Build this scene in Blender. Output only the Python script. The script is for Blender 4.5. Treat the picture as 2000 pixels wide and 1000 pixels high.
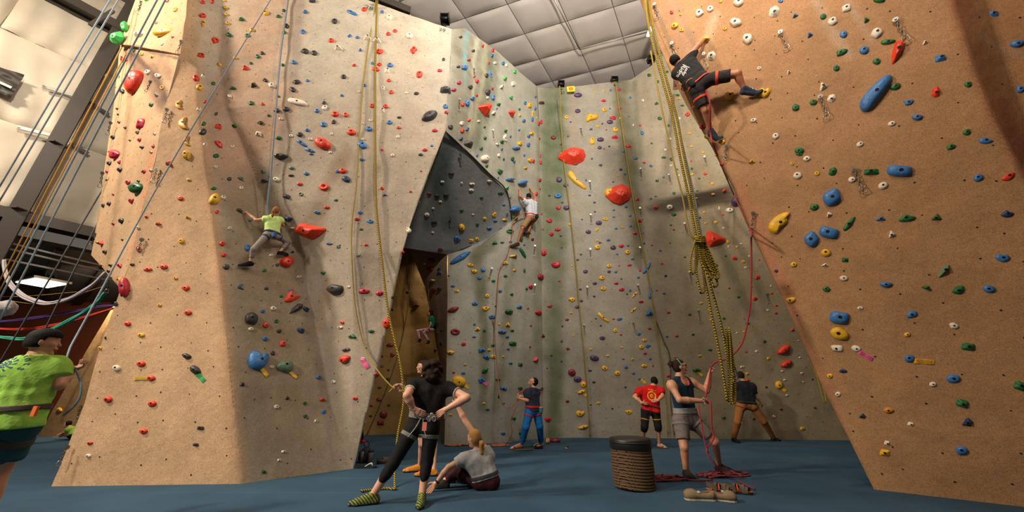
import bpy, bmesh, math, random
import numpy as np
from mathutils import Vector, Matrix
from mathutils.bvhtree import BVHTree

random.seed(7)
rng = np.random.default_rng(7)
SC = bpy.context.scene
COL = SC.collection
for _o in list(bpy.data.objects):
    bpy.data.objects.remove(_o)

# ------------------------------------------------------------------ camera
F = 700.0
TH = math.atan(270.0 / F)
CT, ST = math.cos(TH), math.sin(TH)
CH = 1.27
CAM = Vector((0, 0, CH))
cd = bpy.data.cameras.new('camera')
cam = bpy.data.objects.new('camera', cd)
COL.objects.link(cam)
cam.location = CAM
cam.rotation_euler = (math.pi / 2 + TH, 0, 0)
cd.sensor_fit = 'HORIZONTAL'
cd.sensor_width = 36.0
cd.lens = 36.0 * F / 2000.0
cd.clip_end = 200
SC.camera = cam

# ------------------------------------------------------------------ world, lamps, exposure
SC.view_settings.view_transform = 'Standard'
SC.view_settings.look = 'None'
SC.view_settings.gamma = 1.0
SC.view_settings.use_curve_mapping = False
SC.view_settings.exposure = -0.17
w = bpy.data.worlds.new('hall_air')
SC.world = w
w.use_nodes = True
w.node_tree.nodes['Background'].inputs[0].default_value = (1.0, 0.86, 0.70, 1)
w.node_tree.nodes['Background'].inputs[1].default_value = 0.13


def area_lamp(name, loc, aim, size, power, color=(1, .84, .64), spread=180):
    l = bpy.data.lights.new(name, 'AREA')
    l.shape = 'DISK'
    l.size = size
    l.energy = power
    l.color = color
    l.spread = math.radians(spread)
    o = bpy.data.objects.new(name, l)
    COL.objects.link(o)
    o.location = loc
    d = Vector(aim) - Vector(loc)
    o.rotation_euler = d.to_track_quat('-Z', 'Y').to_euler()
    o['kind'] = 'helper'
    return o


area_lamp('high_bay_or_fill_lamp', (-15.0, 0.2, 12.4), (-3.5, 8, 4.5), 1.5, 1620, (1, .88, .72), 140)
area_lamp('high_bay_or_fill_lamp', (-2.5, -3.0, 12.6), (4.5, 6, 7.5), 1.4, 165, (1, .88, .73), 110)
area_lamp('high_bay_or_fill_lamp', (4.2, 4.0, 13.2), (1.5, 12, 5.0), 0.8, 175, (1, .93, .80), 150)
area_lamp('high_bay_or_fill_lamp', (0.5, 5.0, 13.6), (-1.5, 9, 10.0), 1.0, 190, (1, .93, .80), 160)
area_lamp('ceiling_fill', (2.0, -1.0, 10.5), (2.5, 10, 14.6), 1.0, 1000, (1, .90, .80), 150)  # added fill aimed upward to brighten the ceiling, no such fixture
area_lamp('high_bay_or_fill_lamp', (-9.5, -3.0, 8.0), (-4.3, 3.8, 1.2), 1.0, 150, (1, .90, .76), 60)  # added fill for the lime shirted belayer, not a hall fixture
area_lamp('high_bay_or_fill_lamp', (-8.0, 1.5, 11.5), (-15.5, 8.5, 9.0), 0.9, 120, (1, .93, .82), 95)  # added wash to brighten the white left wall, not a hall fixture
area_lamp('cave_fill', (-2.9, 12.6, 6.3), (-2.6, 13.2, 2.0), 0.4, 55, (1, .80, .52), 170)  # added fill that brightens the cave interior, no fixture there
area_lamp('side_room_fill', (-13.5, 11.5, 4.8), (-14.5, 16, 2.0), 0.8, 230, (1, .80, .55), 170)  # added fill for the brown wall, separate from the troffer

# ------------------------------------------------------------------ helpers


def ray(px, py):
    u = (px - 1000.0)
    v = (500.0 - py)
    return Vector((u, F * CT - v * ST, F * ST + v * CT))


def PY(px, py, Y):
    d = ray(px, py)
    return CAM + d * (Y / d.y)


def FL(px, py, z=0.0):
    d = ray(px, py)
    return CAM + d * ((z - CH) / d.z)


def PD(px, py, dist):
    return CAM + ray(px, py).normalized() * dist


def proj(p):
    q = p - CAM
    dep = q.y * CT + q.z * ST
    up = -q.y * ST + q.z * CT
    return 1000 + F * q.x / dep, 500 - F * up / dep, dep


def proj_np(V):
    q = V - np.array([0, 0, CH])
    dep = q[:, 1] * CT + q[:, 2] * ST
    up = -q[:, 1] * ST + q[:, 2] * CT
    dep = np.where(dep < .05, .05, dep)
    return np.stack([1000 + F * q[:, 0] / dep, 500 - F * up / dep], 1)


def srgb(r, g, b):
    def f(c):
        c /= 255.0
        return c / 12.92 if c <= .04045 else ((c + .055) / 1.055) ** 2.4
    return (f(r), f(g), f(b), 1.0)


MATS = {}


def mat(name, col, rough=.6, metal=0.0, bump=0, bscale=40, var=0, spec=.5, emis=None, estr=0, cscale=6, coat=0):
    if name in MATS:
        return MATS[name]
    m = bpy.data.materials.new(name)
    m.use_nodes = True
    nt = m.node_tree
    b = nt.nodes['Principled BSDF']
    b.inputs['Base Color'].default_value = col
    b.inputs['Roughness'].default_value = rough
    b.inputs['Metallic'].default_value = metal
    b.inputs['Specular IOR Level'].default_value = spec
    if emis:
        b.inputs['Emission Color'].default_value = emis
        b.inputs['Emission Strength'].default_value = estr
    if bump or var:
        tc = nt.nodes.new('ShaderNodeTexCoord')
        n = nt.nodes.new('ShaderNodeTexNoise')
        n.inputs['Scale'].default_value = bscale
        n.inputs['Detail'].default_value = 4
        nt.links.new(tc.outputs['Object'], n.inputs['Vector'])
        if bump:
            bp = nt.nodes.new('ShaderNodeBump')
            bp.inputs['Strength'].default_value = bump
            bp.inputs['Distance'].default_value = .02
            nt.links.new(n.outputs['Fac'], bp.inputs['Height'])
            nt.links.new(bp.outputs['Normal'], b.inputs['Normal'])
        if var:
            n2 = nt.nodes.new('ShaderNodeTexNoise')
            n2.inputs['Scale'].default_value = cscale
            n2.inputs['Detail'].default_value = 6
            nt.links.new(tc.outputs['Object'], n2.inputs['Vector'])
            mr = nt.nodes.new('ShaderNodeMapRange')
            mr.inputs['From Min'].default_value = .3
            mr.inputs['From Max'].default_value = .7
            mr.inputs['To Min'].default_value = 1 - var
            mr.inputs['To Max'].default_value = 1 + var
            nt.links.new(n2.outputs['Fac'], mr.inputs['Value'])
            mx = nt.nodes.new('ShaderNodeMix')
            mx.data_type = 'RGBA'
            mx.blend_type = 'MULTIPLY'
            mx.inputs['Factor'].default_value = 1
            mx.inputs['A'].default_value = col
            nt.links.new(mr.outputs['Result'], mx.inputs['B'])
            nt.links.new(mx.outputs['Result'], b.inputs['Base Color'])
    MATS[name] = m
    return m


def mesh_obj(name, verts, faces, m=None, parent=None, smooth=False, kind=None, mats=None, fm=None):
    me = bpy.data.meshes.new(name)
    me.from_pydata([tuple(v) for v in verts], [], faces)
    for mm in (mats or ([m] if m else [])):
        me.materials.append(mm)
    if fm is not None:
        me.polygons.foreach_set('material_index', fm)
    if smooth:
        me.polygons.foreach_set('use_smooth', [True] * len(me.polygons))
    me.update()
    o = bpy.data.objects.new(name, me)
    COL.objects.link(o)
    if parent is not None:
        o.parent = parent
    if kind:
        o['kind'] = kind
    return o


def thing(name, label, cat, loc=(0, 0, 0), group=None):
    o = bpy.data.objects.new(name, None)
    o.empty_display_size = .1
    COL.objects.link(o)
    o.location = loc
    o['label'] = label
    o['category'] = cat
    if group:
        o['group'] = group
    return o


def tag(o, label, cat, group=None):
    o['label'] = label
    o['category'] = cat
    if group:
        o['group'] = group
    return o


def localise(o, base):
    """move a mesh whose vertices are in world space so that its origin (and parent empty) sit at base"""
    o.data.transform(Matrix.Translation(-Vector(base)))


class MB:
    """collects simple shapes in one mesh"""

    def __init__(s):
        s.v = []
        s.f = []
        s.m = []

    def add(s, vs, fs, mi=0):
        k = len(s.v)
        s.v += [tuple(x) for x in vs]
        s.f += [tuple(i + k for i in f) for f in fs]
        s.m += [mi] * len(fs)
        return s

    def box(s, c, size, rot=None, mi=0):
        hx, hy, hz = size[0] / 2, size[1] / 2, size[2] / 2
        vs = [Vector((x * hx, y * hy, z * hz)) for x in (-1, 1) for y in (-1, 1) for z in (-1, 1)]
        if rot is not None:
            vs = [rot @ v for v in vs]
        vs = [v + Vector(c) for v in vs]
        return s.add(vs, [(0, 1, 3, 2), (4, 6, 7, 5), (0, 4, 5, 1), (2, 3, 7, 6), (0, 2, 6, 4), (1, 5, 7, 3)], mi)

    def bar(s, a, b, wd, ht, up=(0, 0, 1), mi=0):
        a, b = Vector(a), Vector(b)
        d = (b - a)
        L = d.length
        d.normalize()
        up = Vector(up)
        sd = d.cross(up)
        if sd.length < 1e-4:
            sd = d.cross(Vector((1, 0, 0)))
        sd.normalize()
        u = sd.cross(d).normalized()
        R = Matrix((sd, d, u)).transposed()
        return s.box((a + b) / 2, (wd, L, ht), R, mi)

    def tube(s, pts, r, n=8, mi=0, cap=True, rs=None):
        pts = [Vector(p) for p in pts]
        N = len(pts)
        k = len(s.v)
        nrm = None
        for i, p in enumerate(pts):
            t = (pts[min(i + 1, N - 1)] - pts[max(i - 1, 0)])
            if t.length < 1e-9:
                t = Vector((0, 0, 1))
            t.normalize()
            if nrm is None:
                nrm = t.cross(Vector((0, 0, 1)))
                if nrm.length < .01:
                    nrm = t.cross(Vector((1, 0, 0)))
            nrm = (nrm - t * nrm.dot(t))
            if nrm.length < 1e-6:
                nrm = t.orthogonal()
            nrm.normalize()
            bn = t.cross(nrm)
            rr = rs[i] if rs else r
            for j in range(n):
                a = 2 * math.pi * j / n
                s.v.append(tuple(p + (nrm * math.cos(a) + bn * math.sin(a)) * rr))
        for i in range(N - 1):
            for j in range(n):
                a0 = k + i * n + j
                a1 = k + i * n + (j + 1) % n
                s.f.append((a0, a1, a1 + n, a0 + n))
                s.m.append(mi)
        if cap:
            s.f.append(tuple(k + j for j in reversed(range(n))))
            s.f.append(tuple(k + (N - 1) * n + j for j in range(n)))
            s.m += [mi, mi]
        return s

    def lathe(s, c, prof, n=24, mi=0, sx=1, sy=1, rot=None):
        k = len(s.v)
        c = Vector(c)
        for (r, z) in prof:
            for j in range(n):
                a = 2 * math.pi * j / n
                p = Vector((r * math.cos(a) * sx, r * math.sin(a) * sy, z))
                if rot is not None:
                    p = rot @ p
                s.v.append(tuple(c + p))
        for i in range(len(prof) - 1):
            for j in range(n):
                a0 = k + i * n + j
                a1 = k + i * n + (j + 1) % n
                s.f.append((a0, a1, a1 + n, a0 + n))
                s.m.append(mi)
        return s

    def build(s, name, m=None, parent=None, smooth=False, kind=None, mats=None, base=None):
        o = mesh_obj(name, s.v, s.f, m, parent, smooth, kind, mats, s.m if mats else None)
        if base is not None:
            localise(o, base)
        return o


def smooth_path(pts, sub=8):
    """Catmull-Rom through points"""
    P = [Vector(p) for p in pts]
    if len(P) < 3:
        return [P[0].lerp(P[-1], i / sub) for i in range(sub + 1)]
    out = []
    for i in range(len(P) - 1):
        p0 = P[max(i - 1, 0)]
        p1, p2 = P[i], P[i + 1]
        p3 = P[min(i + 2, len(P) - 1)]
        for k in range(sub):
            t = k / sub
            out.append(.5 * ((2 * p1) + (p2 - p0) * t + (2 * p0 - 5 * p1 + 4 * p2 - p3) * t * t + (3 * p1 - p0 - 3 * p2 + p3) * t ** 3))
    out.append(P[-1])
    return out


def text_mesh(s, size, offset=0.0):
    c = bpy.data.curves.new('txt', 'FONT')
    c.body = s
    c.size = size
    c.align_x = 'CENTER'
    c.align_y = 'CENTER'
    c.extrude = 0.0
    c.offset = offset
    c.resolution_u = 3
    o = bpy.data.objects.new('txt', c)
    COL.objects.link(o)
    dg = bpy.context.evaluated_depsgraph_get()
    me = bpy.data.meshes.new_from_object(o.evaluated_get(dg))
    vs = [v.co.copy() for v in me.vertices]
    fs = [tuple(p.vertices) for p in me.polygons]
    bpy.data.objects.remove(o)
    bpy.data.curves.remove(c)
    bpy.data.meshes.remove(me)
    return vs, fs
# ------------------------------------------------------------------ climbing wall surfaces


def wall_material(name, grain=1.0, gscale=55.0):
    m = bpy.data.materials.new(name)
    m.use_nodes = True
    nt = m.node_tree
    L = nt.links.new
    b = nt.nodes['Principled BSDF']
    b.inputs['Roughness'].default_value = .85
    b.inputs['Specular IOR Level'].default_value = .25
    at = nt.nodes.new('ShaderNodeAttribute')
    at.attribute_name = 'paint'
    tc = nt.nodes.new('ShaderNodeTexCoord')

    def noise(scale, det, lo, hi, t0, t1, rough=.6):
        n = nt.nodes.new('ShaderNodeTexNoise')
        n.inputs['Scale'].default_value = scale
        n.inputs['Detail'].default_value = det
        n.inputs['Roughness'].default_value = rough
        L(tc.outputs['Object'], n.inputs['Vector'])
        r = nt.nodes.new('ShaderNodeMapRange')
        r.inputs['From Min'].default_value = lo
        r.inputs['From Max'].default_value = hi
        r.inputs['To Min'].default_value = t0
        r.inputs['To Max'].default_value = t1
        L(n.outputs['Fac'], r.inputs['Value'])
        return n, r

    def mul(a, c):
        x = nt.nodes.new('ShaderNodeMix')
        x.data_type = 'RGBA'
        x.blend_type = 'MULTIPLY'
        x.inputs['Factor'].default_value = 1
        L(a, x.inputs['A'])
        L(c, x.inputs['B'])
        return x.outputs['Result']
    n1, r1 = noise(gscale, 4, .34, .56, 1 - .36 * grain, 1 + .07 * grain, .75)
    n2, r2 = noise(1.7, 6, .3, .7, .86, 1.12)
    n3, r3 = noise(14, 5, .3, .7, .93, 1.06)
    c = mul(at.outputs['Color'], r1.outputs['Result'])
    c = mul(c, r2.outputs['Result'])
    c = mul(c, r3.outputs['Result'])
    # chalk scuffs
    n4 = nt.nodes.new('ShaderNodeTexNoise')
    n4.inputs['Scale'].default_value = 2.3
    n4.inputs['Detail'].default_value = 8
    n4.inputs['Roughness'].default_value = .75
    L(tc.outputs['Object'], n4.inputs['Vector'])
    r4 = nt.nodes.new('ShaderNodeMapRange')
    r4.inputs['From Min'].default_value = .66
    r4.inputs['From Max'].default_value = .78
    r4.inputs['To Min'].default_value = 0
    r4.inputs['To Max'].default_value = .5
    L(n4.outputs['Fac'], r4.inputs['Value'])
    mx = nt.nodes.new('ShaderNodeMix')
    mx.data_type = 'RGBA'
    L(r4.outputs['Result'], mx.inputs['Factor'])
    L(c, mx.inputs['A'])
    mx.inputs['B'].default_value = (.62, .56, .48, 1)
    L(mx.outputs['Result'], b.inputs['Base Color'])
    bp = nt.nodes.new('ShaderNodeBump')
    bp.inputs['Strength'].default_value = .35
    bp.inputs['Distance'].default_value = .008
    L(n1.outputs['Fac'], bp.inputs['Height'])
    bp2 = nt.nodes.new('ShaderNodeBump')
    bp2.inputs['Strength'].default_value = .22
    bp2.inputs['Distance'].default_value = .05
    n5 = nt.nodes.new('ShaderNodeTexNoise')
    n5.inputs['Scale'].default_value = 7
    n5.inputs['Detail'].default_value = 5
    L(tc.outputs['Object'], n5.inputs['Vector'])
    L(n5.outputs['Fac'], bp2.inputs['Height'])
    L(bp.outputs['Normal'], bp2.inputs['Normal'])
    L(bp2.outputs['Normal'], b.inputs['Normal'])
    return m


M_TAN = wall_material('sanded_tan_plaster', 1.1, 78)
M_GREY = wall_material('painted_grey_plaster', .5, 60)

WALL_QUADS = {}   # name -> list of (p00,p10,p11,p01)


def stroke_mask(P, pts, wid, soft=1.0):
    """distance of pixels P to a polyline with per point half widths -> 0..1"""
    best = np.zeros(len(P))
    for (a, b) in zip(pts[:-1], pts[1:]):
        ax, ay = a[0], a[1]
        bx, by = b[0], b[1]
        dx, dy = bx - ax, by - ay
        t = np.clip(((P[:, 0] - ax) * dx + (P[:, 1] - ay) * dy) / (dx * dx + dy * dy + 1e-9), 0, 1)
        wa = a[2] if len(a) > 2 else wid
        wb = b[2] if len(b) > 2 else wid
        ww = wa + (wb - wa) * t
        d = np.hypot(P[:, 0] - ax - t * dx, P[:, 1] - ay - t * dy) / ww
        m = np.clip((1 + .5 * soft - d) / soft, 0, 1)
        best = np.maximum(best, m * m * (3 - 2 * m))
    return best


def fbm(V, sc, seed=0):
    o = np.zeros(len(V))
    r = np.random.default_rng(seed)
    for k in range(7):
        f = sc * (1.0 + .75 * k)
        d = r.normal(size=3)
        d /= np.linalg.norm(d)
        ph = r.uniform(0, 6.28)
        d2 = r.normal(size=3)
        o += np.sin(V @ d * f + ph + 1.3 * np.sin(V @ d2 * f * .7 + ph)) / (1 + k)
    return o / 2.2


def build_wall(name, quads, m, base, strokes=(), res=.10, bump=.018, seed=1, holes=.13, zones=None, sharp=False):
    """quads: bilinear patches from control points; strokes: painted colours"""
    key = {}
    verts = []
    faces = []

    def vid(p):
        k = (round(p.x, 3), round(p.y, 3), round(p.z, 3))
        if k not in key:
            key[k] = len(verts)
            verts.append(p)
        return key[k]
    # consistent edge division
    def div(a, b):
        return max(1, int(math.ceil((a - b).length / res)))
    for (a, b, c, d) in quads:
        n = max(div(a, b), div(d, c))
        mm = max(div(a, d), div(b, c))
        n = 1 << max(0, (n - 1).bit_length())
        mm = 1 << max(0, (mm - 1).bit_length())
        if n > 64:
            n = 64
        if mm > 64:
            mm = 64
        g = []
        for j in range(mm + 1):
            t = j / mm
            l = a.lerp(d, t)
            r = b.lerp(c, t)
            g.append([vid(l.lerp(r, i / n)) for i in range(n + 1)])
        for j in range(mm):
            for i in range(n):
                f = (g[j][i], g[j][i + 1], g[j + 1][i + 1], g[j + 1][i])
                if len(set(f)) >= 3:
                    ff = []
                    for q in f:
                        if q not in ff:
                            ff.append(q)
                    faces.append(tuple(ff))
    V = np.array([tuple(v) for v in verts])
    o = mesh_obj(name, verts, faces, m, None, True, 'structure')
    me = o.data
    nr = np.zeros(len(V) * 3)
    me.vertices.foreach_get('normal', nr)
    nr = nr.reshape(-1, 3)
    P = proj_np(V)
    zfix = np.clip(V[:, 2] / .3, 0, 1)
    V2 = V + nr * (fbm(V, 1.9, seed) * bump * zfix)[:, None]
    me.vertices.foreach_set('co', V2.reshape(-1))
    C = np.tile(np.array(base[:3]), (len(V), 1))
    if zones is not None:
        C = zones(P, V, C)
    for (pts, wid, col, al, *rest) in strokes:
        soft = rest[0] if rest else 1.0
        mk = stroke_mask(P + np.stack([fbm(V, 3.1, 5), fbm(V, 3.3, 9)], 1) * 5, pts, wid, soft)
        mk = mk * al * (.8 + .25 * fbm(V, 4.0, 3))
        mk = np.clip(mk, 0, 1)[:, None]
        C = C * (1 - mk) + np.array(col[:3]) * mk
    ca = me.color_attributes.new('paint', 'FLOAT_COLOR', 'POINT')
    C4 = np.concatenate([np.clip(C, .005, 1), np.ones((len(C), 1))], 1).astype(np.float32)
    ca.data.foreach_set('color', C4.reshape(-1))
    me.update()
    if holes:
        hb = MB()
        r = random.Random(seed)
        bv = BVHTree.FromPolygons([tuple(v) for v in V2], faces)
        for (a, b, c, d) in quads:
            lu = ((a - b).length + (d - c).length) / 2
            lv = ((a - d).length + (b - c).length) / 2
            nu, nv = max(1, int(lu / holes ** .5)), max(1, int(lv / holes ** .5))
            if lu * lv < .15:
                continue
            for i in range(nu):
                for j in range(nv):
                    s = (i + .5 + r.uniform(-.28, .28)) / nu
                    t = (j + .5 + r.uniform(-.28, .28)) / nv
                    p = a.lerp(b, s).lerp(d.lerp(c, s), t)
                    loc, n, _, dd = bv.find_nearest(p)
                    if loc is None:
                        continue
                    if n.dot(CAM - loc) < 0:
                        n = -n
                    x, y, dep = proj(loc)
                    if not (-60 < x < 2060 and -60 < y < 1010):
                        continue
                    u = n.orthogonal().normalized()
                    w_ = n.cross(u)
                    rr = r.uniform(.010, .014)
                    vs = [loc + n * .003 + (u * math.cos(q * 1.0472) + w_ * math.sin(q * 1.0472)) * rr for q in range(6)]
                    vs += [loc + n * .002]
                    hb.add(vs, [(q, (q + 1) % 6, 6) for q in range(6)])
        if hb.f:
            hb.build('bolt_holes', mat('bolt_hole_dark', (.02, .016, .012, 1), .9), o, kind='stuff')
    WALLS.append((name, o, BVHTree.FromPolygons([tuple(v) for v in V2], faces)))
    return o


WALLS = []


def grid(rows):
    q = []
    for r0, r1 in zip(rows[:-1], rows[1:]):
        for i in range(len(r0) - 1):
            q.append((r0[i], r0[i + 1], r1[i + 1], r1[i]))
    return q


def hit(px, py, only=None, skip=()):
    """nearest climbing wall surface behind a pixel: (point, normal toward camera, wall name)"""
    d = ray(px, py).normalized()
    best = None
    for (n, o, bv) in WALLS:
        if only and n not in only:
            continue
        if n in skip:
            continue
        loc, nr, _, dd = bv.ray_cast(CAM, d)
        if loc is not None and (best is None or dd < best[3]):
            if nr.dot(d) > 0:
                nr = -nr
            best = (loc, nr, n, dd)
    return best


# ---- tower (left)
TR = [
    [(100, 950), (470, 945), (689, 915.5), (690, 915.3), (691, 915)],
    [(163, 790, 6.15), (456, 800, 6.28), (650, 800, 7.55), (690, 805, 7.42), (718, 805, 7.4)],
    [(205, 650, 6.12), (441, 650, 6.25), (622, 650, 7.62), (690, 652, 7.25), (753, 655, 7.25)],
    [(258, 500, 6.10), (424, 500, 6.20), (590, 505, 7.5), (690, 495, 6.98), (787, 490, 7.05)],
    [(280, 400, 6.05), (410, 400, 6.15), (520, 400, 7.05), (690, 390, 6.92), (818, 392, 7.1)],
    [(305, 300, 6.00), (397, 300, 6.10), (480, 300, 6.78), (690, 290, 6.92), (852, 302, 7.2)],
    [(325, 200, 5.95), (383, 200, 6.08), (440, 210, 6.48), (690, 200, 6.97), (872, 250, 7.4)],
    [(350, 108, 5.95), (386, 112, 6.15), (425, 120, 6.50), (690, 110, 7.1), (878, 152, 7.6)],
    [(372, -60, 6.1), (400, -60, 6.3), (440, -60, 6.6), (716, -1, 7.4), (882, 57, 7.9)],
]
rows = []
for i, r in enumerate(TR):
    row = []
    for k, q in enumerate(r):
        row.append(FL(q[0], q[1]) if len(q) == 2 else PY(*q))
    e = row[-1]
    h = Vector((e.x, e.y, 0)).normalized()
    row.append(e + h * 1.3 + Vector((-.45, 0, 0)))
    rows.append(row)
tower_q = grid(rows)
SIDE = [
    [(233, 563, 6.3), (234, 562, 6.11)],
    [(178, 498, 7.2), (258, 500, 6.10)],
    [(190, 430, 7.2), (280, 400, 6.05)],
    [(201, 345, 7.2), (305, 300, 6.00)],
    [(216, 245, 7.15), (325, 200, 5.95)],
    [(235, 88, 7.0), (350, 108, 5.95)],
]
CAP = [
    [(234, 86, 6.8), (353, 106, 5.86)],
    [(250, 40, 6.8), (362, 30, 5.95)],
    [(285, -60, 6.8), (372, -60, 6.1)],
]
S = [[PY(*q) for q in r] for r in SIDE]
side_q = grid(S) + grid([[S[-1][0], S[-1][1]], [PY(*CAP[0][0]), PY(*CAP[0][1])]])
side_q += grid([[PY(*q) for q in r] for r in CAP])
# returns behind the outline
back = []
for r in [S[0], S[1], S[2], S[3], S[4], S[5]]:
    e = r[0]
    h = Vector((e.x, e.y, 0)).normalized()
    back.append([e + h * 1.6 + Vector((.9, 0, 0)), e])
side_q += grid(back)
side_q += [(S[0][0], S[0][0] + Vector((.7, 1.2, -.1)), S[1][0] + Vector((.9, 1.6, 0)), S[1][0])]

TANc = srgb(214, 174, 134)
GRYc = srgb(176, 160, 140)
tower_strokes = [
    # (polyline px, half width, colour, alpha, softness)
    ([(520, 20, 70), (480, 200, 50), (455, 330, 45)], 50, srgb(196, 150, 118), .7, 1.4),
    ([(560, 190, 30), (520, 280, 25)], 30, srgb(190, 140, 105), .55, 1.4),
    ([(585, 0, 12), (575, 150, 10), (545, 330, 8)], 10, srgb(120, 105, 98), .55, 1.3),
    ([(672, 300, 16), (640, 360, 12), (610, 450, 20), (560, 560, 20)], 12, srgb(140, 112, 82), .55, 1.2),
    ([(735, 330, 8), (720, 400, 10), (700, 560, 14)], 9, srgb(128, 112, 100), .5, 1.4),
    ([(640, 560, 10), (625, 640, 8)], 8, srgb(170, 135, 105), .5, 1.4),
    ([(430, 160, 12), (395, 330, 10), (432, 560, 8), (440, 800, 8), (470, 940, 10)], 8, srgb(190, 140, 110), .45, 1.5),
    ([(480, 380, 40), (520, 620, 70), (560, 900, 90)], 60, srgb(136, 116, 86), .75, 1.2),  # shade of the tower face turned right, put into the colour
    ([(860, 100, 20), (865, 200, 20)], 20, srgb(180, 176, 160), .5, 1.4),
    ([(385, 60, 60), (330, 40, 60)], 60, srgb(226, 196, 160), .5, 1.4),
]


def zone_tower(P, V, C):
    # warm light on the prow put into tan, same plaster greyer to its right
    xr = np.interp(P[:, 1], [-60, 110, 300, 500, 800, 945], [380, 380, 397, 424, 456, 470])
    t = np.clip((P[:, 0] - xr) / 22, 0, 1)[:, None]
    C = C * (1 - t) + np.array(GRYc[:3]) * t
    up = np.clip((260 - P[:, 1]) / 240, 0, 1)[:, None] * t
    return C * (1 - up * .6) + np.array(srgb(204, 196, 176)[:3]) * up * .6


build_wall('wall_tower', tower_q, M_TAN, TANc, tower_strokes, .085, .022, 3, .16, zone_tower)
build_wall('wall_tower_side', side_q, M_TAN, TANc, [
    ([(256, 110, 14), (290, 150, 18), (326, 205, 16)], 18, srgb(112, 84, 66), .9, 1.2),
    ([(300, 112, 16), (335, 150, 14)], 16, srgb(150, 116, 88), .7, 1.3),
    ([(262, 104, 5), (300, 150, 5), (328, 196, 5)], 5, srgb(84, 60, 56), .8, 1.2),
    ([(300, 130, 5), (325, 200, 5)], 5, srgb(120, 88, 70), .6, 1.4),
    ([(300, 300, 10), (262, 520, 12)], 10, srgb(226, 142, 98), .6, 1.5),
    ([(250, 90, 3), (350, 112, 3)], 3, srgb(90, 70, 55), .8, 1.5)], .085, .015, 5, .13)  # dark of the crease under the cap, painted along it

# ---- corner wall between tower and back wall
R0 = [(882, 57, 7.9), (908, 56, 8.25), (940, 78, 8.8), (975, 103, 9.6), (1012, 138, 10.6), (1048, 169, 11.7)]
R1 = [(878, 152, 7.6), (912, 152, 8.05), (945, 160, 8.7), (978, 185, 9.55), (1012, 215, 10.6), (1053, 250, 11.8)]
R2 = [(870, 256, 7.42), (896, 280, 7.8), (926, 310, 8.4), (958, 343, 9.05), (1005, 330, 10.6), (1054, 340, 11.9)]
cq = grid([[PY(*q) for q in r] for r in (R0, R1, R2)])
a_, b_, c_, d_ = PY(870, 256, 7.42), PY(958, 343, 9.05), PY(990, 375, 10.0), PY(1000, 430, 10.6)
a2_ = PY(914, 299, 8.2)
e_, f_ = PY(875, 497, 10.6), PY(784, 483, 9.9)
g1, g2, g3, g4 = PY(1022, 400, 11.1), PY(1056, 430, 12.0), PY(1024, 450, 11.15), PY(1058, 500, 12.05)
cq += [(b_, PY(1005, 330, 10.6), g1, c_), (PY(1005, 330, 10.6), PY(1054, 340, 11.9), g2, g1), (c_, g1, g3, d_), (g1, g2, g4, g3)]
h1 = PY(940, 478, 10.6)
low = [
    [e_, h1, d_, g3, g4],
    [PY(873, 680, 10.7), PY(930, 680, 10.8), PY(990, 680, 10.95), PY(1020, 680, 11.3), PY(1059, 680, 12.1)],
    [FL(868, 869), FL(925, 867), FL(985, 865), FL(1020, 861), FL(1060, 856)],
]
cq += grid(low)
GB = srgb(168, 166, 152)
GR = srgb(86, 100, 62)
corner_strokes = [
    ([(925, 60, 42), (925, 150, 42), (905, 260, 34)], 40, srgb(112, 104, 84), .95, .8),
    ([(912, 60, 4), (908, 130, 4), (905, 170, 3)], 4, srgb(110, 150, 150), .8, 1.0),
    ([(930, 62, 4), (925, 170, 4), (915, 250, 4)], 4, srgb(190, 190, 165), .5, 1.2),
    ([(944, 80, 4), (948, 150, 4), (918, 270, 4)], 4, srgb(165, 165, 130), .6, 1.2),
    ([(955, 100, 4), (955, 160, 4), (930, 290, 5)], 4, srgb(90, 105, 80), .7, 1.2),
    ([(965, 110, 8), (960, 190, 8), (935, 300, 8)], 8, srgb(105, 112, 90), .55, 1.2),
    ([(955, 470, 16), (930, 500, 14), (945, 640, 10), (942, 800, 8)], 12, srgb(84, 88, 46), .75, 1.4),
    ([(1000, 520, 7), (985, 640, 8), (965, 800, 9)], 8, srgb(104, 100, 60), .5, 1.5),
    ([(1020, 260, 6), (1005, 360, 5)], 5, srgb(150, 140, 118), .5, 1.5),
    ([(873, 500, 10), (870, 860, 10)], 8, srgb(132, 114, 90), .6, 1.4),
    ([(1052, 180, 5), (1056, 400, 8), (1050, 700, 8)], 7, srgb(112, 118, 84), .6, 1.5),
]
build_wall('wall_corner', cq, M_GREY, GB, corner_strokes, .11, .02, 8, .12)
# dark overhanging facet
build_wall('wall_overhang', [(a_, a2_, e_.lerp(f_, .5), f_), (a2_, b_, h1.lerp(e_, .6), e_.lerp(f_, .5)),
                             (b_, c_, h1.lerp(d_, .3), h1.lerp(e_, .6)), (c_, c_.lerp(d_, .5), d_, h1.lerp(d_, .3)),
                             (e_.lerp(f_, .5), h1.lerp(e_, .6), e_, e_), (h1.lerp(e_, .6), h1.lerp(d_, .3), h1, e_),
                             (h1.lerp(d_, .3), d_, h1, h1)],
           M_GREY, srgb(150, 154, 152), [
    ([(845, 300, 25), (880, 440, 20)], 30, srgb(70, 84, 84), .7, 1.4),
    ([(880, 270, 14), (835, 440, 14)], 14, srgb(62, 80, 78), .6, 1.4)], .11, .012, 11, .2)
mb = MB().tube(smooth_path([PY(870, 257, 7.38), a2_ + Vector((0, -.04, 0)), b_ + Vector((0, -.04, 0)), c_ + Vector((0, -.05, 0)), d_ + Vector((0, -.05, 0))], 3), .022, 6)
s_ = mb.build('trim_1', mat('seam_dark', srgb(66, 58, 46), .9), smooth=True)
s_['kind'] = 'structure'
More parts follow.
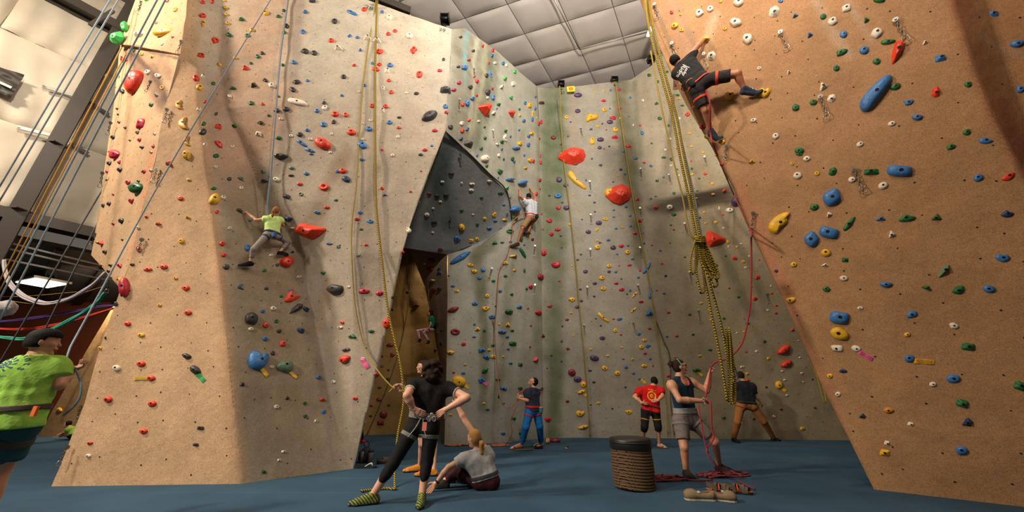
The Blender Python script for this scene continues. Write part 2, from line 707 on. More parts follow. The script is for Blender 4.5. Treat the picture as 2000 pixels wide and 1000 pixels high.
# cave jamb (lit facet right of the opening)
J = [
    [PY(800, 484, 11.6), PY(874, 497, 10.61)],
    [PY(829, 560, 11.8), PY(873.5, 560, 10.65)],
    [PY(846, 640, 11.9), PY(873, 650, 10.69)],
    [PY(858, 700, 11.7), PY(872, 720, 10.74)],
    [FL(862, 862), FL(868.5, 869)],
]
build_wall('wall_jamb', grid(J), M_GREY, srgb(150, 130, 104), [([(850, 560, 4), (866, 700, 4)], 4, srgb(190, 165, 130), .5, 1.4)], .1, .015, 4, .2)
# cave interior
CV = [[PY(690, 440, 13.2), PY(780, 440, 13.4), PY(900, 440, 12.5)],
      [PY(690, 600, 13.9), PY(800, 600, 14.2), PY(905, 600, 13.0)],
      [FL(690, 851), FL(800, 847), FL(905, 851)]]
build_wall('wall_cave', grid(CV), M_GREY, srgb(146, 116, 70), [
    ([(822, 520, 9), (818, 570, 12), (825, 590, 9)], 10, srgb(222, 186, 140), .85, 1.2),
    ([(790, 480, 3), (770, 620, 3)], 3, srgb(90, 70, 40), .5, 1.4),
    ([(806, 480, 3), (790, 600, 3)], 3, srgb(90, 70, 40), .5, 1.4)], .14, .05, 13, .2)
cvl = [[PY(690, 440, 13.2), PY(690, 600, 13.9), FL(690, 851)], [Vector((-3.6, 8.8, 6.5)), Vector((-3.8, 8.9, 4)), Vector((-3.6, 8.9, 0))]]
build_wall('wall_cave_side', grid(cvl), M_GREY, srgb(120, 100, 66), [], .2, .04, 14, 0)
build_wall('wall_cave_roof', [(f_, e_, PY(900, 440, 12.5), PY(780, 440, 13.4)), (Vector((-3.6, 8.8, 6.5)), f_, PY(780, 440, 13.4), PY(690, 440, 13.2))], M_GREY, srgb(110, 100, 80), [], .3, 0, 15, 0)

# ---- back wall
BW = [
    [(1050, 170, 11.75), (1075, 172, 11.85), (1110, 170, 11.85), (1192, 160, 11.85), (1232, 155, 11.8), (1264, 134, 11.1), (1305, 100, 10.3), (1370, 60, 9.6), (1450, 0, 9.2)],
    [(1053, 250, 11.85), (1077, 260, 12.0), (1112, 260, 11.95), (1195, 255, 11.95), (1240, 255, 12.05), (1280, 250, 11.5), (1345, 245, 10.7), (1420, 240, 10.0), (1520, 240, 9.6)],
    [(1054, 370, 11.95), (1078, 370, 12.1), (1113, 370, 12.0), (1200, 370, 12.0), (1255, 385, 12.0), (1300, 388, 11.45), (1372, 375, 10.85), (1460, 350, 10.2), (1580, 340, 9.8)],
    [(1056, 420, 12.0), (1079, 415, 12.12), (1114, 415, 12.0), (1203, 415, 12.02), (1262, 420, 12.0), (1310, 418, 11.8), (1385, 402, 11.3), (1480, 390, 10.6), (1600, 380, 10.0)],
    [(1058, 500, 12.05), (1080, 500, 12.15), (1115, 500, 12.02), (1210, 500, 12.05), (1275, 500, 12.0), (1330, 500, 11.85), (1420, 500, 11.5), (1510, 490, 10.9), (1640, 480, 10.3)],
    [(1059, 680, 12.1), (1082, 680, 12.12), (1117, 680, 12.05), (1215, 680, 12.08), (1290, 680, 12.05), (1355, 680, 11.95), (1460, 680, 11.75), (1570, 680, 11.4), (1720, 680, 11.0)],
    [(1060, 856.5), (1083, 855.5), (1120, 855), (1220, 855.5), (1300, 856), (1375, 857), (1490, 858), (1640, 860), (1800, 862)],
]
bq = grid([[FL(*q) if len(q) == 2 else PY(*q) for q in r] for r in BW])
back_strokes = [
    ([(1082, 170, 26), (1082, 330, 24), (1088, 600, 16), (1080, 850, 14)], 22, srgb(78, 96, 58), .85, 1.2),
    ([(1066, 300, 8), (1066, 700, 9)], 8, srgb(112, 122, 92), .6, 1.4),
    ([(1120, 180, 9), (1118, 330, 7)], 8, srgb(160, 140, 122), .6, 1.3),
    ([(1212, 160, 16), (1222, 260, 18), (1240, 400, 14), (1246, 520, 8)], 14, srgb(92, 90, 56), .8, 1.2),
    ([(1190, 160, 4), (1200, 260, 4)], 4, srgb(160, 158, 140), .5, 1.3),
    ([(1240, 165, 7), (1250, 300, 7)], 6, srgb(98, 100, 74), .6, 1.3),
    ([(1258, 170, 8), (1275, 320, 9)], 6, srgb(150, 138, 112), .55, 1.3),
    ([(1270, 408, 10), (1340, 395, 14), (1412, 380, 10)], 12, srgb(92, 84, 78), .8, 1.2),  # shade under the bulge painted along its lower edge
    ([(1395, 430, 6), (1430, 540, 10), (1470, 610, 10)], 8, srgb(112, 106, 84), .75, 1.3),
    ([(1402, 410, 4), (1455, 500, 6), (1500, 600, 8)], 6, srgb(112, 98, 80), .7, 1.3),
    ([(1420, 400, 4), (1480, 480, 5)], 5, srgb(108, 94, 78), .6, 1.3),
    ([(1335, 500, 5), (1345, 620, 8)], 6, srgb(138, 112, 84), .45, 1.5),
    ([(1475, 640, 8), (1505, 720, 8)], 7, srgb(126, 112, 86), .5, 1.4),
    ([(1380, 250, 20), (1420, 340, 24)], 20, srgb(168, 164, 136), .6, 1.3),
    ([(1320, 180, 5), (1345, 290, 6), (1370, 380, 6)], 6, srgb(128, 118, 96), .55, 1.4),
    ([(1150, 560, 60), (1180, 740, 60)], 60, srgb(150, 138, 116), .4, 1.6),
    ([(1480, 820, 40), (1440, 850, 40)], 30, srgb(118, 114, 96), .5, 1.5),
]


def zone_back(P, V, C):
    t = np.clip((P[:, 0] - 1180) / 200, 0, 1)[:, None]
    return C * (1 - t) + np.array(srgb(158, 142, 114)[:3]) * t


build_wall('wall_back', bq, M_GREY, srgb(160, 154, 140), back_strokes, .13, .03, 21, .12, zone_back)

# ---- right wall
RA, RB, RC = FL(1707, 956), FL(2000, 990), PY(1250, 0, 5.5)
RN = (RB - RA).cross(RC - RA).normalized()
if RN.dot(CAM - RA) < 0:
    RN = -RN


def RP(px, py, off=0.0):
    d = ray(px, py)
    t = RN.dot(RA + RN * off - CAM) / RN.dot(d)
    return CAM + d * t


AR = [(1233, -60), (1250, 0), (1268, 48), (1300, 122), (1339, 204), (1390, 288), (1435, 372), (1462, 444), (1504, 534), (1562, 650), (1600, 740), (1640, 824), (1707, 956)]
RYR = {-60: 1.2, }
rr = []
for i, (x, y) in enumerate(AR):
    f = i / 12.0
    yr = y + (2000 - x) * .113 * (i / 12.0)
    a = RP(x, y, -.05 if y > -100 else 0)
    hh = Vector((a.x, a.y, 0)).normalized()
    row = [a + hh * 1.1 + Vector((.5, -.2, 0)), a]
    x1, x2, x3 = x + 55, x + .5 * (1860 - x) + 30, 1880
    for k, xx in enumerate((x1, x2)):
        yy = y + (xx - x) * .113 * f if i < 12 else None
        p = RP(xx, y + (yr - y) * (xx - x) / (2000 - x), .04 if k == 0 else .1)
        row.append(p)
    rdg = np.interp(y, [-60, 0, 130, 220, 330, 420, 1000], [1850, 1862, 1905, 1945, 2010, 2040, 2040])
    row.append(RP(rdg, y + (yr - y) * (rdg - x) / (2000 - x), .10))
    row.append(RP(rdg + 70, y + (yr - y) * (rdg + 70 - x) / (2000 - x), -.22 if y < 300 else .06))
    row.append(RP(rdg + 330, y + (yr - y) * (rdg + 330 - x) / (2000 - x), -.25 if y < 300 else .02))
    if i == 12:
        fl = []
        for p in row:
            q = p.copy()
            q.z = 0
            fl.append(q)
        row = fl
        for k, xx in enumerate([1707, 1762, 1805 + 60, 2040, 2110]):
            row[1 + k] = FL(xx, 956 + (xx - 1707) * .116)
    rr.append(row)
rq = grid(rr)
BR = srgb(150, 78, 48)
right_strokes = [
    ([(1875, 0, 26), (1915, 130, 24), (1955, 230, 24), (2030, 340, 30)], 24, srgb(160, 92, 62), .75, 1.2),
    ([(1960, 0, 60), (1990, 150, 50)], 55, srgb(158, 106, 66), .6, 1.3),
    ([(1955, 200, 10), (2000, 330, 14)], 10, srgb(140, 84, 60), .6, 1.3),
    ([(1910, 60, 5), (1960, 100, 6), (2000, 108, 5)], 5, srgb(170, 145, 125), .6, 1.4),
    ([(1440, 360, 8), (1490, 480, 18), (1530, 560, 20), (1560, 640, 10), (1640, 820, 7)], 10, srgb(196, 126, 92), .75, 1.4),
    ([(1300, 0, 12), (1335, 90, 10), (1360, 160, 10)], 10, srgb(182, 140, 116), .6, 1.5),
    ([(1322, 0, 3), (1340, 60, 5), (1375, 140, 4)], 4, srgb(150, 126, 112), .6, 1.4),
    ([(1282, 20, 5), (1310, 100, 6)], 5, srgb(176, 150, 122), .6, 1.4),
    ([(1395, 30, 8), (1378, 80, 10)], 8, srgb(226, 200, 166), .5, 1.5),
    ([(1590, 0, 10), (1630, 70, 12), (1655, 110, 10)], 9, srgb(200, 174, 146), .5, 1.5),
    ([(1655, 0, 6), (1700, 80, 8)], 8, srgb(196, 170, 146), .45, 1.5),
]
build_wall('wall_right', rq, M_TAN, srgb(184, 138, 96), right_strokes, .085, .012, 31, .14)

# ---- slab far left
SL = [[PY(222, 596, 12.5), PY(420, 560, 12.5)], [PY(140, 735, 12.8), PY(420, 735, 12.8)], [FL(74, 853), FL(420, 853)]]
build_wall('wall_slab', grid(SL), M_TAN, srgb(150, 120, 84), [([(212, 640, 3), (120, 820, 3)], 3, srgb(80, 62, 44), .7, 1.4)], .15, .02, 41, .25)
# ------------------------------------------------------------------ building shell
def struct(o):
    o['kind'] = 'structure'
    return o


# floor: sub floor and one mesh per mat strip
sub = MB().box((0, 8, -.36), (60, 34, .6)).build('floor', mat('sub_floor', (.01, .014, .018, 1), .9))
struct(sub)
FLc = srgb(60, 86, 106)
mf = mat('blue_mat_carpet', FLc, .92, bump=.5, bscale=160, var=.16, spec=.12, cscale=1.1)
fy = [-2, 1.0, 2.2, 3.4, 4.62, 5.78, 6.72, 8.05, 9.45, 11.0, 13.0, 15.0, 17.5, 20, 24]
tilt = .012
for a, b in zip(fy[:-1], fy[1:]):
    g = .007
    vs = []
    x0, x1 = -30, 16
    top = [Vector((x0, a + g - x0 * tilt * 0, 0)), Vector((x1, a + g, 0)), Vector((x1, b - g, 0)), Vector((x0, b - g, 0))]
    for p in top:
        p.y += p.x * -tilt
    inn = []
    mbx = MB()
    cs = [Vector((x0, 0, 0)), Vector((x1, 0, 0))]
    # bevelled slab
    o4 = [p + Vector((0, 0, -.02)) for p in top]
    i4 = [top[0] + Vector((0, .018, 0)), top[1] + Vector((0, .018, 0)), top[2] - Vector((0, .018, 0)), top[3] - Vector((0, .018, 0))]
    lo = [p + Vector((0, 0, -.06)) for p in top]
    mbx.add(i4 + o4 + lo, [(0, 1, 2, 3), (4, 5, 1, 0), (5, 6, 2, 1), (6, 7, 3, 2), (7, 4, 0, 3),
                           (8, 9, 5, 4), (9, 10, 6, 5), (10, 11, 7, 6), (11, 8, 4, 7)])
    mbx.build('floor_mat', mf, sub)
# ---- left building wall, azimuth 37 degrees
AZ = math.radians(37)
WD = Vector((math.sin(AZ), math.cos(AZ), 0))
WN = Vector((math.cos(AZ), -math.sin(AZ), 0))   # toward the hall
W0 = Vector((-13.9, 9.0, 0))
ZC = 14.6      # ceiling height


def LW(px, py, off=0.0):
    d = ray(px, py)
    t = WN.dot(W0 + WN * off - CAM) / WN.dot(d)
    return CAM + d * t


ZL = 6.0
mblanket = mat('white_wall_blanket', srgb(222, 208, 184), .55, bump=.35, bscale=2.2, var=.06, cscale=2)
wl = mesh_obj('wall_left', [W0 + WD * -16 - WN * .12, W0 + WD * 15 - WN * .12, W0 + WD * 15 - WN * .12 + Vector((0, 0, ZC)), W0 + WD * -16 - WN * .12 + Vector((0, 0, ZC))],
              [], mblanket)
me = bpy.data.meshes.new('wall_left')
vv = []
ff = []
for s in (-16, 15):
    for z in (ZL, ZC):
        for o_ in (.10, .5):
            vv.append(tuple(W0 + WD * s - WN * o_ + Vector((0, 0, z))))
ff = [(0, 4, 6, 2), (1, 3, 7, 5), (0, 1, 5, 4), (2, 6, 7, 3), (0, 2, 3, 1), (4, 5, 7, 6)]
me.from_pydata(vv, [], ff)
me.materials.append(mblanket)
wl.data = me
struct(wl)
# blankets: hanging wrinkled panels


def blanket(s0, s1, z0, z1, seed):
    nx, nz = 24, 40
    vs, fs = [], []
    r = random.Random(seed)
    ph = [r.uniform(0, 6.28) for _ in range(6)]
    for j in range(nz + 1):
        for i in range(nx + 1):
            u, v = i / nx, j / nz
            e = min(u, 1 - u, v * 1.5, (1 - v) * 1.5) * 8
            e = min(1, e)
            puff = .09 * e ** .5
            droop = .03 * math.sin(u * 21 + ph[0] + 2 * math.sin(v * 3 + ph[1])) * (1 - v) ** 2
            fold = .007 * math.sin((u * .8 + v * .3) * 26 + ph[2]) * e + .012 * math.sin((u * 1.3 - v * 2.2) * 5 + ph[3])
            p = W0 + WD * (s0 + (s1 - s0) * u) + WN * (puff + droop + fold - .07) + Vector((0, 0, z0 + (z1 - z0) * v))
            vs.append(p)
    for j in range(nz):
        for i in range(nx):
            a = j * (nx + 1) + i
            fs.append((a, a + 1, a + nx + 2, a + nx + 1))
    return mesh_obj('wall_blanket', vs, fs, mblanket, wl, True)


k = 0
for s0 in np.arange(-12.0, 12, 2.0):
    for (z0, z1) in ((ZL, 8.6), (8.6, 11.4), (11.4, 14.3)):
        k += 1
        blanket(s0, s0 + 2.0, z0, z1, k)
# ceiling: flat deck with quilted insulation panels in the building's axes
md = mat('ceiling_panel_white', srgb(212, 204, 198), .6, bump=.15, bscale=3, var=.05, cscale=1.5)
ce = MB().box((0, 8, ZC + .35), (60, 50, .3)).build('ceiling', mat('ceiling_deck', srgb(180, 172, 166), .8))
struct(ce)
PWd, PLn = 1.72, 1.35
CO = Vector((3.5, 12, 0))
AC = math.radians(30)
CD = Vector((math.sin(AC), math.cos(AC), 0))
AN = math.radians(72)
CN = Vector((math.sin(AN), -math.cos(AN), 0))
CN = Vector((math.sin(AN), -math.cos(AN), 0))
nx = 10
pv, pf = [], []
for j in range(nx + 1):
    for i in range(nx + 1):
        u, v = i / nx, j / nx
        e = (math.sin(math.pi * u) * math.sin(math.pi * v)) ** .35 if 0 < u < 1 and 0 < v < 1 else 0
        q = CN * ((u - .5) * (PWd - .022)) + CD * ((v - .5) * (PLn - .022))
        pv.append((q.x, q.y, -e * .06))
for j in range(nx):
    for i in range(nx):
        a = j * (nx + 1) + i
        pf.append((a, a + nx + 1, a + nx + 2, a + 1))
pm = bpy.data.meshes.new('ceiling_panel')
pm.from_pydata(pv, [], pf)
pm.materials.append(md)
pm.polygons.foreach_set('use_smooth', [True] * len(pm.polygons))
for i in range(-16, 14):
    for j in range(-14, 14):
        c = CO + CD * ((j + .5) * PLn) + CN * ((i + .5) * PWd)
        if (c - W0).dot(WN) < -.3:
            continue
        c.z = ZC + .14
        x, y, dep = proj(c)
        if dep < .5 or y > 260 or y < -330 or x < -300 or x > 1700:
            continue
        p = bpy.data.objects.new('ceiling_panel', pm)
        COL.objects.link(p)
        p.location = c
        p.parent = ce
# conduit on the ceiling
def CE(px, py, z=ZC - .02):
    return FL(px, py, z)


mst = mat('galvanised_steel', srgb(150, 146, 138), .4, .8)
mds = mat('dark_painted_steel', srgb(84, 76, 68), .5, .2)
mb = MB()
mb.tube([CE(1083, 0), CE(1132, 97)], .022, 8)
mb.tube([CE(1132, 97), CE(1264, 63)], .022, 8)
mb.tube([CE(1060, -45), CE(1083, 0)], .022, 8)
c = mb.build('ceiling_conduit', mst, smooth=True)
tag(c, 'thin grey conduit pipe bent at a corner across the white ceiling', 'pipe')
# steel frame: column, eave beam, lower beam, all of I section


def ibeam(mbb, a, b, wdt, dpt, side, tf=.03, tw=.03):
    a, b = Vector(a), Vector(b)
    side = Vector(side).normalized()
    d = (b - a).normalized()
    up = side.cross(d).normalized()
    for sgn in (-1, 1):
        o_ = up * (sgn * (dpt / 2 - tf / 2))
        mbb.bar(a + o_, b + o_, wdt, tf, up)
    mbb.bar(a, b, tw, dpt - tf * 2, up)


colc = W0 + WN * .35
st = thing('steel_column', 'dark grey steel column rising against the white insulated wall at left', 'column', (colc.x, colc.y, 0))
cb = MB()
ibeam(cb, (0, 0, 0), (0, 0, ZC - .3), .34, .36, WD)
cb.build('column_shaft', mds, st)
cb = MB().box((0, 0, .02), (.7, .8, .04)).box((.05, -.05, 6.0), (.36, .36, .03)).box((.05, -.05, 8.2), (.36, .36, .03))
cb.build('stiffener_plate', mds, st)
cb = MB()
ibeam(cb, W0 + WD * -14 + WN * .30 + Vector((0, 0, 13.1)), W0 + WD * .1 + WN * .30 + Vector((0, 0, 13.1)), .3, .5, (0, 0, 1))
o = cb.build('eave_beam', mds)
tag(o, 'dark steel beam running along the top of the white left wall', 'beam')
cb = MB()
ibeam(cb, W0 + WD * -14 + WN * .22 + Vector((0, 0, ZL - .15)), W0 + WD * 14 + WN * .22 + Vector((0, 0, ZL - .15)), .3, .5, (0, 0, 1))
o = cb.build('lower_beam', mds)
tag(o, 'dark steel beam along the lower edge of the white left wall', 'beam')
# silver strut brackets on the wall
for i, (a, b, lb) in enumerate([((82, 168), (152, 189), 'upper of two thin silver rails fixed to the white wall left of the column'),
                                ((33, 248), (108, 266), 'lower of two thin silver rails fixed to the white wall left of the column'),
                                ((176, 200), (212, 224), 'short dark rail on the white wall right of the steel column'),
                                ((137, 280), (172, 300), 'lower short dark rail with white tag on wall right of the column')]):
    A, B = LW(a[0], a[1], .14), LW(b[0], b[1], .14)
    mb = MB().bar(A, B, .10, .05, WN)
    t_ = mb.build('wall_rail', mat('bright_rail', srgb(200, 198, 190), .4, .3) if i < 2 else mds)
    tag(t_, lb, 'rail')
    MB().lathe(A.lerp(B, .04) + WN * .03, [(0.001, .02), (.03, .02), (.03, -.02)], 8, rot=WN.to_track_quat('Z', 'Y').to_matrix()).build('rail_bolt', mst, t_)
# strut across the ropes at the top left
mb = MB().bar(LW(176, 49, 1.6), LW(221, 21, 1.6), .10, .10, (0, 0, 1))
tag(mb.build('rope_bar', mds), 'short dark steel bar at the top left which the blue ropes pass over', 'bar')
# dark banner on the wall
A = [LW(-30, 120, .2), LW(48, 147, .2), LW(20, 192, .2), LW(-50, 160, .2)]
nx = 14
vs, fs = [], []
for j in range(nx + 1):
    for i in range(nx + 1):
        u, v = i / nx, j / nx
        p = A[0].lerp(A[1], u).lerp(A[3].lerp(A[2], u), v)
        vs.append(p + WN * (.03 * math.sin(u * 9 + v * 14) * (.3 + v) + .02 * math.sin(v * 23 - u * 5)))
for j in range(nx):
    for i in range(nx):
        a = j * (nx + 1) + i
        fs.append((a, a + 1, a + nx + 2, a + nx + 1))
bn = mesh_obj('banner', vs, fs, mat('banner_black', srgb(66, 58, 50), .45), smooth=True)
tag(bn, 'creased black banner corner hanging on the white wall at far left', 'banner')
mesh_obj('banner_print', [p + WN * .03 for p in (LW(-10, 155, .23), LW(24, 170, .23), LW(21, 174, .23), LW(-10, 160, .23))], [(0, 1, 2, 3)], mat('print_white', (.75, .75, .72, 1), .6), bn)

# ---- side room beyond the left wall: ceiling, brown wall
ZR = 5.25
mbr = mat('brown_painted_wall', srgb(134, 66, 34), .75, var=.15, cscale=1.0)
wb = MB().box((-20, 17.2, 2.7), (30, .2, 5.6)).build('wall_brown', mbr)
struct(wb)
mroof = mat('dark_roof_deck', srgb(110, 104, 96), .7)
rA, rB = W0 + WD * -13 - WN * .55, W0 + WD * 12 - WN * .55
rc = MB().add([rA + Vector((0, 0, ZR + .2)), rB + Vector((0, 0, ZR + .2)), rB - WN * 18 + Vector((0, 0, ZR + .2)), rA - WN * 18 + Vector((0, 0, ZR + .2)),
               rA + Vector((0, 0, ZR + .3)), rB + Vector((0, 0, ZR + .3)), rB - WN * 18 + Vector((0, 0, ZR + .3)), rA - WN * 18 + Vector((0, 0, ZR + .3))],
              [(0, 1, 2, 3), (7, 6, 5, 4), (0, 4, 5, 1), (1, 5, 6, 2), (2, 6, 7, 3), (3, 7, 4, 0)]).build('ceiling_side_room', mroof)
struct(rc)
for i in range(22):
    mb = MB()
    p = rA + WD * (.8 + i * 1.1) + Vector((0, 0, ZR + .06))
    ibeam(mb, p, p - WN * 17, .10, .26, (0, 0, 1))
    mb.build('roof_joist', mat('joist_dark', srgb(60, 54, 48), .6), rc)
# white truss rail under the beam
mb = MB()
for dz in (0, .16):
    mb.bar(LW(-60, 468, -.3) + Vector((0, 0, dz)), LW(215, 533, -.3) + Vector((0, 0, dz)), .07, .05)
mb.bar(LW(-60, 492, -.3), LW(215, 548, -.3), .05, .05)
tag(mb.build('ceiling_track', mst), 'pale metal track spanning under the lower beam above the silks', 'track')
# fluorescent fixture
fx = FL(82, 553, ZR - .12)
fl = thing('ceiling_light', 'lit fluorescent troffer glowing on the side room ceiling at left', 'light', fx)
dx, dy = WD * .55, WN * 1.0
fr = MB().box((0, 0, .05), (1.55, .95, .08), Matrix.Rotation(-AZ + .3, 3, 'Z'))
fr.build('frame', mst, fl)
for sx in (-.38, .38):
    MB().box(Matrix.Rotation(-AZ + .3, 3, 'Z') @ Vector((sx, 0, 0)), (.68, .8, .03), Matrix.Rotation(-AZ + .3, 3, 'Z')).build(
        'diffuser', mat('lamp_glow', (1, .93, .75, 1), .5, emis=(1, .93, .75, 1), estr=4), fl)
# hall walls out of view that close the room
for nm, c_0, sz in (('wall_rear', (0, -9, 7.3), (60, .3, 14.6)), ('wall_far', (0, 25, 7.3), (60, .3, 14.6)), ('wall_far_right', (17, 8, 7.3), (.3, 34, 14.6))):
    struct(MB().box(c_0, sz).build(nm, mat('plain_wall_paint', srgb(190, 176, 156), .8)))

# dark roof beam seen above the tower top and the strip light by the right wall
cb = MB()
ibeam(cb, FL(640, -34, ZC - .35), FL(800, 30, ZC - .35), .30, .46, (0, 0, 1))
o = cb.build('roof_beam', mds)
tag(o, 'dark steel roof beam showing just above the top edge of the tower', 'beam')
c = PY(1271, 56, 9.6)
fl = thing('strip_light', 'bright strip light glaring beside the top of the right wall', 'light', c)
MB().box((0, .03, .05), (.16, .7, .06)).build('housing', mst, fl)
MB().box((0, 0, 0), (.10, .62, .05)).build('tube', mat('strip_glow', (1, .95, .85, 1), .5, emis=(1, .95, .85, 1), estr=9), fl)
# ------------------------------------------------------------------ climbing holds
# every line: x y w h colour shape angle, in a 0.3 pixel grid measured from the given corner
HD = []


def H(ox, oy, s, txt):
    for e in txt.replace('\n', ';').split(';'):
        e = e.split()
        if not e:
            continue
        x, y, w_, h_ = (float(q) for q in e[:4])
        HD.append([ox + x * s, oy + y * s, w_ * s, h_ * s, e[4], e[5], float(e[6]) if len(e) > 6 else 0.0])


H(0, 0, .3, '''
960 2 45 14 L b;1092 8 30 20 R o;1320 16 34 22 R o -20;1145 67 36 30 Y o;1318 105 50 24 R b -15;1321 153 24 40 Y b;1020 151 22 16 R o;1078 212 160 38 Y l 4
915 225 100 50 W d -10;1126 243 24 14 R o;1057 289 30 22 W o;812 175 40 60 L b;762 245 95 80 L d;874 332 28 20 G b;927 354 34 22 Y o -15;996 371 36 20 Y f
818 388 66 50 R s 5;968 473 42 34 W o;1038 498 52 30 W o -20;892 540 105 170 R B -20;1060 572 30 28 Y r;1026 619 36 40 W t;990 685 34 26 G b;801 597 50 28 K b -20
767 709 24 14 C o;772 746 18 14 K o;779 797 24 18 C o;820 832 26 22 K t;1165 683 46 60 Y c;1192 803 64 80 Y c;1278 510 44 40 R o -10;1308 360 50 34 R s -8
1320 495 30 26 W s;1300 572 50 36 Y o -25;923 812 76 74 P f;899 865 28 24 K b;741 895 36 24 K o;1010 873 26 20 W o;850 915 20 14 G o;913 913 32 26 P b;929 960 36 16 K o;1001 957 22 20 P b
988 992 30 14 W o;1216 918 44 66 Y c;754 992 90 30 P f;1320 860 50 40 K o;755 485 14 24 L b;754 570 10 8 R o''')
H(0, 300, .3, '''
760 10 90 56 P f;717 63 36 30 K b;782 57 26 34 P t;787 107 40 30 K o;700 119 20 22 P o;697 173 18 16 K o;840 190 42 32 P b;905 180 24 16 K o;906 229 104 76 G B;1218 12 56 60 Y b
1102 64 54 40 R t -15;941 119 32 22 P b;986 111 28 18 W o;741 267 22 14 R o;676 340 24 28 K o;716 327 32 28 K b;862 309 40 36 P b;1230 171 28 20 Y o;1177 293 40 28 R o;952 411 22 20 R b
1225 416 42 24 Y t;797 439 40 36 K o;742 458 26 18 R o;900 484 24 24 W o;1033 457 50 26 R t;800 562 20 14 G o;1183 571 38 36 Y o;668 582 54 40 R t;634 578 22 16 Y o;690 640 34 28 K b
904 622 26 40 P b;663 725 24 14 Y o;788 730 54 26 P f -15;862 722 28 18 K b;725 728 34 18 K b;712 766 26 22 K o;967 752 64 28 R f 12;1068 738 50 32 R o;780 822 36 26 Y b;1144 812 30 20 Y o
815 870 62 120 P B;1212 877 52 34 R f;790 918 14 24 K b;1039 987 30 20 Y o''')
H(0, 550, .3, '''
1226 203 50 32 R o;833 275 44 30 R o;921 349 48 24 Y o;653 433 24 24 Y o;757 146 26 30 K b;1217 484 56 34 K j -15;921 536 56 36 R o;763 563 54 40 W o -10;986 629 54 34 R o 5
1274 573 70 50 K j -30;706 766 56 38 R o;992 795 56 36 R o 10;936 973 52 34 R o;688 367 12 22 K b;391 834 34 28 Y b;1306 954 50 28 K s''')
H(0, 800, .3, '''
588 218 36 22 R b 8;578 300 34 24 W o;937 140 52 40 R o 20;1274 228 42 22 K s''')
H(350, 0, .3, '''
154 18 36 20 R o -20;214 10 26 30 R b;295 6 26 12 Y o -15;303 52 34 18 Y o -15;309 96 30 16 Y o -15;316 153 32 18 Y o -20;164 107 56 28 R b -12;156 155 26 42 Y b;405 128 40 22 G b
566 87 38 30 Y b;475 197 34 22 Y o -20;326 229 42 22 G o -25;446 234 32 22 G b;232 267 56 44 R f -25;141 360 52 36 R s -8;540 348 28 20 K o;514 370 32 20 G b -20;369 379 28 20 Y b;468 413 22 16 G o
260 423 34 20 Y o;430 446 46 30 R s -5;158 496 42 28 W s;113 510 42 40 R f -40;138 573 56 44 Y j -30;222 545 28 22 G o -15;488 556 52 42 K t 10;560 524 36 20 K b -15;605 558 50 34 W b -10
766 537 50 24 K b;820 338 50 28 K b;880 348 40 28 K o;330 628 30 20 W o -20;352 576 38 18 G o;740 585 42 32 K b -15;170 665 30 18 R o;128 711 32 20 W b;470 673 38 26 G b -15;542 678 26 18 R o -20
771 668 120 60 W l -15;239 743 24 20 K o;636 720 44 28 K o -10;699 712 44 28 K o;158 806 32 24 G b;254 826 48 36 R s -10;358 823 40 24 G o;583 752 24 16 G o;662 774 26 18 W o;529 801 38 22 K b
159 863 56 38 K o;516 872 42 34 W s -10;255 935 68 52 R f -30;168 941 30 22 W s;345 954 30 18 W o;786 877 40 30 K o;647 898 38 24 G o;729 886 28 18 W o;855 907 30 18 W o;834 848 34 20 B b
799 933 70 44 B l -35;850 980 62 36 B l -20;938 940 112 64 R B -20;869 8 42 24 K b;1125 85 64 36 B l -25;822 80 32 20 B o;809 208 38 28 B f;1013 141 38 28 K b;700 172 36 28 K b;682 70 24 18 G o
646 108 32 18 G o;684 213 28 20 G o;992 267 38 24 R o;1038 315 64 34 W t;1110 235 26 20 B f;1161 246 28 14 B o;1180 328 30 24 B t;1205 64 34 24 R o;1224 247 62 40 W t;1290 265 70 38 W t -15
1322 80 24 16 B b;747 408 38 22 B o -15;836 526 26 14 B o;1071 502 34 26 K o;1140 426 28 16 R o;1300 337 60 34 R f 15;1304 422 34 18 R o;1281 454 50 26 R o -10;1258 413 20 16 B o;1168 597 20 14 W o
1207 557 30 18 B o;1059 622 26 14 B o;944 671 28 20 K b;898 723 34 24 B o;950 703 44 34 W f;1016 745 52 34 R o;1086 750 36 28 R o;1008 796 32 26 K b;942 812 44 32 B f;1246 784 24 16 W o;1196 804 18 12 W o
1235 842 46 28 B o -10;991 873 22 16 W o;1122 865 60 36 R o -5;1192 908 22 14 W o;1195 946 76 46 B f;1256 691 34 26 R o;1325 720 24 34 W s;675 425 26 16 G o;649 630 18 14 G o;1325 575 26 30 W s
985 993 24 16 W o;1322 976 20 14 R o''')
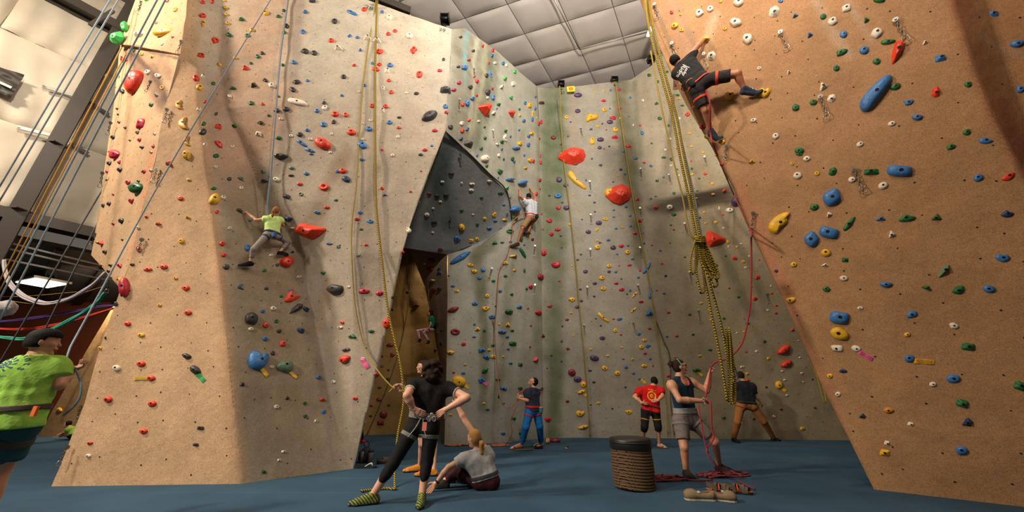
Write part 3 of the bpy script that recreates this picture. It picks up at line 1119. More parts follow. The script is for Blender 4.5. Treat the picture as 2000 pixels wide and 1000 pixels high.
H(350, 300, .3, '''
240 16 36 26 G b;666 20 90 34 K j;860 4 30 12 B o;236 86 28 18 W o;548 116 24 24 E b;732 94 36 22 E o;829 131 34 22 B o;729 143 34 14 K b;326 166 30 24 K o;402 166 42 24 G f -15;555 179 42 22 N j
634 170 44 30 W o -10;786 198 38 22 R o;1066 114 50 32 R o;1030 117 28 20 B o;1088 167 58 40 N B -20;1190 40 34 20 B f;224 227 38 22 G o;402 224 32 20 W o;944 220 64 44 R r;228 300 66 74 Y j -60
285 286 38 24 W o -10;793 265 28 24 E r;699 279 50 32 K s -15;245 380 28 24 R o;1020 305 28 22 G f;961 351 38 18 R o;899 382 40 22 B o -10;712 425 56 30 N j;14 294 32 24 R b;1322 227 28 20 R o;1180 385 34 20 B o
1159 428 38 20 P o;1243 443 42 22 B f;462 431 36 22 E b;327 487 28 20 W o;736 486 32 14 W o;854 508 208 106 R R;1185 493 26 14 G o;280 586 38 32 R o;1216 594 28 18 R o;445 613 42 40 B b;976 587 44 22 B f
1038 603 34 28 E f;290 660 36 28 R o;735 641 30 22 N t;696 706 88 66 R j 10;305 739 44 34 K o -15;639 725 26 22 K b;1168 665 34 18 E f;556 762 34 24 G f;780 803 34 20 W b;941 778 38 24 G f
400 868 42 36 N c;567 879 30 18 K b;1020 883 108 66 K B;1104 868 24 16 W o;1205 898 68 44 P f 15;1305 909 50 30 P o 10;726 893 34 22 B b;730 928 110 76 R c 35;664 929 24 18 G o;392 372 46 26 K s -25;597 662 28 16 W o''')
H(350, 550, .3, '''
760 178 94 76 K T;828 181 46 28 N f -25;612 176 42 28 W b;544 192 28 24 B o;468 240 88 78 K B -30;632 257 28 24 G r;563 284 40 34 R o;466 310 34 24 W o;649 322 32 26 K o;793 315 52 40 N f -25
1061 266 28 22 R b;1050 298 34 18 W o;1250 323 42 20 G o;1128 355 52 28 G f;559 372 38 30 B o;674 405 40 38 R b;1088 444 50 28 K f;608 467 28 32 K b;1082 503 68 48 R j 20;512 512 134 126 B F;602 556 30 20 W o
689 555 108 76 E B;1196 502 26 20 W r;907 624 38 24 B o;1006 653 28 24 W o;408 669 34 30 K s;703 757 32 32 K t;930 769 38 20 R o;1145 759 36 20 R o;818 793 26 22 G r;939 847 32 26 B f;633 816 34 26 W o
820 876 26 24 G o;891 909 26 24 W s''')
H(500, 830, .3, '''
180 174 34 20 W s;50 305 30 24 G o;150 230 26 20 W s''')
H(700, 0, .3, '''
201 116 46 28 W b;239 204 30 18 R o;196 223 30 20 R o;333 237 50 34 W b -10;358 328 50 42 R f -40;207 427 40 24 B o;186 462 36 34 W s;325 479 18 10 W o;397 486 40 42 R f -40;199 526 30 18 R o
172 575 50 38 W s;215 602 32 22 R o;313 605 22 14 W o;379 610 36 18 K b;555 388 20 18 K o;530 462 32 16 P o;180 694 36 22 R o -15;167 720 40 34 W s;462 762 100 60 K J;268 767 30 14 K b;203 799 40 24 B o
264 834 32 14 R o;257 892 24 18 W o;497 852 40 18 P o;567 695 34 26 B o;572 732 28 18 P o;620 587 34 18 P o;566 589 74 46 K s;655 541 28 20 P o;650 437 26 14 K o;689 443 44 30 B b;718 392 26 14 P o
665 243 24 14 K o;746 333 24 18 K o;807 301 20 18 P o;866 363 28 32 B t;873 329 20 24 P o;887 411 22 18 W o;848 411 16 18 P o;938 414 24 22 B o;963 427 18 20 W o;859 485 22 50 B l -70;832 493 26 28 K o
771 530 22 24 P o;727 568 30 24 K b;753 503 16 14 P o;950 512 34 40 L t;1015 468 24 24 L o;1004 549 28 30 W b;928 567 34 32 W t;838 603 34 38 K b;839 637 18 18 W o;871 577 16 18 P o;874 636 22 38 B b;990 636 28 20 L b
739 643 32 20 B o;707 673 28 40 B b;770 622 16 14 P o;678 681 22 28 R b;910 680 24 16 G b;812 718 90 96 R D;877 736 36 34 W t;989 741 48 50 R D;900 708 12 10 B o;782 791 20 16 W o;719 784 20 16 R o
845 757 14 14 G o;1083 671 18 22 B o;1111 689 28 30 Y o;1047 712 14 16 G o;1133 741 20 34 Y l 80;1150 709 14 22 B o;1151 631 16 12 B o;1051 752 18 16 Y o;1130 779 18 26 B b;1075 787 22 20 B o
671 805 24 28 W o;598 829 32 26 K b;705 840 28 32 B t;675 853 26 24 R b;820 828 16 12 G o;956 853 22 18 G o;1045 847 14 14 B o;1125 870 26 20 Y o;1107 887 20 20 B o;823 900 20 20 G o;665 903 32 26 B t
988 888 14 16 B o;952 898 34 48 W c;932 924 28 20 G o;904 940 26 18 W o;1050 936 28 26 Y o;714 939 60 46 K s -25;1021 965 62 18 B l 5;932 971 16 18 B o;797 968 22 20 G o;1103 943 22 26 B b
1172 805 16 26 P o;1190 795 16 28 P o;1177 901 12 12 P o;1159 768 8 14 Y o;478 950 20 14 B o;433 978 36 18 P o;1270 897 36 24 C o;1192 671 40 22 K s''')  # last entry is a black wall bracket, shaped as a blocky hold
H(700, 300, .3, '''
820 34 52 46 W o;772 13 14 16 B o;913 13 22 24 W o;944 37 14 18 G o;999 34 24 26 G f;1012 53 16 18 B o;1078 11 14 16 B o;1113 45 28 28 Y b;1137 50 18 24 P o;834 81 18 18 G o;920 116 38 40 G f;1087 95 22 14 Y o
1183 15 14 20 P o;1187 58 18 28 P o;1307 171 38 34 U o;982 170 66 26 B l 5;1065 192 28 60 B j -80;908 157 12 12 B o;965 221 28 24 L t;926 257 38 14 G l;988 286 10 10 B o;947 333 22 12 B o;1019 363 46 62 B j -80
1179 173 18 22 P o;1158 263 16 26 P b;1082 349 14 18 Y o;1181 229 10 10 P o;1298 276 48 30 B r;1242 274 18 12 U o;1302 353 32 26 P o;1193 393 14 14 P o;1243 437 36 26 P b;1297 495 40 22 P o;1257 526 30 26 P b
1202 493 12 12 P o;1132 559 18 16 C o;1103 533 20 12 Y o;1207 646 34 38 P b;1008 668 48 16 Y s;1068 646 36 68 G l -60;1060 560 16 30 G o;991 574 22 16 B o;1079 594 14 12 B o;988 506 48 28 G r;1022 419 26 28 G b
887 581 44 34 G t;936 579 26 14 G o;665 679 146 56 B L 25;730 727 42 24 Y b -15;755 766 40 26 Y j;813 758 32 26 B o;957 714 38 24 Y b;1016 759 22 16 Y o;1287 725 58 38 P B;1183 802 34 38 P b;789 808 30 26 B o
958 797 26 20 G b;1079 762 14 24 G b;853 808 18 14 Y o;879 830 26 20 G o;1310 829 18 14 P o;616 863 30 14 B o;1120 867 28 26 P o;1094 880 16 18 G o;641 895 32 20 Y o;923 895 26 20 B o;998 917 22 18 G f
493 888 36 22 C b;530 881 30 16 N o;589 796 18 12 B o;476 698 46 36 C b;466 751 42 26 C b;485 825 30 14 W o;531 772 24 20 B o;431 716 24 12 W o;607 130 34 22 K b;546 184 26 16 W o;672 193 16 18 W o
740 197 36 16 W o;735 238 34 18 W o;853 179 28 16 W o;802 284 26 14 G o;512 273 38 22 K o;571 271 36 30 K o;533 313 22 16 W o;462 261 30 18 C o;486 357 18 14 W o;672 368 26 18 G b;445 397 34 26 W o
494 447 36 26 K b;746 397 18 12 W o;822 423 22 22 Y o;885 400 32 36 Y f;775 458 24 22 G b;891 438 30 12 B o;952 431 34 16 Y o;673 478 42 38 Y j -50;853 485 34 20 B o;484 514 18 14 W o;643 553 46 34 B b
733 567 34 30 Y f;774 555 32 24 Y f;532 624 32 26 C b;327 500 28 34 W o;394 318 14 26 W o;288 640 26 28 R t;340 248 20 14 P o;163 226 36 18 R o;174 269 36 20 B t;408 115 16 10 P o;406 8 32 16 K o;222 12 26 20 W o''')
H(700, 550, .3, '''
838 93 30 26 Y o;762 144 40 26 B b;829 174 54 34 Y f 10;617 182 72 36 C J;980 194 44 30 G j;868 231 44 28 B b;1048 166 36 20 B b;1245 161 34 18 P o;1168 202 36 30 P b;1104 174 12 12 P o;895 159 20 12 B o
757 279 20 16 B o;775 309 42 34 Y t;917 278 16 12 Y o;971 280 40 38 Y t;936 327 54 22 B j;630 327 62 40 C r;820 318 22 22 G o;754 360 26 12 B o;1122 286 12 14 P o;1201 354 34 28 P t;970 359 20 18 B o
1000 319 26 14 G o;686 407 34 26 P b;1004 404 46 28 G b;1328 290 14 16 U o;1323 389 16 16 U o;876 416 26 18 G o;1117 425 14 12 P o;974 439 20 14 B o;803 447 50 32 B s 20;851 444 24 16 Y o;602 460 48 26 Y j
832 493 50 32 B s -25;877 490 36 24 Y b;943 489 18 14 Y o;1152 505 38 48 P t;1256 481 16 12 U o;990 531 26 14 B o;1053 540 32 26 G s;1322 518 16 14 U o;695 540 22 14 Y o;824 578 42 34 G J;620 592 20 14 P o
683 596 28 18 B o;1229 564 10 10 U o;655 650 94 78 Y B -10;802 644 46 40 B s 30;909 637 34 14 G o;945 695 48 28 B s -20;1052 694 30 22 G o;1186 696 34 24 E o;943 793 22 16 B o;917 745 22 26 G b;816 793 22 14 Y o
600 867 24 14 Y o;1010 890 32 20 G s -20;1233 895 38 30 P j;841 833 28 14 G o;1055 988 24 22 G o;943 988 30 18 B o;88 323 40 18 G b;137 690 0 0 C o;183 273 46 66 R B;163 866 50 46 C o;143 922 48 34 C s;135 768 36 26 C o
152 484 24 18 C o;207 413 50 26 C b;195 576 18 16 K o;84 807 22 18 C o;198 803 22 16 K o;79 874 24 16 K o;222 182 20 18 K o;118 606 36 30 C b;138 690 26 14 K o;513 336 22 14 N o;543 318 20 18 N o;541 402 22 28 N b
500 445 16 14 N o;515 272 28 24 N b;377 152 36 12 C o;155 552 20 12 K o;320 68 20 14 K o;223 100 20 24 K b;193 634 24 18 K b;222 475 30 30 C b;365 780 0 0 K o''')
H(1050, 0, .3, '''
728 489 24 20 G o;263 622 54 26 U o;261 724 36 26 U o;376 598 14 12 Y o;429 592 14 10 Y o;474 588 14 12 B o;531 585 24 16 P o;429 658 30 16 P b;601 636 18 14 B o;434 716 26 22 Y b;470 708 14 10 B o;532 707 26 16 P b
343 770 96 52 Y f 20;187 765 26 22 Y o -30;493 770 48 22 P f;471 795 40 26 U o;538 770 18 12 Y b;593 759 14 10 B o;775 675 26 24 G f;685 655 22 16 W f;215 795 16 8 U o;421 806 12 10 N o;392 822 22 14 Y o;348 842 20 12 U o
505 845 40 28 Y f;448 846 12 10 P o;668 816 14 14 P o;682 866 26 24 B b;796 771 28 22 G f;853 818 14 18 G o;623 814 12 12 W o;198 888 16 10 U o;304 883 14 8 Y o;502 895 44 20 P s;357 918 36 50 Y f;409 910 46 26 U o
153 941 20 12 U o;404 963 28 20 U o;466 954 14 10 N o;433 970 14 10 P o;592 954 38 16 P b;744 934 16 12 G o;560 985 24 16 B o;833 976 20 14 W o;913 619 28 14 G o;943 687 24 12 G o;858 662 28 28 R f;921 643 24 12 Y b
898 740 18 16 Y o;861 706 12 12 R o;977 745 30 30 R b;1017 699 22 14 Y o;1074 824 40 38 P b;923 870 14 14 G o;990 868 22 14 Y o;1001 953 18 14 Y o;785 532 14 20 G o;845 467 18 16 G o;1098 890 26 26 Y b;1205 922 34 32 Y j
1250 620 64 56 Y F 10;1076 992 20 14 Y o;957 988 16 12 Y o;925 772 14 18 W o;905 968 10 12 R o;863 902 22 18 W f''')
H(1300, 0, .3, '''
40 80 22 24 R o 30;97 95 20 16 Y o;62 168 36 48 Y o -60;102 195 34 36 Y f;222 86 54 46 W b 30;291 59 46 38 W o 30;476 14 70 60 W B 20;458 147 76 54 W B;357 8 24 24 Y o;385 188 30 22 Y o;707 78 84 72 W d 20
535 253 66 68 W B 20;256 262 34 78 Y j -70;297 366 66 62 W d 10;748 8 34 22 B o;842 101 48 38 B t 20;610 446 28 24 W o 20;801 472 34 34 W t 30;936 228 50 46 B t 30;1026 109 44 36 G o 30;1177 55 66 46 W b 20
1089 140 60 50 W b 20;1158 224 52 44 B o 30;1304 130 48 48 G t 30;1142 340 88 38 G f 20;1291 328 64 52 B o 20;1112 444 42 38 G o 20;1023 563 70 64 W t 30;1080 641 62 56 W d;962 667 50 38 G o 10;847 700 46 44 G b
645 603 76 64 Y F 10;573 784 44 26 W o 15;717 887 44 38 W o 25;871 981 62 42 G o;1266 940 48 32 W o 20;235 822 0 0 P o;640 145 12 10 W f;370 922 0 0 Y o;983 493 12 8 W o''')
H(1600, 0, .3, '''
390 3 80 30 G o;376 217 76 56 W b 20;449 271 90 38 G f 10;508 338 160 118 R T 35;688 277 50 34 W t 20;373 400 52 40 G o 10;787 380 78 50 B s 15;369 606 210 212 B P 48;495 564 72 42 G o 20;759 600 68 70 R d 15
577 664 72 42 B f 20;637 764 70 38 B j 5;472 805 52 32 W o 15;970 550 48 36 G b 15;959 860 56 36 G b 20;1083 918 88 40 B f;856 956 58 34 G b 15;1130 90 76 44 B s 5;1285 286 90 44 B j 10;1307 582 60 46 B b''')
H(1300, 300, .3, '''
560 52 56 32 Y t;870 4 46 18 G o;825 66 26 22 Y o;919 33 48 34 W o 10;860 143 56 46 W o 10;986 130 36 28 Y o 10;1088 117 64 56 G d 15;1080 284 116 104 B J2 25;966 349 58 44 G b 15;1063 396 50 40 W t 25
745 452 152 126 Y C 25;1195 457 80 84 G l 50;1062 513 128 76 B J2 -15;948 557 90 96 B J2 40;1044 646 66 48 Y B;1168 693 46 34 G s;1036 725 60 28 W t -5;834 722 42 32 Y o;1160 812 56 34 W o -5;1047 882 46 34 G b
720 763 26 22 U o;817 954 60 38 Y b;330 12 18 14 Y o;455 318 60 62 U j -30;382 238 34 30 R t;417 369 50 32 W o;349 356 14 24 W o;310 264 24 12 Y o;371 397 18 12 R o;327 448 26 20 Y o;258 132 24 18 R o;305 195 24 18 Y o
206 242 18 12 G o;203 290 16 10 Y o;251 382 18 12 Y o;217 417 28 16 G o;261 454 18 12 Y o;407 575 26 20 Y o;466 607 22 14 Y o;450 681 36 24 R o;506 704 26 18 Y o;595 805 32 26 R b;578 945 34 24 R b;608 691 14 14 R o
521 742 22 14 W o;545 668 16 14 W o;492 587 18 12 W o;410 606 14 14 W o;390 667 14 12 G o;412 874 20 18 R t;474 933 22 14 G o;690 910 22 12 R o;720 989 24 12 R o;686 862 14 12 W o;330 728 20 16 G o;560 863 18 12 Y o
189 688 20 14 Y o;205 838 20 14 G o;232 974 24 14 Y o;126 674 14 12 G o;250 864 18 12 Y o;28 348 40 32 W o;53 495 18 10 P o;52 398 34 20 G b;39 36 24 22 G b;170 98 18 16 G o;170 135 26 18 Y o;84 143 22 14 W f
166 48 14 12 R o;219 162 18 12 G o;56 258 24 20 G f;77 103 10 12 G o;38 76 22 16 W f;190 328 22 32 W o;29 582 12 12 G o;33 466 16 12 G o;268 525 0 0 Y o;376 484 16 12 W o;1247 165 0 0 W o;364 72 22 26 P o''')
H(1600, 300, .3, '''
213 170 50 36 W o 10;338 120 104 46 G s 5;521 112 168 76 B J2 -5;415 209 64 46 W o 20;1035 158 68 46 B o 20;1237 147 108 46 R f 18;398 423 76 44 B t;567 418 134 46 G f 5;763 415 80 56 G t;1223 394 78 48 N f 10
470 524 56 56 W t 20;809 766 100 72 E T 20;1193 677 92 56 B f;434 851 78 36 B j;699 873 84 40 G t -25;907 888 90 60 G d;1104 881 80 50 B o -10''')
H(1600, 600, .4, '''
97 49 96 64 B J2 -10;100 129 100 56 Y B -20;84 202 72 38 W f;180 201 48 30 W o -15;453 37 58 40 B f;429 134 32 22 Y o;655 94 52 34 W f;727 194 72 42 G s -5;440 250 50 38 B o;653 348 66 38 B f;52 335 30 22 Y o
114 310 42 20 N f -10;92 424 28 24 W o;554 376 34 24 W o;978 384 62 50 G s -15;698 470 66 44 G s -15;211 530 42 28 N t;338 502 48 26 O b -5;446 571 32 22 W s -15;722 558 68 44 N t 10;330 663 28 24 W s -10
320 711 52 36 Y s -5;694 700 56 38 B b -10;200 4 30 16 W o''')
H(1050, 300, .3, '''
220 20 186 122 R V 0;196 44 30 26 U o;246 64 32 26 U o;166 5 40 26 Y b;255 178 130 130 Y c2 -40;142 172 38 28 U o;184 206 32 24 U o;131 275 48 28 B r;188 353 40 30 U o;135 352 32 24 P o;76 438 36 24 P o;131 495 40 20 P o
92 525 30 26 P o;17 170 20 22 P o;161 319 16 12 U o;18 60 18 28 P o;522 268 176 132 R V 0;468 257 60 56 Y B;554 222 54 34 P o -20;598 270 22 32 B o;648 300 28 20 P s;662 437 32 18 P b;634 519 30 18 P o;353 34 14 12 U o
410 76 24 14 U o;541 104 22 16 U o;566 135 28 14 B f;637 32 30 14 B o;696 60 20 12 P o;739 80 22 16 B o;822 26 30 14 G o;872 35 22 18 G b;778 177 22 16 G b;820 154 16 12 B o;314 173 14 14 U f;492 184 14 10 U o
338 272 18 12 U o;370 318 18 12 U o;373 379 14 10 U o;289 430 14 10 U o;398 451 40 28 U o;330 510 36 24 U o;439 428 36 28 Y f;386 496 24 22 Y f;213 460 22 18 Y o;495 368 18 12 B o;577 346 22 16 B o;602 405 20 14 B o
496 413 16 10 B o;605 472 20 14 B o;511 488 20 14 B o;553 481 18 12 Y o;682 516 16 12 B o;890 258 26 18 G o;769 350 32 22 P o;770 278 14 12 B o;739 293 14 12 B o;887 398 32 16 G o;461 563 28 16 B o;388 610 36 32 Y o
491 612 38 28 U o;545 601 34 22 P o;589 600 18 12 B o;584 643 34 26 Y o;518 655 16 12 B o;618 686 22 14 B o;691 585 20 12 B o;405 580 18 12 U o;388 566 18 12 Y o;744 597 16 10 P o;597 726 32 16 P f;465 733 34 24 Y o
810 717 18 12 P o;531 730 14 10 P o;710 748 52 70 B l 55;465 769 22 18 U o;509 771 20 14 B o;311 768 30 24 U o;418 810 38 28 Y o;545 816 14 10 U o;512 845 32 14 P o;372 845 30 18 U o;428 880 38 26 Y o;547 885 38 22 P o 10
602 891 18 18 B o;656 806 20 14 B o;667 762 18 12 P o;665 600 0 0 B o;834 796 18 16 N o;823 909 22 14 B o;777 892 14 10 P o;733 910 34 70 B l 80;583 915 14 12 U o;632 919 50 18 Y l 45;223 951 42 30 Y f;285 959 22 16 U o
279 883 18 14 U o;369 929 18 14 U o;673 964 34 16 P o;799 632 18 12 B o;260 692 18 12 U o;282 657 16 12 U o;223 730 12 10 Y o;151 535 18 12 U o;157 612 14 10 U o;122 725 60 38 P B;144 830 20 14 P o;17 803 34 40 C b;39 647 28 40 P b
884 495 16 10 P o;865 465 16 10 G o;861 582 14 10 G o;958 674 18 12 G o;1170 530 0 0 G o;80 992 34 14 C o;231 267 14 10 Y o;269 370 12 10 Y o;239 310 12 10 Y o;1165 555 160 120 R Y2 0;486 104 14 8 Y o;522 144 12 8 Y o''')
H(1050, 550, .3, '''
222 119 40 26 Y f;79 160 34 18 C o;258 165 30 22 U o;284 127 20 16 U o;192 248 26 16 C o;219 205 22 12 Y o;172 288 36 22 U o;427 235 100 44 Y c2 -35;495 244 18 10 P o;533 243 40 20 B f 10;625 185 46 18 Y l 40;727 203 58 60 B t
673 130 34 14 P o;852 201 26 14 P o;990 214 22 14 G o;730 306 24 14 P o;505 318 26 24 Y b;543 346 20 10 P b;411 287 16 12 U o;380 241 12 10 U o;421 367 38 24 U o;660 341 36 22 B f -15;696 382 32 18 Y o;906 354 26 14 P o;843 357 20 12 B o
675 426 32 26 Y o;719 419 34 26 B f;699 467 24 14 P o;549 429 18 12 Y o;457 483 22 14 Y o;369 497 60 36 U o -10;157 388 20 14 U o;198 437 24 16 C o;90 481 16 12 U o;156 517 18 12 U o;34 354 36 34 C t;7 204 28 30 C o;346 441 18 12 Y o
233 350 12 10 Y o;558 503 18 12 B o;618 505 18 12 Y o;733 503 20 12 B o;577 557 26 20 B o;625 596 26 18 B f;436 562 38 28 Y f;519 596 38 30 Y o;694 549 34 22 Y b;751 549 14 10 P o;341 578 26 12 U o;222 592 50 44 C B;259 635 52 36 U o
366 654 24 14 U o;296 670 40 40 Y b;284 717 50 26 Y J;572 687 18 12 U o;663 634 22 14 B o;397 791 26 16 Y b;347 802 14 10 U o;194 779 24 18 C o;486 826 18 10 U o;277 857 56 38 Y F;593 850 44 32 Y f;66 895 36 34 P o;295 946 66 26 Y J
1211 885 28 16 G o;1033 575 52 22 G j;1057 483 24 14 Y o;1122 443 30 12 G o;1252 430 24 18 Y o;1012 345 22 14 G o;1298 334 18 14 W f;1212 240 20 14 G o;1066 142 22 14 Y o;1129 250 20 14 Y o;901 497 26 14 P o;1118 183 18 12 Y o
1280 645 24 16 Y o;850 615 24 16 P o''')
H(1400, 600, .25, '''
462 46 30 16 P o;54 88 26 16 G o;239 127 32 18 G o;400 22 28 16 W f;590 177 38 34 R t;371 268 28 26 G o;215 191 26 16 Y o;160 200 26 14 W o;515 330 100 66 R J 10;536 440 80 56 R J;402 400 26 22 Y o;310 345 26 18 W o
102 318 28 18 Y o;229 349 20 12 P o;198 466 36 22 W f;484 606 56 62 Y o;746 563 18 12 C o;663 515 26 16 W o;530 568 24 16 W o;386 624 22 16 C o;547 688 22 14 W o;504 798 26 16 C o;766 786 20 14 C o;446 852 26 20 W r
288 872 26 16 C o;52 862 34 22 G o;666 948 36 26 Y o;195 903 14 10 W o;238 519 28 18 Y o;240 572 32 22 R o;512 500 26 12 W o;650 394 22 12 W o;675 584 16 10 W o;638 262 18 8 W o;135 522 24 34 W o''')
HD = [h for h in HD if h[2] > 0]
# drop double entries read from overlapping crops
_k = []
for h in HD:
    if not any(abs(h[0] - g[0]) < 4.5 and abs(h[1] - g[1]) < 4.5 and h[4] == g[4] for g in _k):
        _k.append(h)
HD = _k

HCOL = {
    'R': ('red', srgb(226, 62, 34)), 'P': ('crimson', srgb(204, 38, 62)), 'B': ('blue', srgb(62, 118, 176)), 'Y': ('yellow', srgb(236, 178, 34)),
    'W': ('cream', srgb(232, 218, 196)), 'K': ('charcoal', srgb(62, 58, 58)), 'G': ('green', srgb(36, 104, 52)), 'U': ('purple', srgb(86, 66, 102)),
    'N': ('navy', srgb(32, 60, 98)), 'O': ('orange', srgb(214, 132, 40)), 'E': ('sage green', srgb(104, 132, 104)), 'L': ('bright green', srgb(66, 190, 84)),
    'C': ('maroon', srgb(132, 28, 40))}
HM = {k: mat('hold_' + v[0].replace(' ', '_'), v[1], .42, bump=.35, bscale=26, var=.16, cscale=9) for k, v in HCOL.items()}
M_BOLT = mat('bolt_dark', (.015, .013, .012, 1), .5, .6)
M_STEEL = mat('bolt_steel', srgb(170, 166, 158), .35, .9)


def outline(shape, r, n=20):
    """unit outline radius list and height profile kind"""
    pts = []
    if shape in ('t', 'T', 'D', 'Y2'):
        base = {'t': [(-1, -.7), (1, -.55), (.15, 1)], 'T': [(-1, -.9), (-.55, .1), (.3, 1), (1, .75), (.9, .1), (.1, -.45)],
                'D': [(-1, .55), (.9, 1), (.75, -.15), (.35, -1)], 'Y2': [(-.75, 1), (1, -.15), (-.55, -1), (-.95, -.3)]}[shape]
    elif shape == 'd':
        base = [(-1, -.35), (-.45, .8), (.65, 1), (1, .1), (.3, -1), (-.6, -.85)]
    elif shape in ('s',):
        base = [(-1, -.75), (-.8, .95), (.9, .8), (1, -.9)]
    elif shape == 'V':
        base = [(-1, -.1), (-.55, .6), (.1, 1), (.85, .75), (1, .1), (.85, -.5), (.2, -1), (-.4, -.75)]
    elif shape == 'R':
        base = [(-1, .25), (-.7, .95), (-.3, 1), (.45, .62), (.95, .45), (1, .15), (.6, -.55), (.15, -1), (-.3, -.7), (-.95, -.15)]
    elif shape in ('j', 'J2'):
        base = [(-1, .25), (-.9, -.4), (-.3, -1), (.4, -1), (.95, -.3), (1, .35), (.2, .9), (-.6, .8)]
        if shape == 'J2':
            base = [(-1, -.1), (-.75, -.85), (-.05, -1), (.85, -.75), (1, .15), (.85, .8), (.1, .85), (-.75, .75)]
    elif shape in ('l', 'P', 'L'):
        base = [(-1, -.1), (-.85, -.7), (-.3, -1), (.5, -.85), (1, -.2), (.95, .45), (.5, .95), (-.4, 1), (-.9, .6)]
        if shape == 'P':
            base = [(-1, -.25), (-.9, -.8), (-.6, -1), (.5, -.8), (.95, -.35), (1, .1), (.85, .6), (.3, 1), (-.6, 1), (-.92, .5)]
        if shape == 'L':
            base = [(-1, -.4), (-.6, -.9), (.3, -.8), (.9, .1), (1, .5), (.5, 1), (-.3, .8), (-.85, .2)]
    elif shape == 'C':
        base = [(-1, -.1), (-.75, .5), (-.2, .9), (.5, 1), (1, .75), (.95, .45), (.7, .3), (.6, -.2), (.2, -.5), (-.25, -.55), (-.45, -1), (-.8, -.8)]
    elif shape in ('c', 'c2'):
        base = [(.7, 1), (-.1, .8), (-.75, .35), (-1, -.15), (-.6, -.65), (.1, -.95), (1, -1), (.6, -.6), (.25, -.15), (.3, .4)]
        if shape == 'c2':
            base = [(-1, .25), (-.9, .75), (-.5, .6), (0, .1), (.55, .25), (1, .1), (.95, -.35), (.4, -.6), (-.2, -.65), (-.8, -.35)]
    elif shape == 'f':
        base = []
        m = 8
        for i in range(m):
            a = 2 * math.pi * i / m
            q = r.choice([.62, 1.05, .9, 1.1])
            base.append((math.cos(a) * q, math.sin(a) * q))
    elif shape == 'F':
        base = [(-1, -.1), (-.9, .55), (-.4, 1), (.0, .8), (.15, .45), (.55, .7), (.95, .6), (1, 0), (.75, -.45), (.3, -.95), (-.3, -1), (-.85, -.65)]
    elif shape == 'J':
        base = [(-1, -.55), (-.6, .35), (.1, .95), (.95, .9), (1, .35), (.6, -.5), (-.1, -1), (-.7, -.95)]
    else:
        base = []
        m = 10
        am = {'o': .04, 'r': .03, 'b': .17, 'B': .09}.get(shape, .08)
        for i in range(m):
            a = 2 * math.pi * i / m
            q = 1 + r.uniform(-am, am)
            base.append((math.cos(a) * q, math.sin(a) * q))
    sharp = shape in ('t', 'T', 'd', 's', 'V', 'D', 'Y2', 'R')
    if sharp:
        # keep straight edges, cut corners a little
        for i in range(len(base)):
            a, b, c = base[i - 1], base[i], base[(i + 1) % len(base)]
            for w_ in (.14,):
                pts.append((b[0] + (a[0] - b[0]) * w_, b[1] + (a[1] - b[1]) * w_))
                pts.append((b[0] + (c[0] - b[0]) * w_, b[1] + (c[1] - b[1]) * w_))
    else:
        m = len(base)
        per = 2
        for i in range(m):
            p0, p1, p2, p3 = (base[(i + q) % m] for q in (-1, 0, 1, 2))
            for k in range(per):
                t = k / per
                pts.append(tuple(.5 * (2 * p1[d] + (p2[d] - p0[d]) * t + (2 * p0[d] - 5 * p1[d] + 4 * p2[d] - p3[d]) * t * t + (3 * p1[d] - p0[d] - 3 * p2[d] + p3[d]) * t ** 3) for d in (0, 1)))
    # ccw
    A = sum(pts[i - 1][0] * pts[i][1] - pts[i][0] * pts[i - 1][1] for i in range(len(pts)))
    if A < 0:
        pts.reverse()
    return pts, sharp


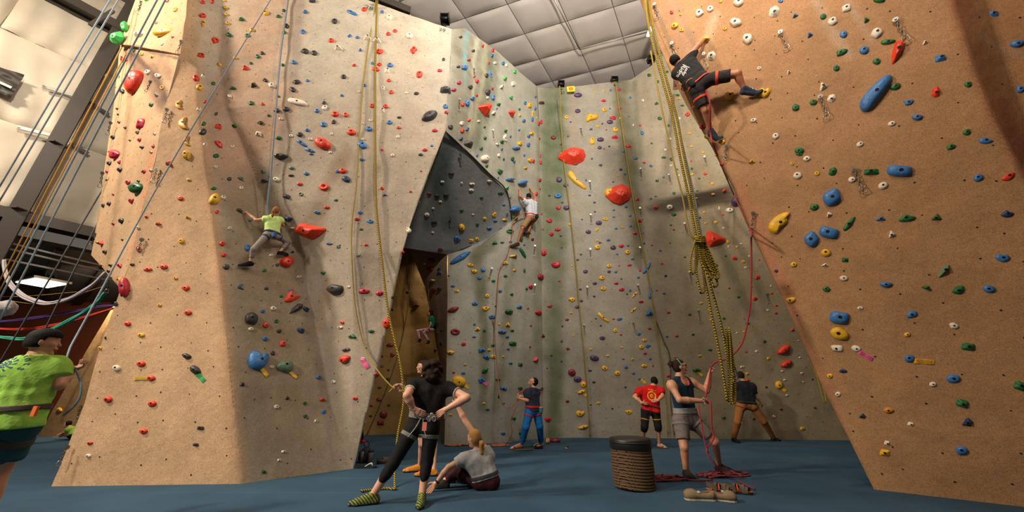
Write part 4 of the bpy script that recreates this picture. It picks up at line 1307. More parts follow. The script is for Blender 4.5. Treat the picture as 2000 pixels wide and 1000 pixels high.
def hold_geo(h, r):
    """returns verts, faces, base point, plane normal, bolt centre and radius - in world space"""
    px, py, w_, hh, c, sh, ang = h
    q = hit(px, py)
    if q is None:
        for dx in (8, 16, 26):
            q = hit(px + dx, py)
            if q:
                d_ = ray(px, py).normalized()
                q = (CAM + d_ * q[3], q[1], q[2], q[3])
                break
    if q is None:
        return None
    P, n, wn, dd = q
    view = (CAM - P).normalized()
    g = n.dot(view)
    if g < .5:
        n = (n + view * (.5 - g) * 1.3).normalized()
    pts, sharp = outline(sh, r)
    a = math.radians(ang)
    ca, sa = math.cos(a), math.sin(a)
    # bounding box of the rotated unit outline, so that w and h stay the seen size when the outline is tilted
    if sh in ('t', 'd', 's', 'o', 'b', 'B', 'r', 'f', 'j', 'J', 'F', 'V', 'R', 'D', 'Y2', 'T') or abs(ang) > 0:
        asp = w_ / max(hh, 1e-3)
    rot = []
    for (x, y) in pts:
        X, Y = x * w_ / 2, y * hh / 2
        if sh in ('l', 'P', 'L', 'c', 'c2', 'C') and abs(ang) > 0:
            L_ = math.hypot(w_, hh) / 2 * (.98 if sh in ('l', 'P', 'L') else .85)
            T_ = L_ * {'l': .27, 'P': .30, 'L': .26, 'c': .55, 'c2': .40, 'C': .62}[sh]
            if sh == 'c':
                L_, T_ = max(w_, hh) / 2, min(w_, hh) / 2
            X, Y = x * L_, y * T_
            X, Y = X * ca - Y * sa, X * sa + Y * ca
        elif abs(ang) > 0:
            X, Y = X * ca - Y * sa * 1.0, X * sa + Y * ca
        rot.append((X, Y))
    # project on the tangent plane
    ring = []
    for (X, Y) in rot:
        d = ray(px + X, py - Y)
        t = n.dot(P - CAM) / n.dot(d)
        ring.append(CAM + d * t)
    cen = sum(ring, Vector()) / len(ring)
    size = sum((q_ - cen).length for q_ in ring) / len(ring)
    ht = size * {'V': .75, 'D': .8, 'Y2': .7, 'R': .5, 't': .75, 'T': .7, 'j': .75, 'J': .7, 'J2': .6, 'P': .45, 'r': .5, 'c': .5, 's': .6, 'l': .32, 'L': .35, 'c': .3, 'c2': .3, 'C': .42, 'f': .5}.get(sh, .62)
    ht = min(ht, .30)
    N = len(ring)
    vs = [p - n * .02 for p in ring]
    fs = []
    # apex shifted a little
    off = (ring[0] - cen) * r.uniform(-.15, .15) + (ring[N // 4] - cen) * r.uniform(-.1, .25)
    apex = cen + off
    if sharp:
        lv = [(1.0, .10), (.42, .93), (.2, 1.0)]
    elif sh == 'r':
        lv = [(1.0, .35), (.86, .85), (.66, 1.0), (.45, .85), (.28, .4)]
    else:
        lv = [(1.0, .28), (.88, .66), (.62, .93), (.32, 1.02)]
    lump = [r.uniform(-.07, .07) if sh in 'fFbB' else r.uniform(-.02, .02) for _ in range(N)]
    for li, (s, z) in enumerate(lv):
        for i, p in enumerate(ring):
            q_ = apex.lerp(p, s) if s < 1 else p
            vs.append(q_ + n * ht * (z + lump[(i + li * 2) % N] * (1 if li else 0)))
    for l in range(len(lv)):
        for i in range(N):
            a0 = l * N + i
            a1 = l * N + (i + 1) % N
            fs.append((a0, a1, a1 + N, a0 + N))
    vs.append(apex + n * ht * (1.0 if sh != 'r' else .3))
    k = len(vs) - 1
    for i in range(N):
        fs.append((len(lv) * N + i, len(lv) * N + (i + 1) % N, k))
    # orientation check
    e1 = (vs[1] - vs[0]).cross(vs[N] - vs[0])
    if e1.dot(vs[0] - cen) < 0:
        fs = [tuple(reversed(f)) for f in fs]
    br = min(.022, size * .24)
    bp = apex + n * ht * (1.0 if sh != 'r' else .3)
    return dict(v=vs, f=fs, base=P - n * .01, n=n, bolt=bp, br=br, flat=sharp, wall=wn, size=size, ht=ht)


def bolt_geo(g):
    n = g['n']
    u = n.orthogonal().normalized()
    w_ = n.cross(u)
    c = g['bolt']
    r1 = g['br']
    vs, fs = [], []
    K = 8
    for (r_, z) in ((r1 * 1.15, -.004), (r1 * 1.1, .004), (r1 * .6, .004), (r1 * .5, .0015)):
        for k in range(K):
            a = 2 * math.pi * k / K
            vs.append(c + (u * math.cos(a) + w_ * math.sin(a)) * r_ + n * z)
    for l in range(3):
        for k in range(K):
            fs.append((l * K + k, l * K + (k + 1) % K, (l + 1) * K + (k + 1) % K, (l + 1) * K + k))
    fs.append(tuple(3 * K + k for k in range(K)))
    return vs, fs


SHN = {'o': 'rounded', 'b': 'lumpy', 'B': 'bulging', 't': 'pointed', 'T': 'angular fin', 'd': 'faceted', 's': 'blocky', 'c': 'crescent', 'c2': 'curved', 'C': 'curved horn',
       'l': 'long', 'L': 'long blade', 'P': 'long pill', 'r': 'ring shaped', 'f': 'jagged', 'F': 'knobbly', 'j': 'half moon', 'J': 'scooped', 'J2': 'smooth wedge',
       'V': 'faceted boulder', 'R': 'slab', 'D': 'pyramid', 'Y2': 'triangular pyramid'}
WLN = {'wall_tower': 'tan tower', 'wall_tower_side': 'tower side face', 'wall_corner': 'grey corner wall', 'wall_overhang': 'dark overhang', 'wall_jamb': 'cave jamb', 'wall_cave': 'cave wall',
       'wall_cave_side': 'cave wall', 'wall_cave_roof': 'cave roof', 'wall_back': 'grey back wall', 'wall_right': 'tan right wall', 'wall_slab': 'far left slab'}
LM = [('girl in the lime top', 530, 450), ('climber in the white shirt', 1035, 415), ('climber in the black shirt', 1375, 180), ('green shirted belayer', 75, 720), ('woman in black leggings', 820, 830),
      ('child in patterned leggings', 828, 645), ('man in blue trousers', 1038, 800), ('man in the red shirt', 1270, 800), ('woman in the tank top', 1340, 800), ('man in rust trousers', 1460, 800),
      ('seated blonde woman', 925, 890), ('coiled yellow rope bundle', 1378, 510), ('rope basket', 1240, 850),
      ('big red wall slab hold', 607, 453), ('big orange horn hold', 1523, 436), ('long navy pill hold', 1711, 181), ('long red hold on right wall', 1752, 101), ('upper faceted red boulder hold', 1116, 304),
      ('lower faceted red boulder hold', 1207, 380), ('red triangular pyramid hold', 1398, 460), ('red pyramid hold by cave', 944, 215), ('long blue blade hold', 900, 504), ('knobbly blue hold', 504, 703),
      ('sage green bulging hold', 557, 716), ('big red oval hold top left', 268, 162), ('green ball hold', 272, 368), ('black scooped hold', 838, 228), ('long cream block hold', 581, 200),
      ('yellow half moon hold', 418, 390), ('big charcoal fin hold', 578, 603), ('yellow bulging hold by black-shirted woman', 896, 745), ('blue wedge beside yellow hold', 1638, 620), ('blue wedge under the top', 1756, 333),
      ('pink tape', 1690, 694), ('orange tape', 1805, 706), ('yellow curved hold on back wall', 1178, 620), ('yellow zigzag hold on back wall', 1153, 231), ('cave mouth', 800, 560), ('tip of dark overhang', 870, 260),
      ('right end of dark overhang', 1000, 430), ('stacked rope loops bottom', 1425, 780), ('two red jug holds', 1530, 695), ('yellow bar hold top left', 323, 64), ('red paired jugs on grey wall', 1098, 517)]
DIRS = ['right of', 'above right of', 'above', 'above left of', 'left of', 'below left of', 'below', 'below right of']


def dirn(x, y, lx, ly):
    return int(round(math.degrees(math.atan2(-(y - ly), x - lx)) / 45.0)) % 8


HG = []
_r = random.Random(99)
for h in HD:
    g = hold_geo(h, _r)
    if g is None:
        print('NO WALL', h)
        continue
    HG.append((h, g))
HG.sort(key=lambda q: -(q[0][2] * q[0][3]))
NBIG = 300
print('holds', len(HG))
sz_name = lambda a: 'large' if a > 900 else ('small' if a < 130 else 'medium')
used_labels = set()
STUFFH = {}
for idx, (h, g) in enumerate(HG):
    cn = HCOL[h[4]][0]
    if idx < NBIG:
        desc = '%s %s' % (cn, SHN[h[5]])
        lab = None
        order = sorted(range(len(LM)), key=lambda i: math.hypot(LM[i][1] - h[0], LM[i][2] - h[1]))
        for li in order:
            nm, lx, ly = LM[li]
            dd = math.hypot(lx - h[0], ly - h[1])
            if dd < 14:
                continue
            k = dirn(h[0], h[1], lx, ly)
            # no other hold of this colour may be nearer to the landmark on that side
            ok = True
            for (h2, g2) in HG[:NBIG]:
                if h2 is h or h2[4] != h[4]:
                    continue
                d2 = math.hypot(lx - h2[0], ly - h2[1])
                if d2 < dd and d2 > 0 and dirn(h2[0], h2[1], lx, ly) == k:
                    ok = False
                    break
            if not ok:
                continue
            lab = '%s climbing hold, nearest %s one %s the %s' % (desc, cn, DIRS[k], nm)
            lw = lab.split()
            if len(lw) > 16:
                lab = '%s hold, nearest %s one %s %s' % (desc, cn, DIRS[k], nm)
            if len(lab.split()) <= 16 and lab not in used_labels:
                break
            lab = None
        if lab is None:
            # second rank: a neighbour hold as landmark
            best = None
            for (h2, g2) in HG[:90]:
                if h2 is h:
                    continue
                lab2 = '%s %s' % (HCOL[h2[4]][0], SHN[h2[5]])
                dd = math.hypot(h2[0] - h[0], h2[1] - h[1])
                if best is None or dd < best[0]:
                    best = (dd, h2, lab2)
            k = dirn(h[0], h[1], best[1][0], best[1][1])
            lab = '%s hold on %s, %s the %s hold' % (desc, WLN[g['wall']], DIRS[k], best[2])
            while lab in used_labels:
                lab = lab.replace(' hold on', ' %s hold on' % ['bolted', 'chalked', 'worn', 'scuffed'][_r.randrange(4)], 1)
        used_labels.add(lab)
        ob = mesh_obj('climbing_hold', g['v'], g['f'], HM[h[4]], smooth=not g['flat'])
        localise(ob, g['base'])
        ob.location = g['base']
        tag(ob, lab, 'climbing hold', 'climbing holds on the %s' % WLN[g['wall']])
        if g['flat']:
            pass
        bv_, bf_ = bolt_geo(g)
        bo = mesh_obj('bolt', bv_, bf_, M_BOLT, ob)
        localise(bo, g['base'])
        # the largest volumes carry facets with a soft edge
    else:
        ky = (g['wall'])
        s = STUFFH.setdefault('all', MB())
        mi = sorted(HCOL).index(h[4])
        s.add(g['v'], g['f'], mi)
        bv_, bf_ = bolt_geo(g)
        s.add(bv_, bf_, len(HCOL))
for k, s in STUFFH.items():
    so = s.build('small_climbing_holds', mats=[HM[q] for q in sorted(HCOL)] + [M_BOLT], smooth=False, kind='stuff')
    tag(so, 'small bolt on footholds in many colours scattered over all the walls', 'climbing hold')
# ------------------------------------------------------------------ ropes, chains, tapes, gear on the walls and the floor
def hitp(px, py, off):
    q_ = hit(px, py)
    d = ray(px, py).normalized()
    if q_ is None:
        return PY(px, py, 11)
    return CAM + d * (q_[3] - off)


def rope_mat(name, c1, c2, scale=38):
    """braided sheath: two colours wound round the rope"""
    m = bpy.data.materials.new(name)
    m.use_nodes = True
    nt = m.node_tree
    b = nt.nodes['Principled BSDF']
    b.inputs['Roughness'].default_value = .8
    b.inputs['Specular IOR Level'].default_value = .2
    tc = nt.nodes.new('ShaderNodeTexCoord')
    wv = nt.nodes.new('ShaderNodeTexWave')
    wv.wave_type = 'BANDS'
    wv.bands_direction = 'DIAGONAL'
    wv.inputs['Scale'].default_value = scale
    wv.inputs['Distortion'].default_value = 1.2
    cr = nt.nodes.new('ShaderNodeValToRGB')
    cr.color_ramp.elements[0].position = .42
    cr.color_ramp.elements[0].color = c1
    cr.color_ramp.elements[1].position = .55
    cr.color_ramp.elements[1].color = c2
    nt.links.new(tc.outputs['Object'], wv.inputs['Vector'])
    nt.links.new(wv.outputs['Fac'], cr.inputs['Fac'])
    nt.links.new(cr.outputs['Color'], b.inputs['Base Color'])
    return m


RM = dict(yel=rope_mat('rope_yellow_black', srgb(38, 32, 18), srgb(184, 154, 52), 16), yelp=mat('rope_olive_yellow', srgb(150, 128, 48), .8, var=.2, cscale=60),
          blu=mat('rope_grey_blue', srgb(112, 128, 142), .8, var=.25, cscale=50), red=mat('rope_red', srgb(160, 44, 54), .8, var=.25, cscale=60),
          orn=mat('rope_rust', srgb(168, 96, 66), .8, var=.25, cscale=60), gld=mat('rope_gold', srgb(178, 134, 50), .8, var=.25, cscale=60),
          dkr=mat('rope_maroon', srgb(120, 48, 56), .8, var=.3, cscale=40), dgr=mat('rope_dark_grey', srgb(84, 88, 92), .8, var=.2, cscale=50), brn=mat('rope_brown_green', srgb(86, 74, 50), .8, var=.3, cscale=40))


def rope(label, pts, m, wpx, group=None, name='climbing_rope', smooth=6):
    P3 = [Vector(p) if not isinstance(p, tuple) else PY(*p) for p in pts]
    P3 = smooth_path(P3, smooth)
    rs = [max(.0045, wpx / 2 * proj(p)[2] / F) for p in P3]
    r0 = sorted(rs)[len(rs) // 2]
    mb = MB().tube(P3, r0, 8, rs=[min(max(r, r0 * .75), r0 * 1.25) for r in rs])
    o = mb.build(name, RM[m], smooth=True)
    b = P3[-1].copy()
    localise(o, b)
    o.location = b
    tag(o, label, 'rope', group)
    return o


def wr(pts, off=.12):
    return [hitp(x, y, off) for x, y in pts]


# ropes on the tower
rope('thin yellow rope on tower curving left down to the curly haired man\'s hands',
     [(736, -20, 6.9)] + wr([(733, 12), (718, 100), (706, 200), (697, 350), (688, 430), (687, 500), (694, 600), (713, 680)], .07) + [(738, 724, 6.95), (762, 752, 6.85), (768, 756, 6.82), (760, 766, 6.8)], 'yelp', 2.6)
rope('yellow and black rope hanging straight down the tower beside the cave mouth',
     [(740, -20, 6.9)] + wr([(736, 14), (733, 150), (733, 300), (735, 400), (745, 500)], .09) + [(757, 600, 6.9), (771, 665, 6.85), (781, 705, 6.8), (787, 750, 6.75), (788, 790, 6.7), (777, 850, 6.6), (772, 900, 6.4), (771, 950, 6.1)]
     + [FO_ for FO_ in [FL(772, 958) + Vector((0, 0, .02)), FL(755, 957) + Vector((0, 0, .02)), FL(735, 959) + Vector((0, 0, .02)), FL(704, 962) + Vector((0, 0, .02))]], 'yel', 4.2)
rope('grey blue top rope running down to the small climbing girl',
     wr([(566, -20), (549, 100), (538, 230), (530, 330)], .15) + [hitp(522, 405, .34), hitp(525, 440, .36), hitp(529, 458, .42)], 'blu', 2.6)
rope('long grey blue rope slanting across the tower to the lime shirted belayer',
     [(537, -14, 5.9), (345, 300, 5.3), (180, 600, 4.2), (133, 690, 3.7), (140, 716, 3.62), (148, 722, 3.6), (158, 750, 3.58), (156, 775, 3.58), (143, 795, 3.58), (124, 812, 3.58)], 'blu', 3.4, smooth=8)
for k_, (a, b, m_, w_, y_, lb) in enumerate([
    ((222, -12), (-10, 380), 'blu', 2.6, 6.4, 'leftmost of the grey blue ropes slanting over the white wall'),
    ((238, -12), (-10, 408), 'blu', 2.6, 6.4, 'second grey blue rope from the left over the white wall'),
    ((314, -14), (-10, 602), 'blu', 2.8, 5.6, 'grey blue rope crossing the steel column, left of its pair'),
    ((330, -14), (-8, 640), 'blu', 2.8, 5.6, 'grey blue rope crossing the steel column, right of its pair'),
    ((240, 88), (-10, 566), 'gld', 2.0, 6.8, 'thin yellow rope close along the steel column, left one'),
    ((246, 105), (-10, 586), 'gld', 2.0, 6.8, 'thin yellow rope close along the steel column, right one'),
    ((200, 370), (-10, 724), 'dgr', 2.6, 7.6, 'dark grey rope ending behind the dark haired belayer, left one'),
    ((190, 436), (60, 700), 'dgr', 2.6, 7.4, 'dark grey rope ending behind the dark haired belayer, right one')]):
    A, B = PY(a[0], a[1], y_), PY(b[0], b[1], y_ * (.86 if k_ < 4 else .95))
    rope(lb, [A, A.lerp(B, .5) + Vector((0, 0, -.03)), B], m_, w_, 'ropes hanging at the far left')
# back wall top ropes, with a strip standing in for one rope shadow
for pts, m_, w_, lb in [
    ([(1093, 168), (1100, 300), (1112, 400), (1125, 520), (1132, 600), (1142, 700), (1150, 800), (1153, 852)], 'yelp', 2.2, 'olive yellow rope on grey back wall left of the red boulders'),
    ([(1202, 160), (1215, 250), (1235, 380), (1255, 480), (1270, 560), (1282, 640), (1293, 720), (1303, 790), (1305, 848)], 'yelp', 2.2, 'olive yellow rope down the back wall behind the woman in tank top'),
    ([(1282, 628), (1296, 665), (1309, 700), (1310, 780), (1318, 850)], 'brn', 2.2, 'dark strip standing in for rope shadow on back wall behind the tank top woman')]:  # last one: dark strip added where there is only a rope shadow
    rope(lb, wr(pts, .12), m_, w_, 'top ropes on the back wall')
rope('thin rust rope from the white shirted climber down to the man in blue', [hitp(1030, 412, .5), hitp(1003, 431, .25), hitp(1000, 460, .25), hitp(990, 500, .2), hitp(975, 530, .2), hitp(970, 600, .2), hitp(966, 650, .2), hitp(971, 720, .3),
     (976, 770, 10.0), (984, 792, 9.95), (997, 796, 9.9), (1008, 786, 9.9), (1014, 777, 9.85), (1010, 792, 9.85), (998, 818, 9.9), (1000, 846, 10.0), (990, 866, 10.3)] + [FL(984, 872) + Vector((0, 0, .02)), FL(960, 873) + Vector((0, 0, .02))], 'orn', 1.8)
rope('dark rope holding the child in the cave', [PY(834, 498, 11.5), PY(836, 560, 11.55), PY(839, 604, 11.6), PY(842, 638, 11.45)], 'brn', 1.8)
rope('thin dark rope slanting down the cave wall behind the curly haired man', wr([(806, 520), (790, 640), (762, 740), (716, 850)], .1), 'brn', 1.6)
# right side: the red lead rope
cl = bc_h = hitp(1385, 190, .5)
rope('red lead rope from the black shirted climber down along the wall edge', [hitp(1379, 176, .55), hitp(1387, 205, .62), hitp(1388, 262, .35), hitp(1400, 300, .15), hitp(1433, 380, .12), hitp(1464, 446, .12), (1467, 470, 6.0), (1467, 560, 6.1),
     (1463, 612, 6.2), (1450, 668, 6.3), (1426, 697, 6.35), (1402, 706, 6.4), (1393, 711, 6.45), (1388, 722, 6.5), (1384, 748, 6.5), (1378, 776, 6.5)], 'red', 3.2)
rope('red brake rope from the tank top woman\'s lower fist to the rope pile', [(1378, 780, 6.5), (1387, 786, 6.42), (1389, 810, 6.42), (1390, 835, 6.45), (1394, 856, 6.45), (1380, 880, 6.4), (1395, 905, 6.4), (1406, 918, 6.5)] + [FL(1412, 931) + Vector((0, 0, .03))], 'red', 3.2)
rope('pink red rope end hanging from the tank top woman\'s harness', [(1364, 790, 6.45), (1367, 812, 6.42), (1372, 840, 6.42), (1376, 862, 6.40), (1384, 885, 6.4)], 'red', 2.4)
# big hanging ropes
def strand(lbl, pts, m_, w_, dx=0, y0=8.4, y1=7.6, grp='doubled yellow ropes hanging by the right wall'):
    n_ = len(pts)
    P3 = [PY(x + dx, y, y0 + (y1 - y0) * i / (n_ - 1)) for i, (x, y) in enumerate(pts)]
    return rope(lbl, P3, m_, w_, grp)


main = [(1258, -40), (1268, 40), (1283, 105), (1298, 160), (1317, 230), (1330, 300), (1345, 370), (1362, 460), (1378, 540), (1394, 620), (1410, 700), (1424, 785)]
strand('thick yellow black rope hanging by the right wall, left strand', main, 'yel', 4.8, -3, 5.3, 5.6)
strand('thick yellow black rope hanging by the right wall, right strand', [(x + (8 if y > 560 else 2), y) for x, y in main], 'yel', 4.6, 3, 5.36, 5.68)
strand('plain yellow rope just left of the thick doubled rope', [(1277, 100), (1296, 200), (1318, 300), (1338, 380), (1352, 450), (1362, 470)], 'yelp', 3.0, -6, 5.4, 5.55)
strand('pale grey rope beside the thick doubled yellow rope', [(1270, 20), (1296, 130), (1318, 220), (1340, 310), (1358, 390), (1372, 470), (1388, 560), (1410, 640), (1425, 690), (1438, 725), (1441, 738), (1434, 741), (1428, 728), (1426, 700), (1418, 660)], 'blu', 2.4, 0, 5.5, 5.8)
# coiled bundle: loops wound round the strands
mb = MB()
bt = thing('rope_coil', 'bundle of coiled yellow and black rope hung halfway down the doubled rope', 'rope', PY(1375, 500, 5.4))
for i, (xa, ya, xb, yb, off) in enumerate([(1358, 470, 1352, 535, 0), (1362, 464, 1386, 545, .03), (1366, 462, 1395, 560, .06), (1360, 468, 1370, 572, .02), (1370, 470, 1398, 545, .05), (1372, 476, 1392, 540, .08)]):
    lp = [PY(xa, ya, 5.34 + off), PY((xa + xb) / 2 - 6, (ya + yb) / 2, 5.32 + off), PY(xb - 3, yb - 6, 5.32 + off), PY(xb + 1, yb, 5.33 + off), PY(xb + 6, yb - 8, 5.35 + off), PY((xa + xb) / 2 + 8, (ya + yb) / 2, 5.36 + off), PY(xa + 6, ya + 2, 5.36 + off)]
    m2 = MB().tube(smooth_path(lp, 6), .0165, 8)
    o = m2.build('rope_loop', RM['yel'], bt, True)
    localise(o, bt.location)
m2 = MB()
c0 = PY(1366, 468, 5.36)
for k_ in range(4):
    m2.tube([c0 + Vector((math.cos(a) * .085, math.sin(a) * .06, (k_ - 1.5) * .03 + .02 * math.sin(a))) for a in np.linspace(0, 6.283, 16)], .0165, 8, cap=False)
o = m2.build('rope_wrap', RM['yel'], bt, True)
localise(o, bt.location)
for k_, (x0_, y0_) in enumerate(((1426, 700), (1432, 706))):
    lp = [PY(x0_ - 8, 640, 5.6), PY(x0_ - 3, 730, 5.6), PY(x0_ - 3, 775, 5.6), PY(x0_, 788, 5.6), PY(x0_ + 5, 778, 5.62), PY(x0_ + 2, 730, 5.64), PY(x0_ - 6, 650, 5.64)]
    rope('hanging yellow rope loop at the foot of the doubled rope, %s' % ['left one', 'right one'][k_], lp, 'yel', 3.8)
rope('olive rope loop hanging behind the lower edge of the right wall', [(1578, 700, 10.6), (1594, 730, 10.6), (1604, 765, 10.6), (1610, 786, 10.6), (1613, 775, 10.6), (1604, 745, 10.6), (1585, 700, 10.6)], 'yelp', 3.0)

# ---- chains with carabiners
def chain_meshes():
    lk = MB()
    P_ = []
    for a in np.linspace(0, 2 * math.pi, 15)[:-1]:
        P_.append(Vector((.32 * math.cos(a), 0, .75 * math.sin(a) + (.22 if math.sin(a) > 0 else -.22))))
    P_.append(P_[0])
    lk.tube(P_, .13, 6, cap=False)
    return lk


def make_chain(p0, p1, n, m, label, wn):
    L_ = (p1 - p0).length
    t = thing('quickdraw_chain', label, 'chain', p0, 'chains bolted to the ' + wn)
    d = (p1 - p0).normalized()
    tocam = (CAM - p0).normalized()
    x = d.cross(tocam).normalized()
    y = d.cross(x)
    ll = L_ * .72 / n
    hg = MB().lathe((0, 0, 0), [(.001, .012), (.035, .012), (.035, -.004), (.001, -.004)], 10, rot=Matrix((x, d, -y)).transposed())
    hg.lathe(tuple(-y * .02), [(.001, .008), (.012, .008), (.012, -.01)], 6, rot=Matrix((x, d, -y)).transposed())
    hg.build('hanger', M_STEEL, t)
    for i in range(n):
        c = d * (ll * (i + .55))
        X, Y = (x, y) if i % 2 == 0 else (y, x)
        lk = MB()
        P_ = [c + X * (.30 * ll * math.cos(a)) + d * (.42 * ll * math.sin(a) + .16 * ll * (1 if math.sin(a) > 0 else -1)) for a in np.linspace(0, 6.283, 13)]
        lk.tube(P_, max(.006, ll * .11), 5, cap=False)
        lk.build('chain_link', m, t, True)
    c = d * (L_ * .86)
    cw = L_ * .105
    cbn = MB().tube(smooth_path([c + x * (-.55 * cw) - d * cw * 1.1, c - x * (.9 * cw) + d * cw, c + x * (.1 * cw) + d * cw * 1.35, c + x * cw * 1.05 + d * cw, c + x * (.5 * cw) - d * cw * 1.1, c - x * .55 * cw - d * cw * 1.1], 3), max(.006, cw * .11), 6)
    cbn.build('carabiner', M_STEEL, t, True)


CH_ = [(1749, 38, 1772, 80), (1524, 62, 1538, 95), (1602, 188, 1616, 230), (1667, 330, 1688, 376), (1374, 105, 1380, 131), (1312, 84, 1319, 104), (1418, 285, 1417, 312), (1471, 417, 1468, 452), (1278, 8, 1284, 34),
       (1251, 329, 1253, 350), (1250, 406, 1253, 426), (1250, 483, 1254, 501), (1347, 531, 1352, 553), (1246, 556, 1252, 578), (1364, 605, 1369, 629), (1237, 629, 1241, 647), (1152, 354, 1154, 374), (1154, 419, 1155, 437), (1153, 486, 1154, 505),
       (1147, 560, 1148, 582), (1134, 249, 1137, 267), (1306, 341, 1310, 359), (1337, 436, 1343, 458), (1497, 573, 1503, 596), (1376, 306, 1380, 322), (898, 194, 897, 216), (926, 134, 927, 153), (963, 254, 965, 273), (961, 524, 955, 546), (963, 627, 966, 645), (1141, 634, 1142, 650),
       (276, 4, 270, 28), (354, 81, 346, 106), (294, 160, 285, 179), (326, 214, 321, 240), (306, 330, 298, 357), (216, 240, 210, 264), (200, 338, 195, 366), (186, 458, 176, 484), (214, 544, 208, 572), (277, 468, 270, 490),
       (158, 793, 147, 822), (130, 874, 113, 910), (1045, 480, 1042, 500), (1045, 556, 1043, 575), (899, 302, 902, 318), (880, 426, 880, 440), (991, 418, 988, 430), (858, 522, 864, 534)]
M_CHN = mat('chain_steel', srgb(120, 114, 104), .4, .85)
M_CHD = mat('chain_dark', srgb(62, 58, 56), .45, .7)
used = {}
for (x0_, y0_, x1_, y1_) in CH_:
    q_ = hit(x0_, y0_)
    if q_ is None:
        q_ = hit(x0_ + 14, y0_)
        p0 = PD(x0_, y0_, q_[3] - .05) if q_ else PY(x0_, y0_, 6)
    else:
        p0 = CAM + ray(x0_, y0_).normalized() * (q_[3] - .05)
    q1_ = hit(x1_, y1_)
    d0 = (p0 - CAM).length
    d1 = min(d0 * 1.02, (q1_[3] - .05)) if q1_ and abs(q1_[3] - d0) < .8 else d0
    p1 = PD(x1_, y1_, d1)
    wn = WLN.get(q_[2] if q_ else '', 'wall')
    lms = sorted(LM, key=lambda L: math.hypot(L[1] - x0_, L[2] - y0_))
    for L in lms:
        lb = 'steel chain and carabiner bolted %s the %s' % (DIRS[dirn(x0_, y0_, L[1], L[2])], L[0])
        if lb not in used:
            break
    used[lb] = 1
    make_chain(p0, p1, 5 if (y1_ - y0_) > 22 else 4, M_CHD if wn.startswith('tower') else M_CHN, lb, wn)

# ---- tapes that name the routes
TP = [(712, 709, 24, 9, -55, 'pink'), (274, 739, 27, 6, 0, 'yellow'), (391, 737, 22, 9, -45, 'green'), (517, 727, 19, 8, -50, 'yellow'), (573, 732, 19, 6, -40, 'yellow'), (1690, 694, 32, 9, -30, 'pink'), (1805, 706, 40, 9, -4, 'orange'),
      (947, 748, 16, 6, -35, 'pink'), (1018, 763, 9, 6, -50, 'pink'), (1057, 763, 9, 5, -60, 'pink'), (1257, 745, 13, 5, -38, 'yellow'), (1367, 730, 14, 5, -38, 'yellow'), (1529, 760, 16, 6, -35, 'yellow'), (1143, 771, 9, 5, -40, 'orange'),
      (909, 753, 18, 6, -40, 'yellow'), (1139, 746, 9, 6, 10, 'pink')]
TC = dict(pink=srgb(238, 92, 150), yellow=srgb(236, 186, 50), green=srgb(60, 176, 92), orange=srgb(240, 170, 40))
for (x, y, w_, h_, a_g, cn) in TP:
    q_ = hit(x, y)
    a = math.radians(a_g)
    cs = []
    nx_ = 6
    vs, fs = [], []
    n = q_[1]
    for i in range(nx_ + 1):
        for j in (-1, 1):
            X, Y = (i / nx_ - .5) * w_, j * h_ / 2
            d = ray(x + X * math.cos(a) - Y * math.sin(a), y - (X * math.sin(a) + Y * math.cos(a)))
            t = n.dot(q_[0] + n * .012 - CAM) / n.dot(d)
            vs.append(CAM + d * t + n * .004 * math.sin(i * 1.7))
    fs = [(2 * i, 2 * i + 2, 2 * i + 3, 2 * i + 1) for i in range(nx_)]
    o = mesh_obj('tape_tag', vs, fs, mat('tape_' + cn, TC[cn], .6))
    sol = o.modifiers.new('thick', 'SOLIDIFY')
    sol.thickness = .002
    localise(o, q_[0])
    o.location = q_[0]
    near = min(HG[:300], key=lambda g: math.hypot(g[0][0] - x, g[0][1] - y))[0]
    tag(o, '%s tape by the %s hold %s the %s' % ((cn, HCOL[near[4]][0]) + (lambda L: (DIRS[dirn(x, y, L[1], L[2])], L[0]))(min(LM, key=lambda L: math.hypot(L[1] - x, L[2] - y) if math.hypot(L[1] - x, L[2] - y) > 12 else 999))), 'tape', 'route name tapes')
    if w_ > 25:
        mb = MB()
        r2 = random.Random(int(x))
        for ln in (-.18, .18):
            X = -.38
            while X < .38:
                l_ = r2.uniform(.02, .07)
                pp = []
                for (dx, dy) in ((0, -.06), (l_, -.06 + r2.uniform(-.03, .03)), (l_, .06), (0, .06)):
                    XX, YY = (X + dx) * w_, (ln + dy) * h_
                    d = ray(x + XX * math.cos(a) - YY * math.sin(a), y - (XX * math.sin(a) + YY * math.cos(a)))
                    t = n.dot(q_[0] + n * .026 - CAM) / n.dot(d)
                    pp.append(CAM + d * t)
                mb.add(pp, [(0, 1, 2, 3)])
                X += l_ + .02
        pr_ = mb.build('handwriting', mat('ink_dark', (.03, .02, .02, 1), .7), o)
        localise(pr_, q_[0])

# painted numbers on the wall tops and the yellow card
def wall_text(txt_, px, py, sz, lab, rot=0):
    q_ = hit(px, py)
    n = q_[1]
    tv, tf = text_mesh(txt_, 1.0)
    xr = (ray(px + 10, py) - ray(px, py))
    xr = (xr - n * xr.dot(n)).normalized()
    yr = n.cross(xr)
    s_ = sz * proj(q_[0])[2] / F
    wo = [w_ for w_ in WALLS if w_[0] == q_[2]][0]
    vs = [q_[0] + xr * v.x * s_ + yr * v.y * s_ + n * .03 for v in tv]
    return mesh_obj('painted_number', vs, tf, mat('number_paint', srgb(44, 42, 38), .8), wo[1])


